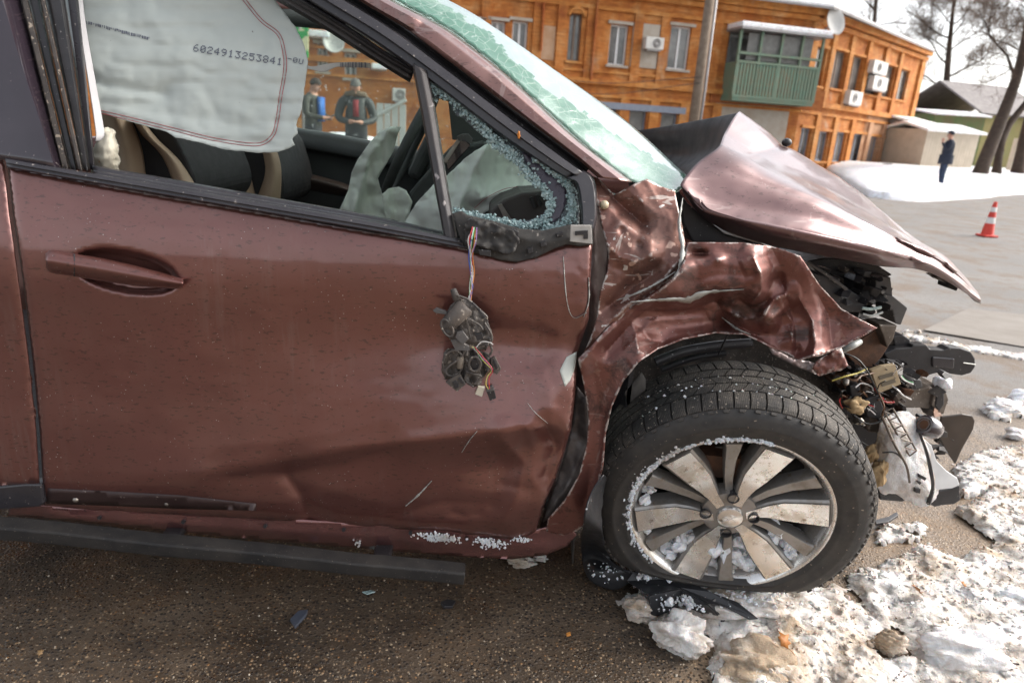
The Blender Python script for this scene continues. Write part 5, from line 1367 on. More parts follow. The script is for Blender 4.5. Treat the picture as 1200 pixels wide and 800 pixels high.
# paper-pale label plate with printed lines
LP = slab('label_plate', [(1021, 434), (1034, 429), (1049, 427), (1056, 450), (1044, 455), (1030, 461)], .19, .012, plain('stained_label', (.42, .33, .21), .7, 0, (.30, .22, .13), 26), FE, .001)
for a, b in (((1030, 441), (1047, 436)), ((1033, 449), (1049, 444))):
    slab('label_print', [a, (b[0], b[1]), (b[0] + 1, b[1] + 4), (a[0] + 1, a[1] + 4)], .187, .002, plain('faded_print', (.17, .14, .10), .8), LP, 0)
# lower bumper cover crusted with snow
bc = loft('bumper_cover', [[(1026, 520, .18), (1030, 500, .18), (1040, 488, .19), (1052, 482, .20), (1066, 482, .21)], [(1030, 545, .17), (1040, 525, .15), (1052, 512, .15), (1064, 505, .17), (1078, 500, .2)],
                         [(1030, 575, .19), (1042, 560, .16), (1058, 545, .15), (1074, 535, .17), (1088, 525, .2)], [(1050, 580, .2), (1060, 578, .17), (1074, 568, .16), (1088, 556, .18), (1096, 545, .21)], [(1068, 590, .22), (1078, 594, .19), (1090, 592, .18), (1098, 582, .2), (1102, 565, .22)]], 40, 40, snow_mat('snowed_bumper', .45, (.60, .60, .61)), FE,
          lambda px, py, u, v: .006 * fbm(px / 7., py / 7., 181, 4), .006)
slab('torn_cover', [(1084, 515), (1092, 522), (1098, 540), (1110, 552), (1122, 560), (1125, 568), (1116, 572), (1096, 574), (1093, 556), (1088, 536)], .20, .01, plain('white_shard', (.70, .70, .70), .45, 0, (.6, .6, .6), 14), FE, .002)
tube('cover_edge', [(1078, 508, .17), (1086, 530, .165), (1091, 552, .16), (1093, 572, .165), (1088, 590, .17)], [.003, .004, .005, .004, .006], M['black'], FE, 6, 24)
for pg in ([(1078, 556), (1086, 560), (1084, 563), (1077, 559)], [(1074, 563), (1080, 565), (1078, 568)], [(1073, 572), (1079, 573), (1078, 578), (1073, 577)]):
    slab('clip_hole', pg, .155, .01, M['black'], bc, 0)
# fog lamp, foam, truss, wires
bm = bmesh.new(); q0, q1 = P(1082, 497, .18), P(1112, 512, .20)
zd = Vector(q1 - q0).normalized(); Mx = Matrix.Translation(Vector(q0)) @ zd.to_track_quat('Z', 'Y').to_matrix().to_4x4()
lathe(bm, [(.012, .002), (.024, .0), (.026, .004), (.027, .03), (.024, .045), (.018, .05), (0, .05)], 24, Mx); bm_obj('fog_lamp', bm, M['gloss_black'], FE, True, 40)
bm = bmesh.new(); lathe(bm, [(.0, .006), (.012, .004), (.016, .0)], 20, Mx); bm_obj('lamp_reflector', bm, M['rust'], FE, True)
def blob(name, px, py, Y, r, mat, parent=None, sc=(1, 1, 1), seed=0, amp=.35, freq=2.2, sub=3, world=None):
    bm = bmesh.new(); bmesh.ops.create_icosphere(bm, subdivisions=sub, radius=1)
    V = np.array([v.co[:] for v in bm.verts]); rn = np.random.default_rng(seed); o1 = rng_off(seed)
    d = 1 + amp * (fbm(V[:, 0] * freq + o1, V[:, 1] * freq + V[:, 2] * 1.7, seed, 4) + fbm(V[:, 2] * freq - o1, V[:, 0] * 1.3 + V[:, 1] * freq, seed + 9, 4))
    V = V * d[:, None] * np.array(sc) * r
    c = np.array(world) if world is not None else P(px, py, Y)
    for v, q in zip(bm.verts, V): v.co = Vector(q + c)
    return bm_obj(name, bm, mat, parent, True)
def rng_off(s): return (s * 7.31) % 97
blob('foam_block', 1003, 474, .18, .020, M['foam'], FE, (1.1, .8, .9), 3, .7, 1.6, 4); blob('foam_block', 1029, 553, .16, .026, M['foam'], FE, (.5, .8, 1.6), 5, .7, 1.6, 4); blob('foam_block', 1020, 532, .18, .018, M['foam'], FE, (.7, .8, 1.3), 6, .7, 1.6, 4)
blob('snow_lump', 1105, 449, .27, .020, M['snow_white'], FE, (1.1, 1, .9), 8)
for a, b in (((1036, 482), (1066, 534)), ((1046, 478), (1074, 528))): tube('truss_rail', [(*a, .15), (*b, .155)], .0022, M['dull_metal'], FE, 6)
for k in range(6):
    f = k / 5; a = (1036 + 30 * f, 482 + 52 * f); b = (1046 + 28 * f, 478 + 50 * f); tube('truss_rung', [(*a, .15), (b[0], b[1], .15)], .0018, M['dull_metal'], FE, 5)
    if k < 5: tube('truss_rung', [(*a, .15), (1046 + 28 * (f + .2), 478 + 50 * (f + .2), .15)], .0014, M['dull_metal'], FE, 5)
tube('cover_strut', [(1034, 488, .15), (1048, 520, .14), (1062, 545, .14), (1066, 565, .145)], .003, M['dull_metal'], FE, 6, 16)
for k, (c, pts) in enumerate((('black', [(985, 412, .18), (1004, 420, .17), (1016, 434, .17), (1024, 450, .18), (1034, 470, .19)]), ('brown', [(988, 440, .18), (1002, 446, .16), (1010, 440, .17), (1030, 436, .2)]), ('green', [(1056, 440, .22), (1062, 446, .215), (1070, 448, .22)]), ('white', [(1040, 424, .24), (1050, 432, .22), (1058, 444, .21), (1070, 450, .22)]),
                              ('yellow', [(975, 446, .17), (990, 441, .16), (1005, 437, .17), (1016, 432, .18)]), ('brown', [(1030, 460, .18), (1036, 476, .17), (1034, 490, .17), (1042, 500, .17)]), ('black', [(1000, 486, .18), (1016, 496, .17), (1030, 494, .17), (1038, 484, .18)]), ('black', [(1034, 530, .15), (1048, 530, .14), (1058, 538, .145)]))):
    tube('wire', pts, .002, M['wire_' + c], FE, 6, 20)
rg = random.Random(12)
for k in range(34):
    x, y = rg.uniform(975, 1050), rg.uniform(430, 500); pts = [(x, y, rg.uniform(.17, .26))]
    for i in range(3): x += rg.uniform(-4, 16); y += rg.uniform(-9, 12); pts.append((min(x, 1085), y, rg.uniform(.16, .24)))
    tube('wire', pts, rg.choice((.0009, .0014, .002)), M['wire_' + rg.choice(('black', 'black', 'black', 'brown', 'white', 'red'))], FE, 5, 14)
for k in range(14):
    x, y = rg.uniform(985, 1040), rg.uniform(436, 500); q = P(x, y, rg.uniform(.18, .24)); bm = bmesh.new(); r = rg.uniform(.004, .010)
    lathe(bm, [(0, .0), (r * .6, .0), (r, .003), (r, .014), (r * .5, .018), (r * .5, .022), (0, .022)], 10, Matrix.Translation(Vector(q)) @ Matrix.Rotation(rg.uniform(0, 6), 4, 'X') @ Matrix.Rotation(rg.uniform(0, 6), 4, 'Y')); bm_obj('fastener', bm, M[rg.choice(('black', 'dull_metal', 'metal'))], FE, True, 40)
for k in range(150):
    x, y = rg.uniform(968, 1066), rg.uniform(424, 512)
    if y > 470 + (x - 968) * .6: continue
    s = rg.uniform(2, 7); a = rg.uniform(0, 6.28); pg = [(x + s * rg.uniform(.3, 1.3) * math.cos(a + t), y + s * rg.uniform(.5, 1.1) * math.sin(a + t)) for t in (0, 1.4, 2.9, 4.5)]
    slab('broken_piece', pg, rg.uniform(.2, .34), rg.uniform(.01, .05), M[rg.choice(('rust', 'black', 'black', 'black', 'dull_metal', 'grey_plastic', 'dirty_plastic', 'paint_fender'))], FE, .001, (rg.uniform(-.002, .002), rg.uniform(-.002, .002)))
for k in range(44):
    x, y = rg.uniform(1036, 1112), rg.uniform(436, 540)
    if y > 470 and x < 1030 + (y - 470) * .6: continue
    s = rg.uniform(3, 10); a = rg.uniform(0, 6.28); pg = [(x + s * rg.uniform(.3, 1.4) * math.cos(a + t), y + s * rg.uniform(.2, .8) * math.sin(a + t)) for t in (0, 1.1, 2.4, 3.7, 5.)]
    slab('broken_piece', pg, rg.uniform(.20, .34), rg.uniform(.004, .03), M[rg.choice(('black', 'black', 'dull_metal', 'dirty_plastic', 'grey_plastic', 'rust'))], FE, .001, (rg.uniform(-.003, .003), rg.uniform(-.003, .003)))
tube('washer_pipe', [(988, 411, .15), (998, 405, .14), (1008, 400, .15)], [.006, .009, .007], M['zinc'], FE, 8, 10)
for k in range(60):
    x, y = rg.uniform(950, 1046), rg.uniform(306, 372)
    if y < 300 + (x - 945) * .25 or y > 318 + (x - 945) * .85: continue
    s = rg.uniform(3, 9); a = rg.uniform(0, 6.28); pg = [(x + s * rg.uniform(.6, 1.2) * math.cos(a + t), y + s * rg.uniform(.5, 1.1) * math.sin(a + t)) for t in (0, 1.5, 3, 4.6)]
    slab('engine_piece', pg, rg.uniform(.24, .34), rg.uniform(.02, .05), M[rg.choice(('black', 'black', 'grey_plastic', 'dirty_plastic'))], FE, .002, (rg.uniform(-.003, .003), rg.uniform(-.003, .003)))
# wiper and cowl bits at the foot of the windscreen
tube('wiper_arm', [(766, 178, .62), (780, 188, .55), (797, 203, .5)], .005, M['grey_plastic'], CAR, 6, 12); blob('wiper_pivot', 768, 180, .6, .012, M['grey_plastic'], CAR, (1.2, 1, .8), 2, .1)
lf = blob('leaf_scrap', 608, 158, dY(608, 158, -.012), .0055, plain('orange_leaf_scrap', (.55, .19, .02), .6, 0, (.4, .13, .02), 60), None, (.5, .3, 1.2), 4, .6)
tag(lf, 'tiny orange leaf scrap stuck on the sloping window frame', 'leaf')

# ================================================================== snow and slush round the wheel
SN = [  # pixel regions of slush: outline, height, whiteness weight
    ([(718, 700), (735, 690), (745, 700), (760, 712), (765, 740), (745, 735), (728, 722)], .030),
    ([(840, 700), (870, 690), (905, 690), (950, 680), (985, 668), (1010, 662), (1040, 655), (1066, 645), (1078, 632), (1100, 640), (1130, 650), (1160, 632), (1190, 600), (1260, 590), (1380, 640), (1430, 860), (880, 860), (840, 800), (832, 760), (850, 735)], .040),
    ([(1030, 612), (1060, 604), (1100, 596), (1140, 585), (1180, 560), (1250, 540), (1330, 545), (1390, 620), (1190, 625), (1140, 618), (1100, 620), (1060, 626), (1030, 630)], .030),
    ([(1150, 470), (1180, 462), (1210, 455), (1320, 452), (1360, 480), (1200, 488), (1165, 484)], .045),
    ([(1118, 545), (1150, 528), (1190, 520), (1310, 512), (1350, 545), (1190, 568), (1130, 575)], .028),
    ([(1060, 386), (1100, 394), (1165, 408), (1240, 420), (1240, 426), (1160, 414), (1090, 400), (1060, 391)], .020),
    ([(760, 660), (800, 672), (850, 690), (880, 700), (860, 712), (800, 692), (765, 676)], .05)]
def slush():
    st = .0085
    xs = np.arange(-.30, 3.6, st); ys = np.arange(-.34, 3.3, st)
    X, Y = np.meshgrid(xs, ys); x, y = X.ravel(), Y.ravel()
    d = np.stack([x, y, np.full(x.shape, .015)], 1) - CAM; z = d @ _f
    px = 600 + FPX * (d @ _r) / z; py = 400 - FPX * (d @ _u) / z
    wob = 7 * fbm(x * 14, y * 14, 201, 3); wob2 = 7 * fbm(x * 14 + 50, y * 14, 207, 3)
    H = np.full(x.shape, -1.)
    for pg, h in SN:
        dd, _ = seg_dist(px + wob, py + wob2, pg + pg[:1]); ins = in_poly(px + wob, py + wob2, pg)
        k = np.where(ins, np.clip(dd / 14, 0, 1), -np.clip(dd / 14, 0, 1))
        H = np.maximum(H, np.where(ins, k ** .6 * h / .04, k))
    lum = fbm(x * 9, y * 9, 211, 5, .6)
    gran = fbm(x * 38, y * 38, 215, 3, .6); r2 = ridged(x * 22, y * 22, 219, 3)
    hole = fbm(x * 4.2, y * 4.2, 221, 4)
    hgt = np.where(H > 0, .006 + .018 * H + .014 * lum * H + .008 * gran + .004 * r2 - .030 * np.clip(hole - .17, 0, 1) * 3.0, -.03)
    mound = .062 * np.exp(-(((x - .11) / .19) ** 2 + ((y - .17) / .11) ** 2)) * (1 + .25 * gran); hgt = np.maximum(hgt, mound * 1.25 - .016 + .010 * gran + .006 * lum)
    keep = (hgt > -.004)
    Zs = hgt.reshape(X.shape); K = keep.reshape(X.shape)
    idx = -np.ones(X.shape, int); V = []; F = []
    K2 = K.copy(); K2[:-1] |= K[1:]; K2[1:] |= K[:-1]; K2[:, :-1] |= K[:, 1:]; K2[:, 1:] |= K[:, :-1]
    idx[K2] = np.arange(K2.sum()); V = np.stack([X[K2], Y[K2], np.maximum(Zs[K2], -.02)], 1)
    jx = .004 * np.random.default_rng(1).normal(size=(len(V), 2)); V[:, :2] += jx
    a, b, c, e = idx[:-1, :-1], idx[:-1, 1:], idx[1:, 1:], idx[1:, :-1]
    ok = (a >= 0) & (b >= 0) & (c >= 0) & (e >= 0)
    F = np.stack([a[ok], b[ok], c[ok], e[ok]], 1)
    # crumbs of frozen snow on top
    rn = np.random.default_rng(77); hv = hgt.copy(); c_ = np.where((H > .05) & (hv > .002) & (np.hypot(x - .7, y) < 1.5))[0]; sel = rn.choice(c_, min(2400, len(c_)), replace=False)
    B = np.array([(1, 0, 0), (-1, 0, 0), (0, 1, 0), (0, -1, 0), (0, 0, 1), (0, 0, -1), (.6, .6, .6), (-.6, .6, .6), (.6, -.6, .6), (-.6, -.6, .6)])
    T = [(0, 6, 8), (0, 2, 6), (2, 7, 6), (2, 1, 7), (1, 9, 7), (1, 3, 9), (3, 8, 9), (3, 0, 8), (6, 4, 8), (6, 7, 4), (7, 9, 4), (9, 8, 4), (0, 5, 2), (2, 5, 1), (1, 5, 3), (3, 5, 0)]
    nb_ = len(V); ex = []; ef = []
    for i in sel:
        r = rn.choice([.0025, .004, .006, .0095], p=[.56, .30, .11, .03]); k = nb_ + len(ex); R = np.linalg.qr(rn.normal(size=(3, 3)))[0]
        c = np.array((x[i] + rn.normal(0, .004), y[i] + rn.normal(0, .004), hv[i] + r * .35))
        if np.linalg.det(R) < 0: R[:, 0] *= -1
        ex += list(c + (B * r * rn.uniform(.65, 1.25, (10, 1))) @ R.T); ef += [[k + j for j in f] for f in T]
    V = np.vstack([V, np.array(ex)]); F = F.tolist() + ef
    o = mesh_obj('slush', V, F, M['snow'], None, True); o.data.polygons.foreach_set('use_smooth', [True] * (len(F) - len(ef)) + [False] * len(ef)); tag(o, 'trampled dirty snow and slush spread beside the wheel', 'snow', kind='stuff')
slush()
M['snow_lump'] = snow_mat('lump_snow', .40, (.80, .79, .79))
def chunk(px, py, z, r, sc, seed, mat, label, amp=.42, freq=1.7, sub=5):
    o = blob('snow_chunk', 0, 0, 0, r, mat, None, sc, seed, amp, freq, sub, world=G(px, py, z)); tag(o, label, 'snow chunk', 'broken chunks of snow'); return o
chunk(796, 742, .022, .056, (1.15, .9, .75), 21, M['snow'], 'rounded dirty snow chunk just below the loose black liner')
chunk(890, 778, .015, .075, (1.25, .9, .55), 22, M['snow_brown'], 'flat brownish snow block with an orange leaf on top')
chunk(1132, 757, .028, .066, (1.5, .85, .62), 23, M['snow_lump'], 'largest pale snow lump at the lower right', .45, 1.6, 5)
chunk(1046, 756, .016, .034, (1., .9, .9), 24, M['snow_brown'], 'small tan snow chunk left of the largest pale lump')
chunk(1186, 700, .012, .042, (1.2, .9, .7), 25, M['snow_white'], 'white snow lump at the right edge above the largest pale lump')
chunk(1176, 478, .02, .055, (1.5, .8, .6), 26, M['snow_white'], 'clean white snow lump lying on the road at the right edge')
chunk(1196, 466, .03, .05, (1., .8, .8), 27, M['snow_white'], 'clean white snow lump behind another one at the right edge')
chunk(1189, 508, .012, .035, (1.2, .8, .6), 28, M['snow_white'], 'small white snow lump nearest the tyre track at right')
chunk(612, 657, .015, .026, (1.5, .9, .6), 29, M['snow'], 'grey snow chunk under the sill')
chunk(634, 653, .012, .014, (1.4, .9, .6), 30, M['snow'], 'tiny grey snow chunk under the sill beside a larger one')
chunk(748, 714, .012, .04, (.9, .9, .7), 31, M['snow'], 'dirty snow chunk tucked under the left end of the liner')
chunk(872, 712, .022, .062, (1.7, .8, .62), 32, M['snow'], 'white snow chunk heaped against the foot of the wheel')
# snow packed on and inside the rim, on the liner, on the sill
def packed(name, spots, mat, parent, label=None, seed=0, Yf=None):
    rn = np.random.default_rng(seed); V = []; F = []
    bm0 = bmesh.new(); bmesh.ops.create_icosphere(bm0, subdivisions=2, radius=1); B = np.array([v.co[:] for v in bm0.verts]); T = [[v.index for v in f.verts] for f in bm0.faces]; bm0.free()
    for c, r in spots:
        dsp = 1 + 1.1 * fbm(B[:, 0] * 1.9 + rn.uniform(0, 50), B[:, 1] * 1.9 + B[:, 2] * 1.3, int(rn.integers(99)), 3)
        b = len(V); V += list(c + B * dsp[:, None] * r * rn.uniform(.7, 1.2, 3)); F += [[b + i for i in f] for f in T]
    o = mesh_obj(name, V, F, mat, parent, False); tag(o, label, kind='stuff'); return o
rn = np.random.default_rng(5); sp = []
def wl(r, a, z): return np.array((WM @ Vector((r * math.cos(a), r * math.sin(a), z)))[:])
for k in range(620):
    a = rad(rn.choice([rn.uniform(78, 108), rn.uniform(110, 228), rn.uniform(120, 175)])); w_ = 1.2 - abs((math.degrees(a) - 150) / 95)
    sp.append((wl(.226 + abs(rn.normal(0, .009)) * max(.5, w_), a, .003 + rn.uniform(-.003, .003)), rn.uniform(.0012, .0042)))
for k in range(170):
    a = rad(rn.uniform(-130, -20)); sp.append((wl(rn.uniform(.12, .20) if k % 3 else .20, a, rn.uniform(-.07, -.026)), rn.uniform(.008, .022)))
for k in range(26): sp.append((wl(rn.uniform(.18, .205), rad(rn.uniform(150, 215)), rn.uniform(-.05, -.02)), rn.uniform(.005, .012)))
packed('packed_snow', sp, M['snow_white'], WHEEL, seed=1)
sp = []
for k in range(90):
    x, y = rn.uniform(745, 800), rn.uniform(655, 678); sp.append((G(x, y, .078 + rn.uniform(0, .006)), rn.uniform(.002, .008)))
for k in range(40): x, y = rn.normal(712, 10), rn.normal(668, 6); sp.append((G(x, y, .06), rn.uniform(.0015, .004)))
for k in range(900): x, y = rn.normal(845, 34), rn.normal(696, 7); sp.append((G(x, y + abs(x - 850) * .05, .030 + rn.uniform(0, .03)), rn.choice([.002, .003, .005, .008], p=[.4, .3, .2, .1])))
o = packed('snow_crumbs', sp, M['snow_white'], None, 'snow crumbs scattered over the loose liner and the foot of the wheel', 2); tag(o, cat='snow')
sp = []
for (x0, x1, y0, y1, n) in ((494, 536, 623, 633, 240), (556, 590, 628, 640, 150), (602, 622, 628, 634, 40), (415, 422, 632, 640, 14)):
    for k in range(n): x, y = rn.normal((x0 + x1) / 2, (x1 - x0) / 3.6), rn.normal((y0 + y1) / 2, (y1 - y0) / 4.5); sp.append((P(x, y + (x - x0) * .08, dY(x, y, -.006)), rn.uniform(.0010, .0030)))
packed('snow_crust', sp, M['snow_white'], SILL, seed=3)
sp = []
for k in range(60):
    a = rad(rn.uniform(60, 140)); row = rn.choice([-.047, -.077, -.105]); sp.append((wl(.317 + rn.uniform(0, .003), a, row + rn.normal(0, .004)), rn.uniform(.001, .0035)))
packed('snow_grit', sp, M['snow_white'], WHEEL, seed=4)
# grit on the road
def grit():
    rn = np.random.default_rng(9); V = []; F = []
    n = 3600
    x = rn.uniform(0, 1200, n); y = 800 - (rn.uniform(0, 1, n) ** 1.3) * 150
    for a, b in zip(x, y):
        c = G(a, b, .001); r = rn.choice([.0010, .0014, .002, .003, .004], p=[.35, .33, .2, .09, .03]); k = len(V)
        R = np.linalg.qr(rn.normal(size=(3, 3)))[0]
        for d in ((1, 0, 0), (-1, 0, 0), (0, 1, 0), (0, -1, 0), (0, 0, 1), (0, 0, -1)): V.append(c + np.array((0, 0, r * .3)) + R @ (np.array(d) * r * rn.uniform(.6, 1.2)))
        for f in ((0, 2, 4), (2, 1, 4), (1, 3, 4), (3, 0, 4), (2, 0, 5), (1, 2, 5), (3, 1, 5), (0, 3, 5)): F.append([k + i for i in f])
    m, t = newmat('grit_stones'); oi = t.n.new('ShaderNodeNewGeometry')
    t.set(Base_Color=t.ramp(oi.outputs['Random Per Island'], (0., (.05, .04, .03)), (.45, (.16, .10, .055)), (.8, (.24, .17, .10)), (1., (.42, .37, .30))), Roughness=.7)
    o = mesh_obj('grit', V, F, m, None, False); tag(o, 'loose grit strewn over the wet road', 'grit', kind='stuff')
grit()
# leaves and scraps
def leaf(px, py, z, size, rot, tilt, label, col):
    bm = bmesh.new(); pts = [(0, -1), (.35, -.6), (.8, -.55), (.55, -.1), (.9, .35), (.4, .4), (.1, 1.05), (-.2, .5), (-.75, .5), (-.5, .0), (-.8, -.45), (-.3, -.55)]
    c = bm.verts.new((0, 0, .12)); vs = [bm.verts.new((a, b, .25 * abs(a) + .2 * math.sin(3 * b))) for a, b in pts]
    for i in range(len(vs)): bm.faces.new((c, vs[i], vs[(i + 1) % len(vs)]))
    add_tube(bm, [(0, -1, .1), (.1, -1.4, .15), (.05, -1.8, .3)], .035, 5)
    bm.transform(Matrix.Translation(Vector(G(px, py, z))) @ Matrix.Rotation(rot, 4, 'Z') @ Matrix.Rotation(tilt, 4, 'X') @ Matrix.Scale(size, 4))
    o = bm_obj('fallen_leaf', bm, plain('leaf_' + label[:9], col, .6, 0, tuple(v * .6 for v in col), 60), None, True); m = o.modifiers.new('solid', 'SOLIDIFY'); m.thickness = .0006
    tag(o, label, 'leaf', 'fallen leaves')
leaf(918, 750, .064, .020, .4, .5, 'curled orange leaf on the flat brownish snow block', (.42, .15, .025))
leaf(1074, 690, .045, .020, 1.7, .6, 'crumpled brown leaf on the snow in front of the wheel', (.40, .17, .05))
leaf(1129, 684, .045, .010, .7, .3, 'small orange leaf on the snow right of the crumpled brown one', (.40, .15, .03))
leaf(47, 764, .004, .008, .2, .2, 'tiny tan leaf on wet asphalt at the lower left', (.36, .22, .10))
def scrap(name, pg, z, h, mat, label, cat):
    V = [G(x, y, z) for x, y in pg]; bm = bmesh.new(); a = [bm.verts.new(v) for v in V]; f = bm.faces.new(a)
    r = bmesh.ops.extrude_face_region(bm, geom=[f]); bmesh.ops.translate(bm, verts=[v for v in r['geom'] if isinstance(v, bmesh.types.BMVert)], vec=(0, 0, h))
    o = bm_obj(name, bm, mat, None, bevel=.0015); tag(o, label, cat)
scrap('plastic_scrap', [(340, 728), (350, 718), (361, 717), (358, 724), (346, 737)], .001, .009, plain('blue_grey_scrap', (.09, .10, .13), .4), 'bent blue-grey plastic scrap on the road below the door', 'debris')
scrap('glass_scrap', [(424, 694), (434, 692), (440, 694), (430, 697)], .001, .004, M['shard'], 'small clear glass scrap on the road under the step', 'debris')
scrap('rubber_scrap', [(516, 708), (524, 704), (534, 706), (530, 713), (520, 713)], .001, .008, M['black'], 'small black rubber scrap near the end of the side step', 'debris')
scrap('orange_scrap', [(663, 743), (668, 741), (669, 745), (664, 746)], .001, .005, M['orange'], 'tiny bright orange scrap on the sandy road', 'debris')
scrap('black_scrap', [(1024, 612), (1040, 608), (1050, 602), (1052, 606), (1040, 614), (1026, 616)], .002, .01, M['black'], 'black plastic splinter on the ground right of the tyre', 'debris')
# ================================================================== the street behind
M['ochre'] = None
def ochre_mat(name, a, b, c, pale):
    m, t = newmat(name)
    n = t.noise(1.1, 9, .68, dist=.5)
    col = t.ramp(n, (.30, a), (.50, b), (.70, c))
    br = t.n.new('ShaderNodeTexNoise'); br.inputs['Scale'].default_value = 1; br.inputs['Detail'].default_value = 4
    t.L(t.scale((2.5, 2.5, 16)), br.inputs['Vector'])
    col = t.mix(t.ramp(br.outputs['Fac'], (.38, .35), (.58, 0.)), col, tuple(v * .55 for v in a))
    col = t.mix(t.ramp(t.noise(.55, 5, .6, vec=t.scale((1, 1, 1), (.3, .2, .5))), (.60, 0.), (.72, pale)), col, (.42, .33, .24))
    co = t.n.new('ShaderNodeSeparateXYZ'); t.L(t.co, co.inputs[0])
    # brick courses: joints darker than the painted faces
    cz = t.math('FRACT', t.math('MULTIPLY', co.outputs[2], 6.5)); row = t.math('FLOOR', t.math('MULTIPLY', co.outputs[2], 6.5))
    along = t.math('ADD', t.math('MULTIPLY', t.math('ADD', co.outputs[0], t.math('MULTIPLY', co.outputs[1], .55)), 2.6), t.math('MULTIPLY', row, .5)); cx = t.math('FRACT', along)
    j = t.math('MAXIMUM', t.ramp(cz, (.0, 1.), (.16, 0.)), t.ramp(cx, (.0, .8), (.09, 0.)))
    col = t.mix(t.math('MULTIPLY', j, .32), col, tuple(v * .42 for v in a))
    soot = t.ramp(t.noise(1, 6, .7, vec=t.scale((1.6, 1.6, .28))), (.52, 0.), (.72, .45)); col = t.mix(soot, col, (.11, .06, .035))
    t.set(Base_Color=col, Roughness=.85, Specular_IOR_Level=.25); t.bump(t.noise(14, 6, .7), .5, .03); return m
M['ochre'] = ochre_mat('ochre_brick', (.29, .085, .025), (.49, .18, .045), (.56, .29, .115), .75)
M['ochre_trim'] = ochre_mat('ochre_trim', (.37, .12, .032), (.54, .22, .056), (.59, .32, .125), .5)
M['redbrick'] = ochre_mat('red_brick', (.30, .075, .022), (.38, .12, .035), (.42, .17, .06), .3)
M['pinkwall'] = ochre_mat('pinkish_base', (.42, .21, .11), (.50, .29, .17), (.54, .34, .22), .4)
M['white_frame'] = plain('white_window_frame', (.70, .70, .70), .5, 0, (.62, .62, .62), 6)
M['dark_pane'] = plain('dark_pane', (.025, .028, .03), .08, 0, (.22, .22, .21), .9, spec=.8)
M['old_frame'] = plain('weathered_frame', (.20, .15, .11), .7, 0, (.14, .1, .08), 8)
M['blue_grey'] = plain('blue_grey_board', (.22, .25, .30), .6, 0, (.18, .2, .25), 6)
M['plaster'] = plain('bare_plaster', (.42, .38, .33), .9, 0, (.34, .28, .22), 2.2, .4, 12, .02)
M['tin'] = plain('tin_sheet', (.34, .33, .33), .5, .3, (.26, .25, .25), 4)
M['ac'] = plain('white_unit', (.62, .61, .58), .5, 0, (.54, .53, .5), 8)
M['roof_snow'] = snow_mat('roof_snow', .05, (.86, .87, .90))
M['green'] = plain('green_paint', (.12, .21, .15), .65, 0, (.17, .19, .13), 3, .2, 40)
M['net'] = plain('grey_netting', (.20, .20, .19), .7, 0, (.13, .13, .12), 5)
M['steel_pole'] = plain('weathered_pole', (.24, .19, .145), .9, 0, (.15, .11, .08), 5, .4, 30, .01)
CT = D(958, 11, 30.0); LT = D(520, -45, 25.6); RT = D(1085, 60, 40.0); ZT = float((CT[2] + RT[2]) / 2)
c2, l2, r2 = CT[:2], LT[:2], RT[:2]
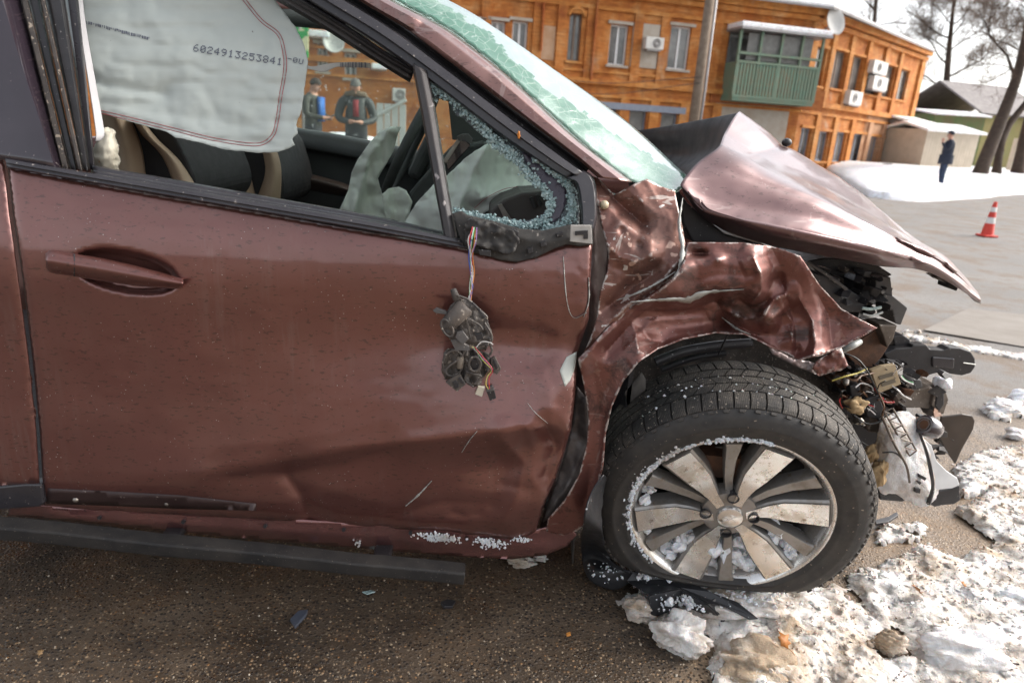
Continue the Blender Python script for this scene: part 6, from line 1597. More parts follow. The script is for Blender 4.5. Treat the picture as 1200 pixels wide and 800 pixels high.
class Face:
    """a vertical facade from point a to point b on plan"""
    def __init__(s, a, b):
        s.a = np.array(a, float); s.d = (np.array(b, float) - s.a); s.L = np.linalg.norm(s.d); s.d /= s.L
        n = np.array([s.d[1], -s.d[0]]); s.n = n if n @ (CAM[:2] - s.a) > 0 else -n
    def sz(s, px, py):
        r = rays([px], [py])[0]; k = ((s.a - CAM[:2]) @ s.n) / (r[:2] @ s.n); q = CAM + r * k
        return float((q[:2] - s.a) @ s.d), float(q[2])
    def rect(s, x0, y0, x1, y1):
        xm, ym = (x0 + x1) / 2, (y0 + y1) / 2
        sa = s.sz(x0, ym)[0]; sb = s.sz(x1, ym)[0]; za = s.sz(xm, y1)[1]; zb = s.sz(xm, y0)[1]
        return min(sa, sb), max(sa, sb), za, zb
    def p(s, u, z, o=0.): q = s.a + s.d * u + s.n * o; return (q[0], q[1], z)
    def box(s, name, u0, u1, z0, z1, o0, o1, mat, parent, bevel=0):
        bm = bmesh.new(); v = [bm.verts.new(s.p(u, z, o)) for z in (z0, z1) for (u, o) in ((u0, o0), (u1, o0), (u1, o1), (u0, o1))]
        for f in ((3, 2, 1, 0), (4, 5, 6, 7), (0, 1, 5, 4), (1, 2, 6, 5), (2, 3, 7, 6), (3, 0, 4, 7)): bm.faces.new([v[i] for i in f])
        return bm_obj(name, bm, mat, parent, bevel=bevel)
    def wall(s, name, u0, u1, z0, z1, holes, mat, parent, deep=.28):
        us = sorted({u0, u1, *[h[0] for h in holes], *[h[1] for h in holes]}); zs = sorted({z0, z1, *[h[2] for h in holes], *[h[3] for h in holes]})
        bm = bmesh.new()
        for i in range(len(us) - 1):
            for j in range(len(zs) - 1):
                um, zm = (us[i] + us[i + 1]) / 2, (zs[j] + zs[j + 1]) / 2
                if any(h[0] < um < h[1] and h[2] < zm < h[3] for h in holes): continue
                bm.faces.new([bm.verts.new(s.p(u, z)) for u, z in ((us[i], zs[j]), (us[i + 1], zs[j]), (us[i + 1], zs[j + 1]), (us[i], zs[j + 1]))])
        for h in holes:
            for (ua, za, ub, zb) in ((h[0], h[2], h[1], h[2]), (h[1], h[2], h[1], h[3]), (h[1], h[3], h[0], h[3]), (h[0], h[3], h[0], h[2])):
                bm.faces.new([bm.verts.new(q) for q in (s.p(ua, za), s.p(ub, zb), s.p(ub, zb, -deep), s.p(ua, za, -deep))])
        bmesh.ops.remove_doubles(bm, verts=bm.verts, dist=1e-4)
        return bm_obj(name, bm, mat, parent)
    def window(s, r, frame, parent, name='window', mull=1, sill=True, pane=None, head=True, deep=.2):
        u0, u1, z0, z1 = r; w = .07
        o = s.box(name, u0 - .0, u0 + w, z0, z1, -deep, -deep + .06, frame, parent)
        s.box('frame', u1 - w, u1, z0, z1, -deep, -deep + .06, frame, o)
        s.box('frame', u0 + w, u1 - w, z1 - w, z1, -deep, -deep + .055, frame, o); s.box('frame', u0 + w, u1 - w, z0, z0 + w, -deep, -deep + .055, frame, o)
        for k in range(mull): um = u0 + (u1 - u0) * (k + 1) / (mull + 1); s.box('mullion', um - .045, um + .045, z0 + w, z1 - w, -deep + .002, -deep + .05, frame, o)
        s.box('pane', u0 + .01, u1 - .01, z0 + .01, z1 - .01, -deep - .04, -deep + .01, pane or M['dark_pane'], o)
        if sill: s.box('sill', u0 - .1, u1 + .1, z0 - .09, z0, -.05, .12, M['plaster'] if frame is M['white_frame'] else M['ochre_trim'], o)
        if head: s.box('lintel', u0 - .15, u1 + .15, z1 + .01, z1 + .13, -.02, .09, M['plaster'] if frame is M['white_frame'] else M['ochre_trim'], o)
        return o
FL = Face(c2, l2 + (l2 - c2) * 1.35); FR = Face(c2, r2)
BLD = thing('brick_building', (c2[0], c2[1], 0), 'long two-storey ochre brick building with snowy roof behind the car', 'building')
ZB = -.2
lw = [FL.rect(*q) for q in ((549, 24, 565, 52), (575, 25, 592, 53), (600, 25, 618, 68), (666, 16, 681, 72), (714, 29, 735, 77), (784, 31, 808, 82), (372, 52, 384, 84), (404, 62, 418, 92))]
ld = [FL.rect(*q) for q in ((706, 125, 722, 152), (737, 129, 757, 158), (774, 133, 793, 158), (560, 108, 580, 150), (610, 112, 632, 152))]
bal = FL.rect(858, 40, 940, 82)
FL.wall('wall', -.0, FL.L, ZB, ZT, lw + ld, M['ochre'], BLD)
for i, r in enumerate(lw):
    FL.window(r, M['old_frame'] if i == 3 else M['white_frame'], BLD, 'arched_window' if i == 3 else 'window', 1)
    if i == 3:
        bm = bmesh.new(); u0, u1, z0, z1 = r; um = (u0 + u1) / 2; pts = [FL.p(um + .62 * (u1 - u0) * math.cos(a), z1 - .1 + .5 * (u1 - u0) * math.sin(a), .05) for a in np.linspace(0, math.pi, 13)]; add_tube(bm, pts, .09, 6); bm_obj('arch_moulding', bm, M['ochre_trim'], BLD, True)
for i, r in enumerate(ld): FL.window(r, M['blue_grey'], BLD, 'shop_window', 0, False, head=False)
u0, u1, z0, z1 = FL.rect(698, 121, 803, 129); FL.box('signboard', u0, u1, z0 - .05, z0 + .22, .0, .12, M['blue_grey'], BLD)
# mouldings and pilasters of the long side
zc = FL.sz(700, 8)[1]; zs_ = FL.sz(735, 102)[1]; zsill = FL.sz(735, 84)[1]
for z, h, o in ((ZT - .28, .28, .38), (ZT - .5, .2, .22), (zc - .1, .14, .10), (zs_, .22, .16), (zs_ - .5, .12, .10), (zsill - .15, .1, .07)): FL.box('cornice', -.05 if o < .3 else -.3, FL.L, z, z + h, .0, o, M['ochre_trim'], BLD)
for x in (500, 532, 590 - 22, 628, 656, 690, 745, 776, 838, 300, 350, 395, 440):
    u = FL.sz(x, 60)[0]; FL.box('pilaster', u - .2, u + .2, zs_ + .22, zc - .1, .0, .09, M['ochre'], BLD)
for x in (690, 730, 765, 800, 838, 650, 600): u = FL.sz(x, 140)[0]; FL.box('pier', u - .22, u + .22, ZB, zs_ - .5, .0, .09, M['ochre_trim'], BLD)
r = FL.rect(740, 28, 771, 80); FL.box('bricked_up_window', r[0], r[1], r[2], r[3], .0, .05, M['plaster'], BLD)
r = FL.rect(624, 30, 650, 70); FL.box('patched_wall', r[0], r[1], r[2], r[3], .0, .03, plain('pale_patch', (.45, .30, .20), .9, 0, (.38, .22, .12), 3, .3, 20, .02), BLD)
r = FL.rect(838, 104, 925, 150); FL.box('patched_wall', r[0], r[1], r[2] - 1, r[3], .0, .05, M['plaster'], BLD)
r = FL.rect(832, 100, 940, 124); FL.box('red_band', r[0] - 1.2, r[1], r[2], r[3], .0, .06, M['redbrick'], BLD)
for x, y0, y1 in ((699, 0, 95), (636, 4, 60)): u, z1 = FL.sz(x, y0); _, z0 = FL.sz(x, y1); tube('drainpipe', [FL.p(u, z0, .15), FL.p(u, (z0 + z1) / 2, .16), FL.p(u, z1, .15)], .06, M['redbrick'], BLD, 8, px=False)
def aircon(F_, r, o=.0):
    u0, u1, z0, z1 = r; a = F_.box('air_conditioner', u0, u1, z0, z1, .1, .42, M['ac'], BLD, .02); um, zm = u0 + (u1 - u0) * .4, (z0 + z1) / 2
    bm = bmesh.new(); R = min(u1 - u0, z1 - z0) * .36
    for k in range(3): add_tube(bm, [F_.p(um + R * (1 - k * .3) * math.cos(t), zm + R * (1 - k * .3) * math.sin(t), .43) for t in np.linspace(0, 2 * math.pi, 17)], .018, 4, False)
    bm_obj('fan_grille', bm, M['tin'], a); F_.box('bracket', u0 + .1, u1 - .1, z0 - .06, z0, .0, .4, M['tin'], a)
aircon(FL, FL.rect(752, 45, 773, 59)); aircon(FL, FL.rect(459, 104, 474, 119))
def dish(F_, px, py, w, h, tilt=.5):
    u, z = F_.sz(px, py); R = w; c = Vector(F_.p(u, z, .7)); n = Vector((F_.n[0], F_.n[1], .35)).normalized()
    Mx = Matrix.Translation(c) @ n.to_track_quat('Z', 'Y').to_matrix().to_4x4() @ Matrix.Diagonal((1, h / w, 1, 1))
    bm = bmesh.new(); lathe(bm, [(0, -.16), (R * .4, -.13), (R * .75, -.05), (R, .05), (R, .07), (R * .75, -.02), (R * .4, -.1), (0, -.13)], 28, Mx); d = bm_obj('satellite_dish', bm, M['ac'], BLD, True)
    bm = bmesh.new(); add_tube(bm, [F_.p(u, z - .3, 0), F_.p(u, z - .1, .5)], .04, 6); bm_obj('dish_arm', bm, M['tin'], d)
dish(FL, 966, 28, .46, .62); dish(FL, 391, 52, .40, .42); 
for q in ((362, 38, 386, 46), (434, 76, 452, 83)): r = FL.rect(*q); FL.box('snowy_canopy', r[0], r[1], r[2], r[3], .0, .7, M['roof_snow'], BLD, .05)
# green glazed balcony
r = FL.rect(846, 78, 940, 118); zt = FL.sz(900, 42)[1]; O1 = 1.0
B = FL.box('balcony', r[0], r[1], r[2] - .15, r[2], .0, O1, M['green'], BLD)
FL.box('balcony_roof', r[0] - .25, r[1] + .15, zt - .02, zt + .06, .0, O1 + .25, M['tin'], B); FL.box('roof_snow', r[0] - .25, r[1] + .15, zt + .06, zt + .28, .0, O1 + .22, M['roof_snow'], B, .05)
for u in np.linspace(r[0], r[1], 5): FL.box('balcony_post', u - .05, u + .05, r[2], zt - .02, O1 - .08, O1 + .02, M['green'], B)
for z in (r[3], r[2] + .04, r[3] + .35): FL.box('balcony_rail', r[0] - .03, r[1] + .03, z - .05, z + .05, O1 - .06, O1 + .04, M['green'], B)
n = 26
for k in range(n):
    u = r[0] + (r[1] - r[0]) * (k + .5) / n; FL.box('balcony_slat', u - .055, u + .055, r[2] + .05, r[3] - .05, O1 - .02, O1 + .01, M['green'], B)
FL.box('balcony_netting', r[0] + .45, r[1] - .45, r[3] + .1, zt - .1, O1 - .14, O1 - .12, M['net'], B); FL.box('balcony_pane', r[0], r[1], r[3], zt, .05, .10, M['dark_pane'], B)
FL.box('balcony_side', r[1] - .06, r[1] - .02, r[2], r[3], .0, O1, M['green'], B); FL.box('balcony_side', r[0] + .02, r[0] + .06, r[2], r[3], .0, O1, M['green'], B)
# the gable side running away to the right
rw = [FR.rect(*q) for q in ((951, 55, 966, 101), (975, 59, 989, 105), (994, 65, 1009, 108), (1014, 71, 1030, 112), (1033, 76, 1046, 115), (1051, 81, 1063, 118))]
rd = [FR.rect(*q) for q in ((936, 150, 948, 190), (956, 154, 969, 189), (977, 155, 989, 190), (997, 157, 1010, 190), (1017, 160, 1027, 189), (1033, 163, 1043, 188))]
u_p = FR.sz(1012, 150)[0]
zmid = FR.sz(985, 130)[1]
FR.wall('wall', .0, FR.L, zmid, ZT, rw, M['ochre'], BLD); FR.wall('wall', .0, u_p, ZB, zmid, rd[:4], M['ochre'], BLD); FR.wall('wall', u_p, FR.L, ZB, zmid, rd[4:], M['pinkwall'], BLD)
for r in rw: FR.window(r, M['old_frame'], BLD, 'window', 1)
for i, r in enumerate(rd): FR.window(r, M['blue_grey'], BLD, 'window', 1, True, plain('pale_shutter', (.36, .30, .25), .6) if i > 3 else None)
for z, h, o in ((ZT - .28, .28, .38), (ZT - .55, .2, .2), (zmid, .25, .2), (zmid - .35, .12, .1)): FR.box('cornice', -.1, FR.L + .2, z, z + h, .0, o, M['ochre_trim'], BLD)
for a, b in zip(rw[:-1], rw[1:]): um = (a[1] + b[0]) / 2; FR.box('pilaster', um - .22, um + .22, zmid + .25, ZT - .55, .0, .14, M['ochre_trim'], BLD)
for u in (.15, FR.L - .2): FR.box('pilaster', u - .3, u + .3, zmid + .25, ZT - .55, .0, .14, M['ochre_trim'], BLD)
for a, b in zip(rd[:-1], rd[1:]):
    um = (a[1] + b[0]) / 2; FR.box('pier', um - .25, um + .25, ZB, zmid - .35, .0, .12, M['ochre_trim'] if um < u_p else M['pinkwall'], BLD)
for k in range(8): z = ZB + .35 + k * .42; FR.box('quoin', FR.L - .75, FR.L + .02, z, z + .34, .0, .14, M['pinkwall'], BLD) if z < zmid - .4 else None
aircon(FR, FR.rect(1014, 72, 1031, 87)); aircon(FR, FR.rect(1014, 90, 1031, 106)); aircon(FR, FR.rect(986, 107, 1001, 123))
# roof, snow on it
nL, nR = np.r_[FL.n, 0], np.r_[FR.n, 0]
def roofplane():
    a = np.array(FL.p(FL.L, ZT, .45)); b = np.array([*(c2 + FL.n * .45 + FR.n * .45), ZT]); c = np.array(FR.p(FR.L + .3, ZT, .45))
    back = lambda q, n, k: q - n * k + np.array([0, 0, 1.7])
    ap = np.array([*(c2 - FL.n * 5 - FR.n * 5), ZT + 1.7]); A = back(a, nL, 5); Cc = back(c, nR, 5)
    o = mesh_obj('roof', [a, b, c, A, ap, Cc], [(0, 1, 4, 3), (1, 2, 5, 4)], M['tin'], BLD, False, .08)
    lift = np.array([0, 0, .10])
    mesh_obj('snow_cover', [q + lift for q in (a - nL * .1, b, c - nR * .1, A, ap, Cc)], [(0, 1, 4, 3), (1, 2, 5, 4)], M['roof_snow'], o, False, .16)
roofplane()
FL.box('back_wall', 0, FL.L, ZB, ZT, -8.2, -8.0, M['redbrick'], BLD); FR.box('end_wall', FR.L - .2, FR.L, ZB, ZT, -8, -.02, M['redbrick'], BLD)
# ---------------------------------------------------------------- utility pole with cables
pb_ = D(812, 150, 25.5); pole = thing('utility_pole', (pb_[0], pb_[1], 0), 'weathered wooden utility pole in front of the brick building', 'pole')
bm = bmesh.new(); add_tube(bm, [(pb_[0], pb_[1], -.2), (pb_[0], pb_[1], 4), (pb_[0], pb_[1], 8.8)], [.22, .19, .16], 12); bm_obj('shaft', bm, M['steel_pole'], pole, True)
bm = bmesh.new(); add_box(bm, (pb_[0], pb_[1] - .12, 8.1), (1.8, .1, .12)); bm_obj('crossarm', bm, M['steel_pole'], pole)
bm = bmesh.new(); add_tube(bm, [(pb_[0] + .24, pb_[1], 0), (pb_[0] + .25, pb_[1] - .05, 3), (pb_[0] + .22, pb_[1], 7)], .05, 8); bm_obj('conduit', bm, M['tin'], pole, True)
for k, dx in enumerate((-.7, 0, .7)):
    bm = bmesh.new(); add_tube(bm, catmull(np.array([(pb_[0] + dx, pb_[1] - .12, 8.2), (pb_[0] - 10, pb_[1] + .3, 7.6 - .1 * k), (pb_[0] - 24, pb_[1] + 1, 8.0)]), 20), .012, 4); bm_obj('cable', bm, M['black'], pole)
for k, (zz0, zz1) in enumerate(((3.4, 3.0), (3.2, 2.6))):
    bm = bmesh.new(); add_tube(bm, catmull(np.array([(pb_[0], pb_[1] - .2, zz0), (pb_[0] - 4, pb_[1] + .4, zz1), (pb_[0] - 8, pb_[1] + 1, zz0 + .1)]), 16), .012, 4); bm_obj('cable', bm, M['black'], pole)
# ---------------------------------------------------------------- snowy verge
def verge():
    E = [(930, 190), (962, 197), (985, 209), (1005, 221), (1019, 229), (1050, 232), (1082, 234), (1120, 232), (1160, 229), (1200, 226), (1300, 224), (1500, 222)]
    E = polyline(np.array(E, float), 90); n = 90; rows = []
    for k, f in enumerate(np.r_[-.02, 0, .02, np.linspace(.06, 1, 26)]):
        for i, (x, y) in enumerate(E):
            q = G(x, y + 1.2 * vn(np.array([i * .6]), np.array([0.]), 5)[0], .05); d = q - CAM; h = np.hypot(d[0], d[1]); tgt = 62.0
            s = 1 + (tgt / h - 1) * max(f, 0) ** 1.6 if f >= 0 else .995
            p = CAM + d * s; z = -.05 if f < 0 else (.02 if f == 0 else .12 + .45 * min(1, f * 1.8))
            z += .05 * float(fbm(np.array([p[0] * .7]), np.array([p[1] * .7]), 231, 3)[0]) if f > 0 else 0
            rows.append((p[0], p[1], z))
    F = grid_faces(n, 29); V = np.array(rows); nn = np.cross(V[1] - V[0], V[n] - V[0]); F = F if nn[2] > 0 else [q[::-1] for q in F]
    o = mesh_obj('snowy_verge', V, F, M['snow_verge'], None, True); tag(o, 'white snow-covered verge beyond the road', kind='structure')
M['snow_verge'] = snow_mat('verge_snow', .10, (.84, .85, .88))
verge()
def wallbox(name, px0, px1, pyb, pyt, d0, d1, back, mat, parent):
    A = D(px0, pyb, d0); Bp = D(px1, pyb, d1); zt_ = D((px0 + px1) / 2, pyt, (d0 + d1) / 2)[2]; zb = min(A[2], Bp[2]) - .6
    a, b = A[:2], Bp[:2]; d = b - a; n = np.array([-d[1], d[0]]); n /= np.linalg.norm(n); n = n if n @ (CAM[:2] - a) < 0 else -n
    bm = bmesh.new(); base = [a, b, b + n * back, a + n * back]; v0 = [bm.verts.new((*q, zb)) for q in base]; v1 = [bm.verts.new((*q, zt_)) for q in base]
    bm.faces.new(v0[::-1]); bm.faces.new(v1)
    for i in range(4): bm.faces.new((v0[i], v0[(i + 1) % 4], v1[(i + 1) % 4], v1[i]))
    return bm_obj(name, bm, mat, parent), a, b, n, zb, zt_
M['shed_grey'] = plain('grey_shed', (.30, .28, .26), .7, 0, (.24, .22, .2), 2); M['beige'] = plain('beige_boards', (.52, .45, .36), .8, 0, (.44, .38, .3), 2.5)
M['green_wall'] = plain('green_shed_wall', (.075, .14, .045), .8, 0, (.13, .10, .05), 1.2); M['yellow_wall'] = plain('yellow_wall', (.26, .19, .075), .8, 0, (.18, .19, .06), .8); M['slate'] = plain('grey_roof', (.17, .15, .15), .8, 0, (.24, .22, .21), 2)
def outbuilding(name, label, cat, q, mat, roof=None, rise=0, planks=0, group=None):
    px0, px1, pyb, pyt, d0, d1, back = q; A = D((px0 + px1) / 2, pyb, (d0 + d1) / 2)
    T = thing(name, (A[0], A[1], 0), label, cat, group); w, a, b, n, zb, zt_ = wallbox('wall', px0, px1, pyb, pyt, d0, d1, back, mat, T)
    if planks:
        for k in range(planks):
            f0, f1 = (k + .06) / planks, (k + .94) / planks; p0, p1 = a + (b - a) * f0, a + (b - a) * f1
            bm = bmesh.new(); v = [bm.verts.new((*(p - n * o), z)) for z in (zb, zt_ - .02 - .04 * ((k * 7) % 3)) for p, o in ((p0, .0), (p1, .0), (p1, .05), (p0, .05))]
            for f in ((3, 2, 1, 0), (4, 5, 6, 7), (0, 1, 5, 4), (1, 2, 6, 5), (2, 3, 7, 6), (3, 0, 4, 7)): bm.faces.new([v[i] for i in f])
            bm_obj('plank', bm, mat, T)
    if roof:
        e = (b - a) / np.linalg.norm(b - a) * .25; m0, m1 = a + n * back * .5, b + n * back * .5
        V = [(*(a - e - n * .3), zt_ - .02), (*(b + e - n * .3), zt_ - .02), (*(m1 + e), zt_ + rise), (*(m0 - e), zt_ + rise), (*(b + e + n * (back + .3)), zt_ - .02), (*(a - e + n * (back + .3)), zt_ - .02)]
        mesh_obj('roof', V, [(0, 1, 2, 3), (3, 2, 4, 5)], roof, T, False, .12)
    return T
outbuilding('grey_shed', 'grey plank shed against the right end of the brick building', 'shed', (1050, 1079, 194, 142, 39, 41, 4), M['shed_grey'], M['roof_snow'], .5, 10)
outbuilding('plank_fence', 'beige plank garage wall behind the standing person', 'garage', (1077, 1138, 194, 153, 37, 38, 3), M['beige'], M['roof_snow'], .4, 18)
outbuilding('green_shed', 'long low green shed with snow along its roof', 'shed', (1083, 1142, 190, 134, 48, 48, 5), M['green_wall'], M['roof_snow'], .35)
outbuilding('yellow_house', 'yellow-walled house half hidden by the big bare tree', 'house', (1134, 1215, 196, 136, 50, 52, 8), M['yellow_wall'], M['slate'], 2.4)
outbuilding('beige_fence', 'beige board fence right of the big bare tree', 'fence', (1182, 1260, 200, 165, 40, 42, .2), M['beige'], None, 0, 16)
# ---------------------------------------------------------------- bare trees
M['bark'] = plain('dark_bark', (.075, .052, .038), .9, 0, (.045, .03, .022), 5, .6, 30, .02); M['twig'] = plain('brown_twigs', (.17, .115, .08), .9, 0, (.12, .08, .058), 4)
def tree(name, base, path, r0, label, seed, levels=4, spread=1.0, group='bare trees beyond the road', nb=7):
    rg = random.Random(seed); T = thing(name, base, label, 'tree', group); P0 = [Vector(tuple(p)) for p in path]; n = 14; tr = catmull(np.array([p[:] for p in P0]), n)
    rr = [r0 * (1.25 if i == 0 else 1) * (1 - .72 * i / (n - 1)) for i in range(n)]; bm = bmesh.new(); add_tube(bm, tr, rr, 10); bm_obj('trunk', bm, M['bark'], T, True)
    bt = bmesh.new(); bl = bmesh.new()
    def grow(p, d, L, r, lv):
        k = 5 if lv > 1 else 3; pts = [p]; dd = d.copy()
        for i in range(k):
            dd = (dd + Vector((rg.gauss(0, .16), rg.gauss(0, .16), rg.gauss(.04, .12)))).normalized(); pts.append(pts[-1] + dd * (L / k))
        add_tube(bl if lv >= 3 else bt, pts, [r * (1 - .65 * i / k) for i in range(k + 1)], 6 if lv >= 3 else (4 if lv == 2 else 3), False)
        if lv <= 0: return
        for j in range(nb if lv > 1 else nb - 2):
            f = rg.uniform(.25, 1.0); q = pts[min(k, int(f * k))]; ax = Vector((rg.gauss(0, 1), rg.gauss(0, 1), rg.gauss(.15, .7))).normalized()
            nd = (dd * .75 + ax * .75 * spread).normalized(); grow(q, nd, L * rg.uniform(.45, .7), max(.005, r * rg.uniform(.3, .48)), lv - 1)
    for i in range(6, n):
        for j in range(2 if i > 8 else 1):
            d = Vector((rg.gauss(0, 1), rg.gauss(0, .8), rg.uniform(.3, 1.4))).normalized(); grow(Vector(tr[i]), d, r0 * rg.uniform(9, 15) * (1.1 - .4 * i / n), rr[i] * rg.uniform(.25, .42), levels - 1)
    b_ = bm_obj('branches', bl, M['bark'], T, True) if len(bl.verts) else bl.free(); bm_obj('crown', bt, M['twig'], T, False)
    return T
def onv(px, py, dep): q = D(px, py, dep); return q
t0 = D(1146, 207, 29); tree('bare_tree', (t0[0], t0[1], .2), [t0 - np.array([0, 0, .3]), D(1158, 178, 29), D(1178, 128, 29), D(1194, 82, 29), D(1206, 20, 29), D(1216, -60, 29)], .30, 'big leaning bare tree with a thick dark trunk at the right', 3, 5, 1.0, nb=7)
t0 = D(1168, 205, 30); tree('bare_tree', (t0[0], t0[1], .2), [t0 - np.array([0, 0, .3]), D(1172, 175, 30), D(1180, 150, 30), D(1200, 124, 30), D(1225, 90, 30), D(1262, 20, 30)], .2, 'thin bare tree forking away beside the big leaning one', 5, 5, 1.0, nb=6)
t0 = D(1192, 205, 32); tree('bare_tree', (t0[0], t0[1], .2), [t0 - np.array([0, 0, .3]), D(1197, 180, 32), D(1206, 140, 32), D(1222, 80, 32), D(1235, 10, 32)], .3, 'bare tree whose trunk touches the right edge', 7, 5, 1.0, nb=5)
t0 = D(1100, 190, 60); tree('bare_tree', (t0[0], t0[1], .2), [t0 - np.array([0, 0, .5]), D(1102, 160, 60), D(1108, 110, 60), D(1112, 60, 60), D(1118, 0, 60)], .42, 'distant bare tree rising behind the sheds', 9, 5, 1.2, nb=7)
t0 = D(1012, 190, 58); tree('bare_tree', (t0[0], t0[1], .2), [t0 - np.array([0, 0, .5]), D(1016, 120, 58), D(1021, 60, 58), D(1026, 10, 58), D(1030, -40, 58)], .34, 'bare treetop showing above the brick building roof', 11, 4, 1.2)
# ---------------------------------------------------------------- traffic cone
cg = G(1156, 277, 0); CONE = thing('traffic_cone', cg, 'red and white striped traffic cone on the road', 'cone')
M['cone_red'] = plain('cone_red', (.62, .045, .025), .45, 0, (.55, .04, .025), 8); M['cone_white'] = plain('cone_white', (.75, .74, .72), .5)
sc_ = np.linalg.norm(D(1156, 277, 1) - CAM); hC = .52; Tm = Matrix.Translation(Vector(cg))
bm = bmesh.new(); add_box(bm, Vector(cg) + Vector((0, 0, .015)), (.22, .22, .03)); bm_obj('base', bm, M['cone_red'], CONE, bevel=.012)
zs3 = [(.03, .20, 'cone_red'), (.20, .29, 'cone_white'), (.29, .37, 'cone_red'), (.37, .44, 'cone_white'), (.44, hC, 'cone_red')]
for i, (a, b, m_) in enumerate(zs3):
    rr = lambda z: .085 - .06 * (z - .03) / (hC - .03)
    bm = bmesh.new(); lathe(bm, [(rr(a), a), (rr(b), b)] + ([(0, b)] if i == 4 else []), 28, Tm); o = bm_obj('stripe' if m_ == 'cone_white' else 'cone_body', bm, M[m_], CONE, True, 50)
# slab set in the road, and the snow-filled seam beside it
V = [G(x, y, .0) for x, y in ((1082, 387), (1134, 362), (1262, 376), (1230, 412))]
bm = bmesh.new(); a = [bm.verts.new(v) for v in V]; f = bm.faces.new(a); r_ = bmesh.ops.extrude_face_region(bm, geom=[f]); bmesh.ops.translate(bm, verts=[v for v in r_['geom'] if isinstance(v, bmesh.types.BMVert)], vec=(0, 0, .006))
o = bm_obj('concrete_slab', bm, plain('worn_concrete', (.24, .215, .19), .85, 0, (.19, .165, .14), 3, .3, 60, .004), None, bevel=.006); tag(o, 'flat worn concrete slab set in the road beyond the bumper', 'slab')
# ---------------------------------------------------------------- people
def person(name, loc, yaw, joints, edges, mats, label, height=1.76, hair=(.06, .045, .035), cap=None, extra=None):
    """joints: name -> (x right, y forward, z up, radius, clothing key); one skinned body"""
    T = thing(name, loc, label, 'person'); names = list(joints); R = Matrix.Rotation(yaw, 4, 'Z'); S = height / 1.76
    me = bpy.data.meshes.new('body'); me.from_pydata([tuple(Vector(joints[k][:3]) * S) for k in names], [(names.index(a), names.index(b)) for a, b in edges], [])
    ob = bpy.data.objects.new('body_tmp', me); COL.objects.link(ob); m = ob.modifiers.new('skin', 'SKIN'); m.use_smooth_shade = True
    for i, k in enumerate(names):
        sv = me.skin_vertices[0].data[i]; sv.radius = (joints[k][3] * S, joints[k][3] * S * (joints[k][5] if len(joints[k]) > 5 else 1)); sv.use_root = (k == 'pelvis')
    ob.modifiers.new('sub', 'SUBSURF').levels = 1; bpy.context.view_layer.update()
    ev = ob.evaluated_get(bpy.context.evaluated_depsgraph_get()); m2 = bpy.data.meshes.new_from_object(ev); bpy.data.objects.remove(ob)
    keys = list(mats); [m2.materials.append(mats[k]) for k in keys]; J = np.array([joints[k][:3] for k in names]) * S
    E = [(np.array(joints[a][:3]) * S, np.array(joints[b][:3]) * S, joints[b][4]) for a, b in edges]
    for p in m2.polygons:
        c = np.array(p.center); best = 1e9
        for a, b, k in E:
            t = np.clip((c - a) @ (b - a) / ((b - a) @ (b - a) + 1e-9), 0, 1); d = np.linalg.norm(c - a - t * (b - a))
            if d < best: best, kk = d, k
        p.material_index = keys.index(kk); p.use_smooth = True
    m2.transform(Matrix.Translation(Vector(tuple(loc))) @ R); body_ = bpy.data.objects.new('body', m2); link(body_, T)
    def put(nm, bm, mat):
        bm.transform(Matrix.Translation(Vector(tuple(loc))) @ R @ Matrix.Scale(S, 4)); return bm_obj(nm, bm, mat, T, True)
    h = Vector(joints['head'][:3]); nd = (Vector(joints['crown'][:3]) - Vector(joints['neck'][:3])).normalized(); fw = Vector((0, 1, 0)); fw = (fw - nd * fw.dot(nd)).normalized()
    if 'face' in joints: fw = (Vector(joints['face']) - h).normalized()
    sd = nd.cross(fw) * -1
    bm = bmesh.new(); bmesh.ops.create_icosphere(bm, subdivisions=3, radius=1)
    M3 = Matrix(((sd.x, fw.x, nd.x), (sd.y, fw.y, nd.y), (sd.z, fw.z, nd.z)))
    for v in bm.verts:
        q = v.co.copy(); q = Vector((q.x * .088, q.y * .104 - .012, max(q.z, -.35 if q.y < .1 else .25) * .105 + .045)); v.co = M3 @ q + h
    put('hair' if not cap else 'cap', bm, plain(name + '_hair' + str(int(abs(loc[0]) * 10)), cap or hair, .8, 0, tuple(v * .6 for v in (cap or hair)), 40, .4, 120))
    bm = bmesh.new()
    for s in (-1, 1):
        bm = bmesh.new(); bmesh.ops.create_icosphere(bm, subdivisions=1, radius=.010, matrix=Matrix.Translation(h + M3 @ Vector((s * .032, .084, .012)))); put('eye', bm, plain('eye_dark', (.05, .035, .03), .3))
    bm = bmesh.new(); add_tube(bm, [h + M3 @ Vector((0, .088, .015)), h + M3 @ Vector((0, .112, -.018)), h + M3 @ Vector((0, .096, -.028))], [.008, .014, .010], 6)
    put('nose', bm, mats['skin'])
    for s in (-1, 1):
        bm = bmesh.new(); add_tube(bm, [h + M3 @ Vector((s * .078, -.005, .02)), h + M3 @ Vector((s * .088, -.012, .0)), h + M3 @ Vector((s * .08, -.005, -.025))], [.010, .014, .008], 6); put('ear', bm, mats['skin'])
    if extra: extra(T, put, M3, h)
    return T
SKIN = plain('skin', (.50, .27, .19), .6, 0, (.45, .22, .15), 10)
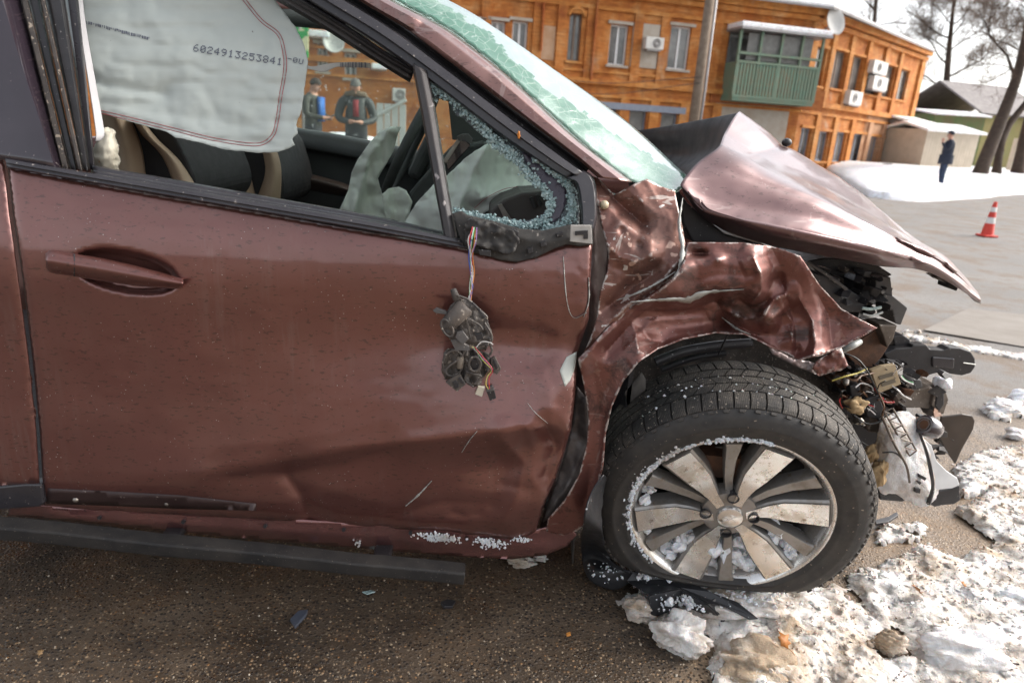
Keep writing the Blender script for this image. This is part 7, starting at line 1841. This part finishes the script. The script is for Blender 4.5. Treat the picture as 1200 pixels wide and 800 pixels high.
def base_joints(j, t='jacket', lean=0.):
    d = {'pelvis': (0, 0, .95, .15, 'trousers', .8), 'waist': (0, .0, 1.10, .145, t, .8), 'chest': (0, .0, 1.30, .165, t, .8), 'shoulder': (0, -.01, 1.45, .10, t, .8), 'neck': (0, .01, 1.53, .058, 'skin'), 'head': (0, .035, 1.63, .086, 'skin', 1.12), 'crown': (0, .03, 1.71, .07, 'skin'),
         'hip_l': (-.10, 0, .88, .10, 'trousers'), 'hip_r': (.10, 0, .88, .10, 'trousers'), 'knee_l': (-.11, .02, .49, .068, 'trousers'), 'knee_r': (.11, .02, .49, .068, 'trousers'), 'ankle_l': (-.115, -.02, .10, .050, 'trousers'), 'ankle_r': (.115, -.02, .10, .050, 'trousers'),
         'heel_l': (-.115, -.03, .045, .045, 'shoe'), 'heel_r': (.115, -.03, .045, .045, 'shoe'), 'toe_l': (-.13, .18, .035, .034, 'shoe'), 'toe_r': (.13, .18, .035, .034, 'shoe'),
         'arm_l': (-.20, -.01, 1.42, .075, t), 'arm_r': (.20, -.01, 1.42, .075, t), 'elbow_l': (-.26, -.03, 1.14, .056, t), 'elbow_r': (.26, -.03, 1.14, .056, t), 'wrist_l': (-.24, .08, .92, .034, t), 'wrist_r': (.24, .08, .92, .034, t), 'palm_l': (-.235, .11, .85, .030, 'skin', 1), 'palm_r': (.235, .11, .85, .030, 'skin', 1)}
    d.update(j); E = [('pelvis', 'waist'), ('waist', 'chest'), ('chest', 'shoulder'), ('shoulder', 'neck'), ('neck', 'head'), ('head', 'crown')]
    for s in 'lr':
        E += [('pelvis', 'hip_' + s), ('hip_' + s, 'knee_' + s), ('knee_' + s, 'ankle_' + s), ('ankle_' + s, 'heel_' + s), ('heel_' + s, 'toe_' + s), ('shoulder', 'arm_' + s), ('arm_' + s, 'elbow_' + s), ('elbow_' + s, 'wrist_' + s), ('wrist_' + s, 'palm_' + s)]
        w, p = Vector(d['wrist_' + s][:3]), Vector(d['palm_' + s][:3]); dr = (p - w).normalized(); sd = dr.cross(Vector((0, 0, 1))); sd = sd.normalized() if sd.length > .1 else Vector((1, 0, 0))
        for k in range(4):
            o = (k - 1.5) * .019; L = (.065, .075, .07, .055)[k]; a = p + sd * o + dr * .03; b = a + dr * L * .55 + Vector((0, 0, -.006)); c = b + dr * L * .4 + Vector((0, .004, -.016))
            for nm, q, r in ((f'f{k}a_{s}', a, .0105), (f'f{k}b_{s}', b, .0095), (f'f{k}c_{s}', c, .008)): d[nm] = (*q, r, 'skin')
            E += [('palm_' + s, f'f{k}a_{s}'), (f'f{k}a_{s}', f'f{k}b_{s}'), (f'f{k}b_{s}', f'f{k}c_{s}')]
        a = p + sd * (.035 if s == 'l' else -.035) - dr * .005; b = a + dr * .04 + sd * (.012 if s == 'l' else -.012); d['ta_' + s] = (*a, .011, 'skin'); d['tb_' + s] = (*b, .0095, 'skin'); E += [('palm_' + s, 'ta_' + s), ('ta_' + s, 'tb_' + s)]
    return d, E
navy = plain('navy_coat', (.012, .017, .032), .8, 0, (.018, .024, .042), 6); dk = plain('dark_trousers', (.022, .024, .032), .8, 0, (.03, .032, .04), 8); shoe = plain('dark_shoes', (.015, .013, .012), .5); jack = plain('black_jacket', (.020, .024, .026), .6, 0, (.032, .036, .036), 10, .3, 40); tee = plain('red_print_shirt', (.30, .02, .03), .7); blu = plain('blue_hoodie', (.02, .13, .45), .7); grn = plain('drab_jacket', (.05, .052, .042), .7, 0, (.035, .036, .03), 8)
jeans = plain('blue_jeans', (.018, .028, .055), .8, 0, (.025, .045, .09), 10)
# coat hem and phone are held or worn: children of the person, the phone a thing of its own
pl = G(1100, 221, .14)
def coat(T, put, M3, h):
    bm = bmesh.new(); lathe(bm, [(.20, 1.05), (.205, .95), (.21, .84), (.205, .76), (.18, .76)], 20); put('coat_skirt', bm, navy)
jj, ee = base_joints({'elbow_l': (-.25, .10, 1.18, .058, 'jacket'), 'wrist_l': (-.13, .24, 1.40, .036, 'jacket'), 'palm_l': (-.10, .23, 1.48, .032, 'skin'), 'chest': (0, .0, 1.28, .23, 'jacket', .85), 'waist': (0, 0, 1.08, .21, 'jacket', .85), 'knee_l': (-.10, .0, .49, .062, 'trousers'), 'ankle_r': (.14, -.06, .10, .05, 'trousers'), 'heel_r': (.14, -.07, .045, .045, 'shoe'), 'toe_r': (.18, .12, .035, .034, 'shoe')})
person('person', pl, rad(70), jj, ee, dict(jacket=navy, trousers=jeans, skin=SKIN, shoe=shoe), 'person in dark navy coat and dark cap standing on the snow', 1.74, cap=(.02, .025, .045), extra=coat)
def standing_at(px, py, dep, headz): q = D(px, py, dep); return np.array([q[0], q[1], 0.0])
pm = standing_at(417, 104, 11.0, 1.62)
def fur(T, put, M3, h):
    bm = bmesh.new(); add_tube(bm, [Vector((.0 + .15 * math.cos(a), -.02 + .12 * math.sin(a), 1.50 + .03 * math.sin(a))) for a in np.linspace(rad(-40), rad(220), 17)], [.045 + .008 * ((i * 37) % 5 - 2) / 2 for i in range(17)], 8); put('fur_collar', bm, plain('fur_trim', (.20, .15, .10), .9, 0, (.10, .07, .05), 30, .8, 90, .02))
    bm = bmesh.new(); add_box(bm, (0, .155, 1.30), (.09, .02, .26)); put('shirt_front', bm, tee)
jj, ee = base_joints({'elbow_l': (-.30, .02, 1.13, .072, 'jacket'), 'elbow_r': (.30, .02, 1.13, .072, 'jacket'), 'wrist_l': (-.10, .26, 1.08, .042, 'jacket'), 'wrist_r': (.10, .26, 1.08, .042, 'jacket'), 'palm_l': (-.045, .29, 1.09, .034, 'skin'), 'palm_r': (.045, .29, 1.09, .034, 'skin'), 'arm_l': (-.22, -.01, 1.41, .095, 'jacket'), 'arm_r': (.22, -.01, 1.41, .095, 'jacket'), 'chest': (0, 0, 1.28, .20, 'jacket', .8), 'waist': (0, 0, 1.08, .19, 'jacket', .8),
                      'head': (0, .07, 1.61, .088, 'skin', 1.12), 'crown': (0, .10, 1.69, .07, 'skin')})
person('person', pm, rad(188), jj, ee, dict(jacket=jack, trousers=dk, skin=SKIN, shoe=shoe), 'grey-haired man in black jacket with fur collar looking down at his hands', 1.78, hair=(.16, .15, .14), extra=fur)
pa = standing_at(366, 101, 11.6, 1.6)
def hood(T, put, M3, h):
    bm = bmesh.new(); add_box(bm, (-.02, .15, 1.26), (.16, .05, .40)); put('hoodie_front', bm, blu)
jj, ee = base_joints({'elbow_l': (-.27, .04, 1.15, .062, 'jacket'), 'elbow_r': (.27, .04, 1.15, .062, 'jacket'), 'wrist_l': (-.12, .28, 1.12, .036, 'jacket'), 'wrist_r': (.14, .28, 1.12, .036, 'jacket'), 'palm_l': (-.05, .32, 1.13, .031, 'skin'), 'palm_r': (.07, .32, 1.13, .031, 'skin'), 'chest': (0, 0, 1.28, .18, 'jacket', .8), 'waist': (0, 0, 1.08, .165, 'jacket', .8), 'head': (0, .06, 1.62, .086, 'skin', 1.12), 'crown': (0, .08, 1.70, .07, 'skin')})
person('person', pa, rad(-110), jj, ee, dict(jacket=grn, trousers=dk, skin=SKIN, shoe=shoe), 'dark-haired man with blue hoodie under a drab jacket, holding a phone', 1.78, hair=(.04, .025, .018), extra=hood)
def phone(loc, yaw, z, label):
    bm = bmesh.new(); add_box(bm, (0, 0, 0), (.07, .14, .009), None); bm.transform(Matrix.Translation((loc[0], loc[1], z)) @ Matrix.Rotation(yaw, 4, 'Z') @ Matrix.Translation((.01, .37, .01)) @ Matrix.Rotation(rad(35), 4, 'X'))
    o = bm_obj('phone', bm, M['gloss_black'], None, bevel=.003); tag(o, label, 'phone', 'phones in hands')
phone(pa, rad(-110), 1.15, 'dark phone in the hands of the man with the blue hoodie')
# ---------------------------------------------------------------- green banner, white gate, snow heap seen through the car
bq = D(351, 44, 18); SG = thing('banner', (bq[0], bq[1], 0), 'green banner with cream blotches on a post behind the car', 'banner')
m, t = newmat('green_banner'); t.set(Base_Color=t.mix(t.ramp(t.noise(3.2, 3, .5), (.54, 0.), (.57, 1.)), (.02, .30, .07), (.62, .58, .36)), Roughness=.5)
a, b, c, d = (D(x, y, 18) for x, y in ((340, 20), (361, 21), (361, 68), (343, 64))); bm = bmesh.new()
fr = [bm.verts.new(q) for q in (a, b, c, d)]; bk = [bm.verts.new(q + np.array([0, .06, 0])) for q in (a, b, c, d)]; bm.faces.new(fr); bm.faces.new(bk[::-1])
for i in range(4): bm.faces.new((fr[i], bk[i], bk[(i + 1) % 4], fr[(i + 1) % 4]))
bm_obj('banner_cloth', bm, m, SG); bm = bmesh.new(); add_tube(bm, [(bq[0], bq[1] + .1, -.1), (bq[0], bq[1] + .1, a[2] + .1)], .04, 8); bm_obj('banner_post', bm, M['tin'], SG, True)
gq = D(458, 150, 19); GT = thing('white_gate', (gq[0], gq[1], 0), 'white sheet-metal gate with a sloping rail seen through the car windows', 'gate')
a = D(441, 150, 19); b = D(476, 150, 19); zt_ = D(458, 122, 19)[2]; L = np.linalg.norm((b - a)[:2]); e = (b - a)[:2] / L
M['gate'] = plain('white_gate_paint', (.55, .56, .53), .5, 0, (.47, .48, .45), 4)
for k in range(4):
    p = a[:2] + e * L * (k + .5) / 4; bm = bmesh.new(); add_box(bm, (p[0], p[1], zt_ / 2), (L / 4 - .03, .05, zt_), Matrix.Rotation(math.atan2(e[1], e[0]), 3, 'Z')); bm_obj('gate_panel', bm, M['gate'], GT)
bm = bmesh.new(); add_tube(bm, [(a[0], a[1] - .06, zt_ - .35), (b[0], b[1] - .06, zt_ + .12)], .05, 8); bm_obj('gate_rail', bm, M['gate'], GT)
o = blob('snow_heap', 0, 0, 0, .6, M['roof_snow'], None, (2.2, 1, .9), 41, .25, 1.5, 3, world=np.array([*D(402, 150, 17)[:2], .25])); tag(o, 'low snow heap behind the man with the fur collar', 'snow heap')
o = blob('dark_heap', 0, 0, 0, .28, M['black'], None, (1.7, 1, .55), 42, .6, 2., 3, world=np.array([*G(1040, 199, .3)[:2], .42])); tag(o, 'small dark heap on the snow by the brick building', 'heap')
print('objects', len(bpy.data.objects), 'tris', sum(len(o.data.polygons) for o in bpy.data.objects if o.type == 'MESH'))
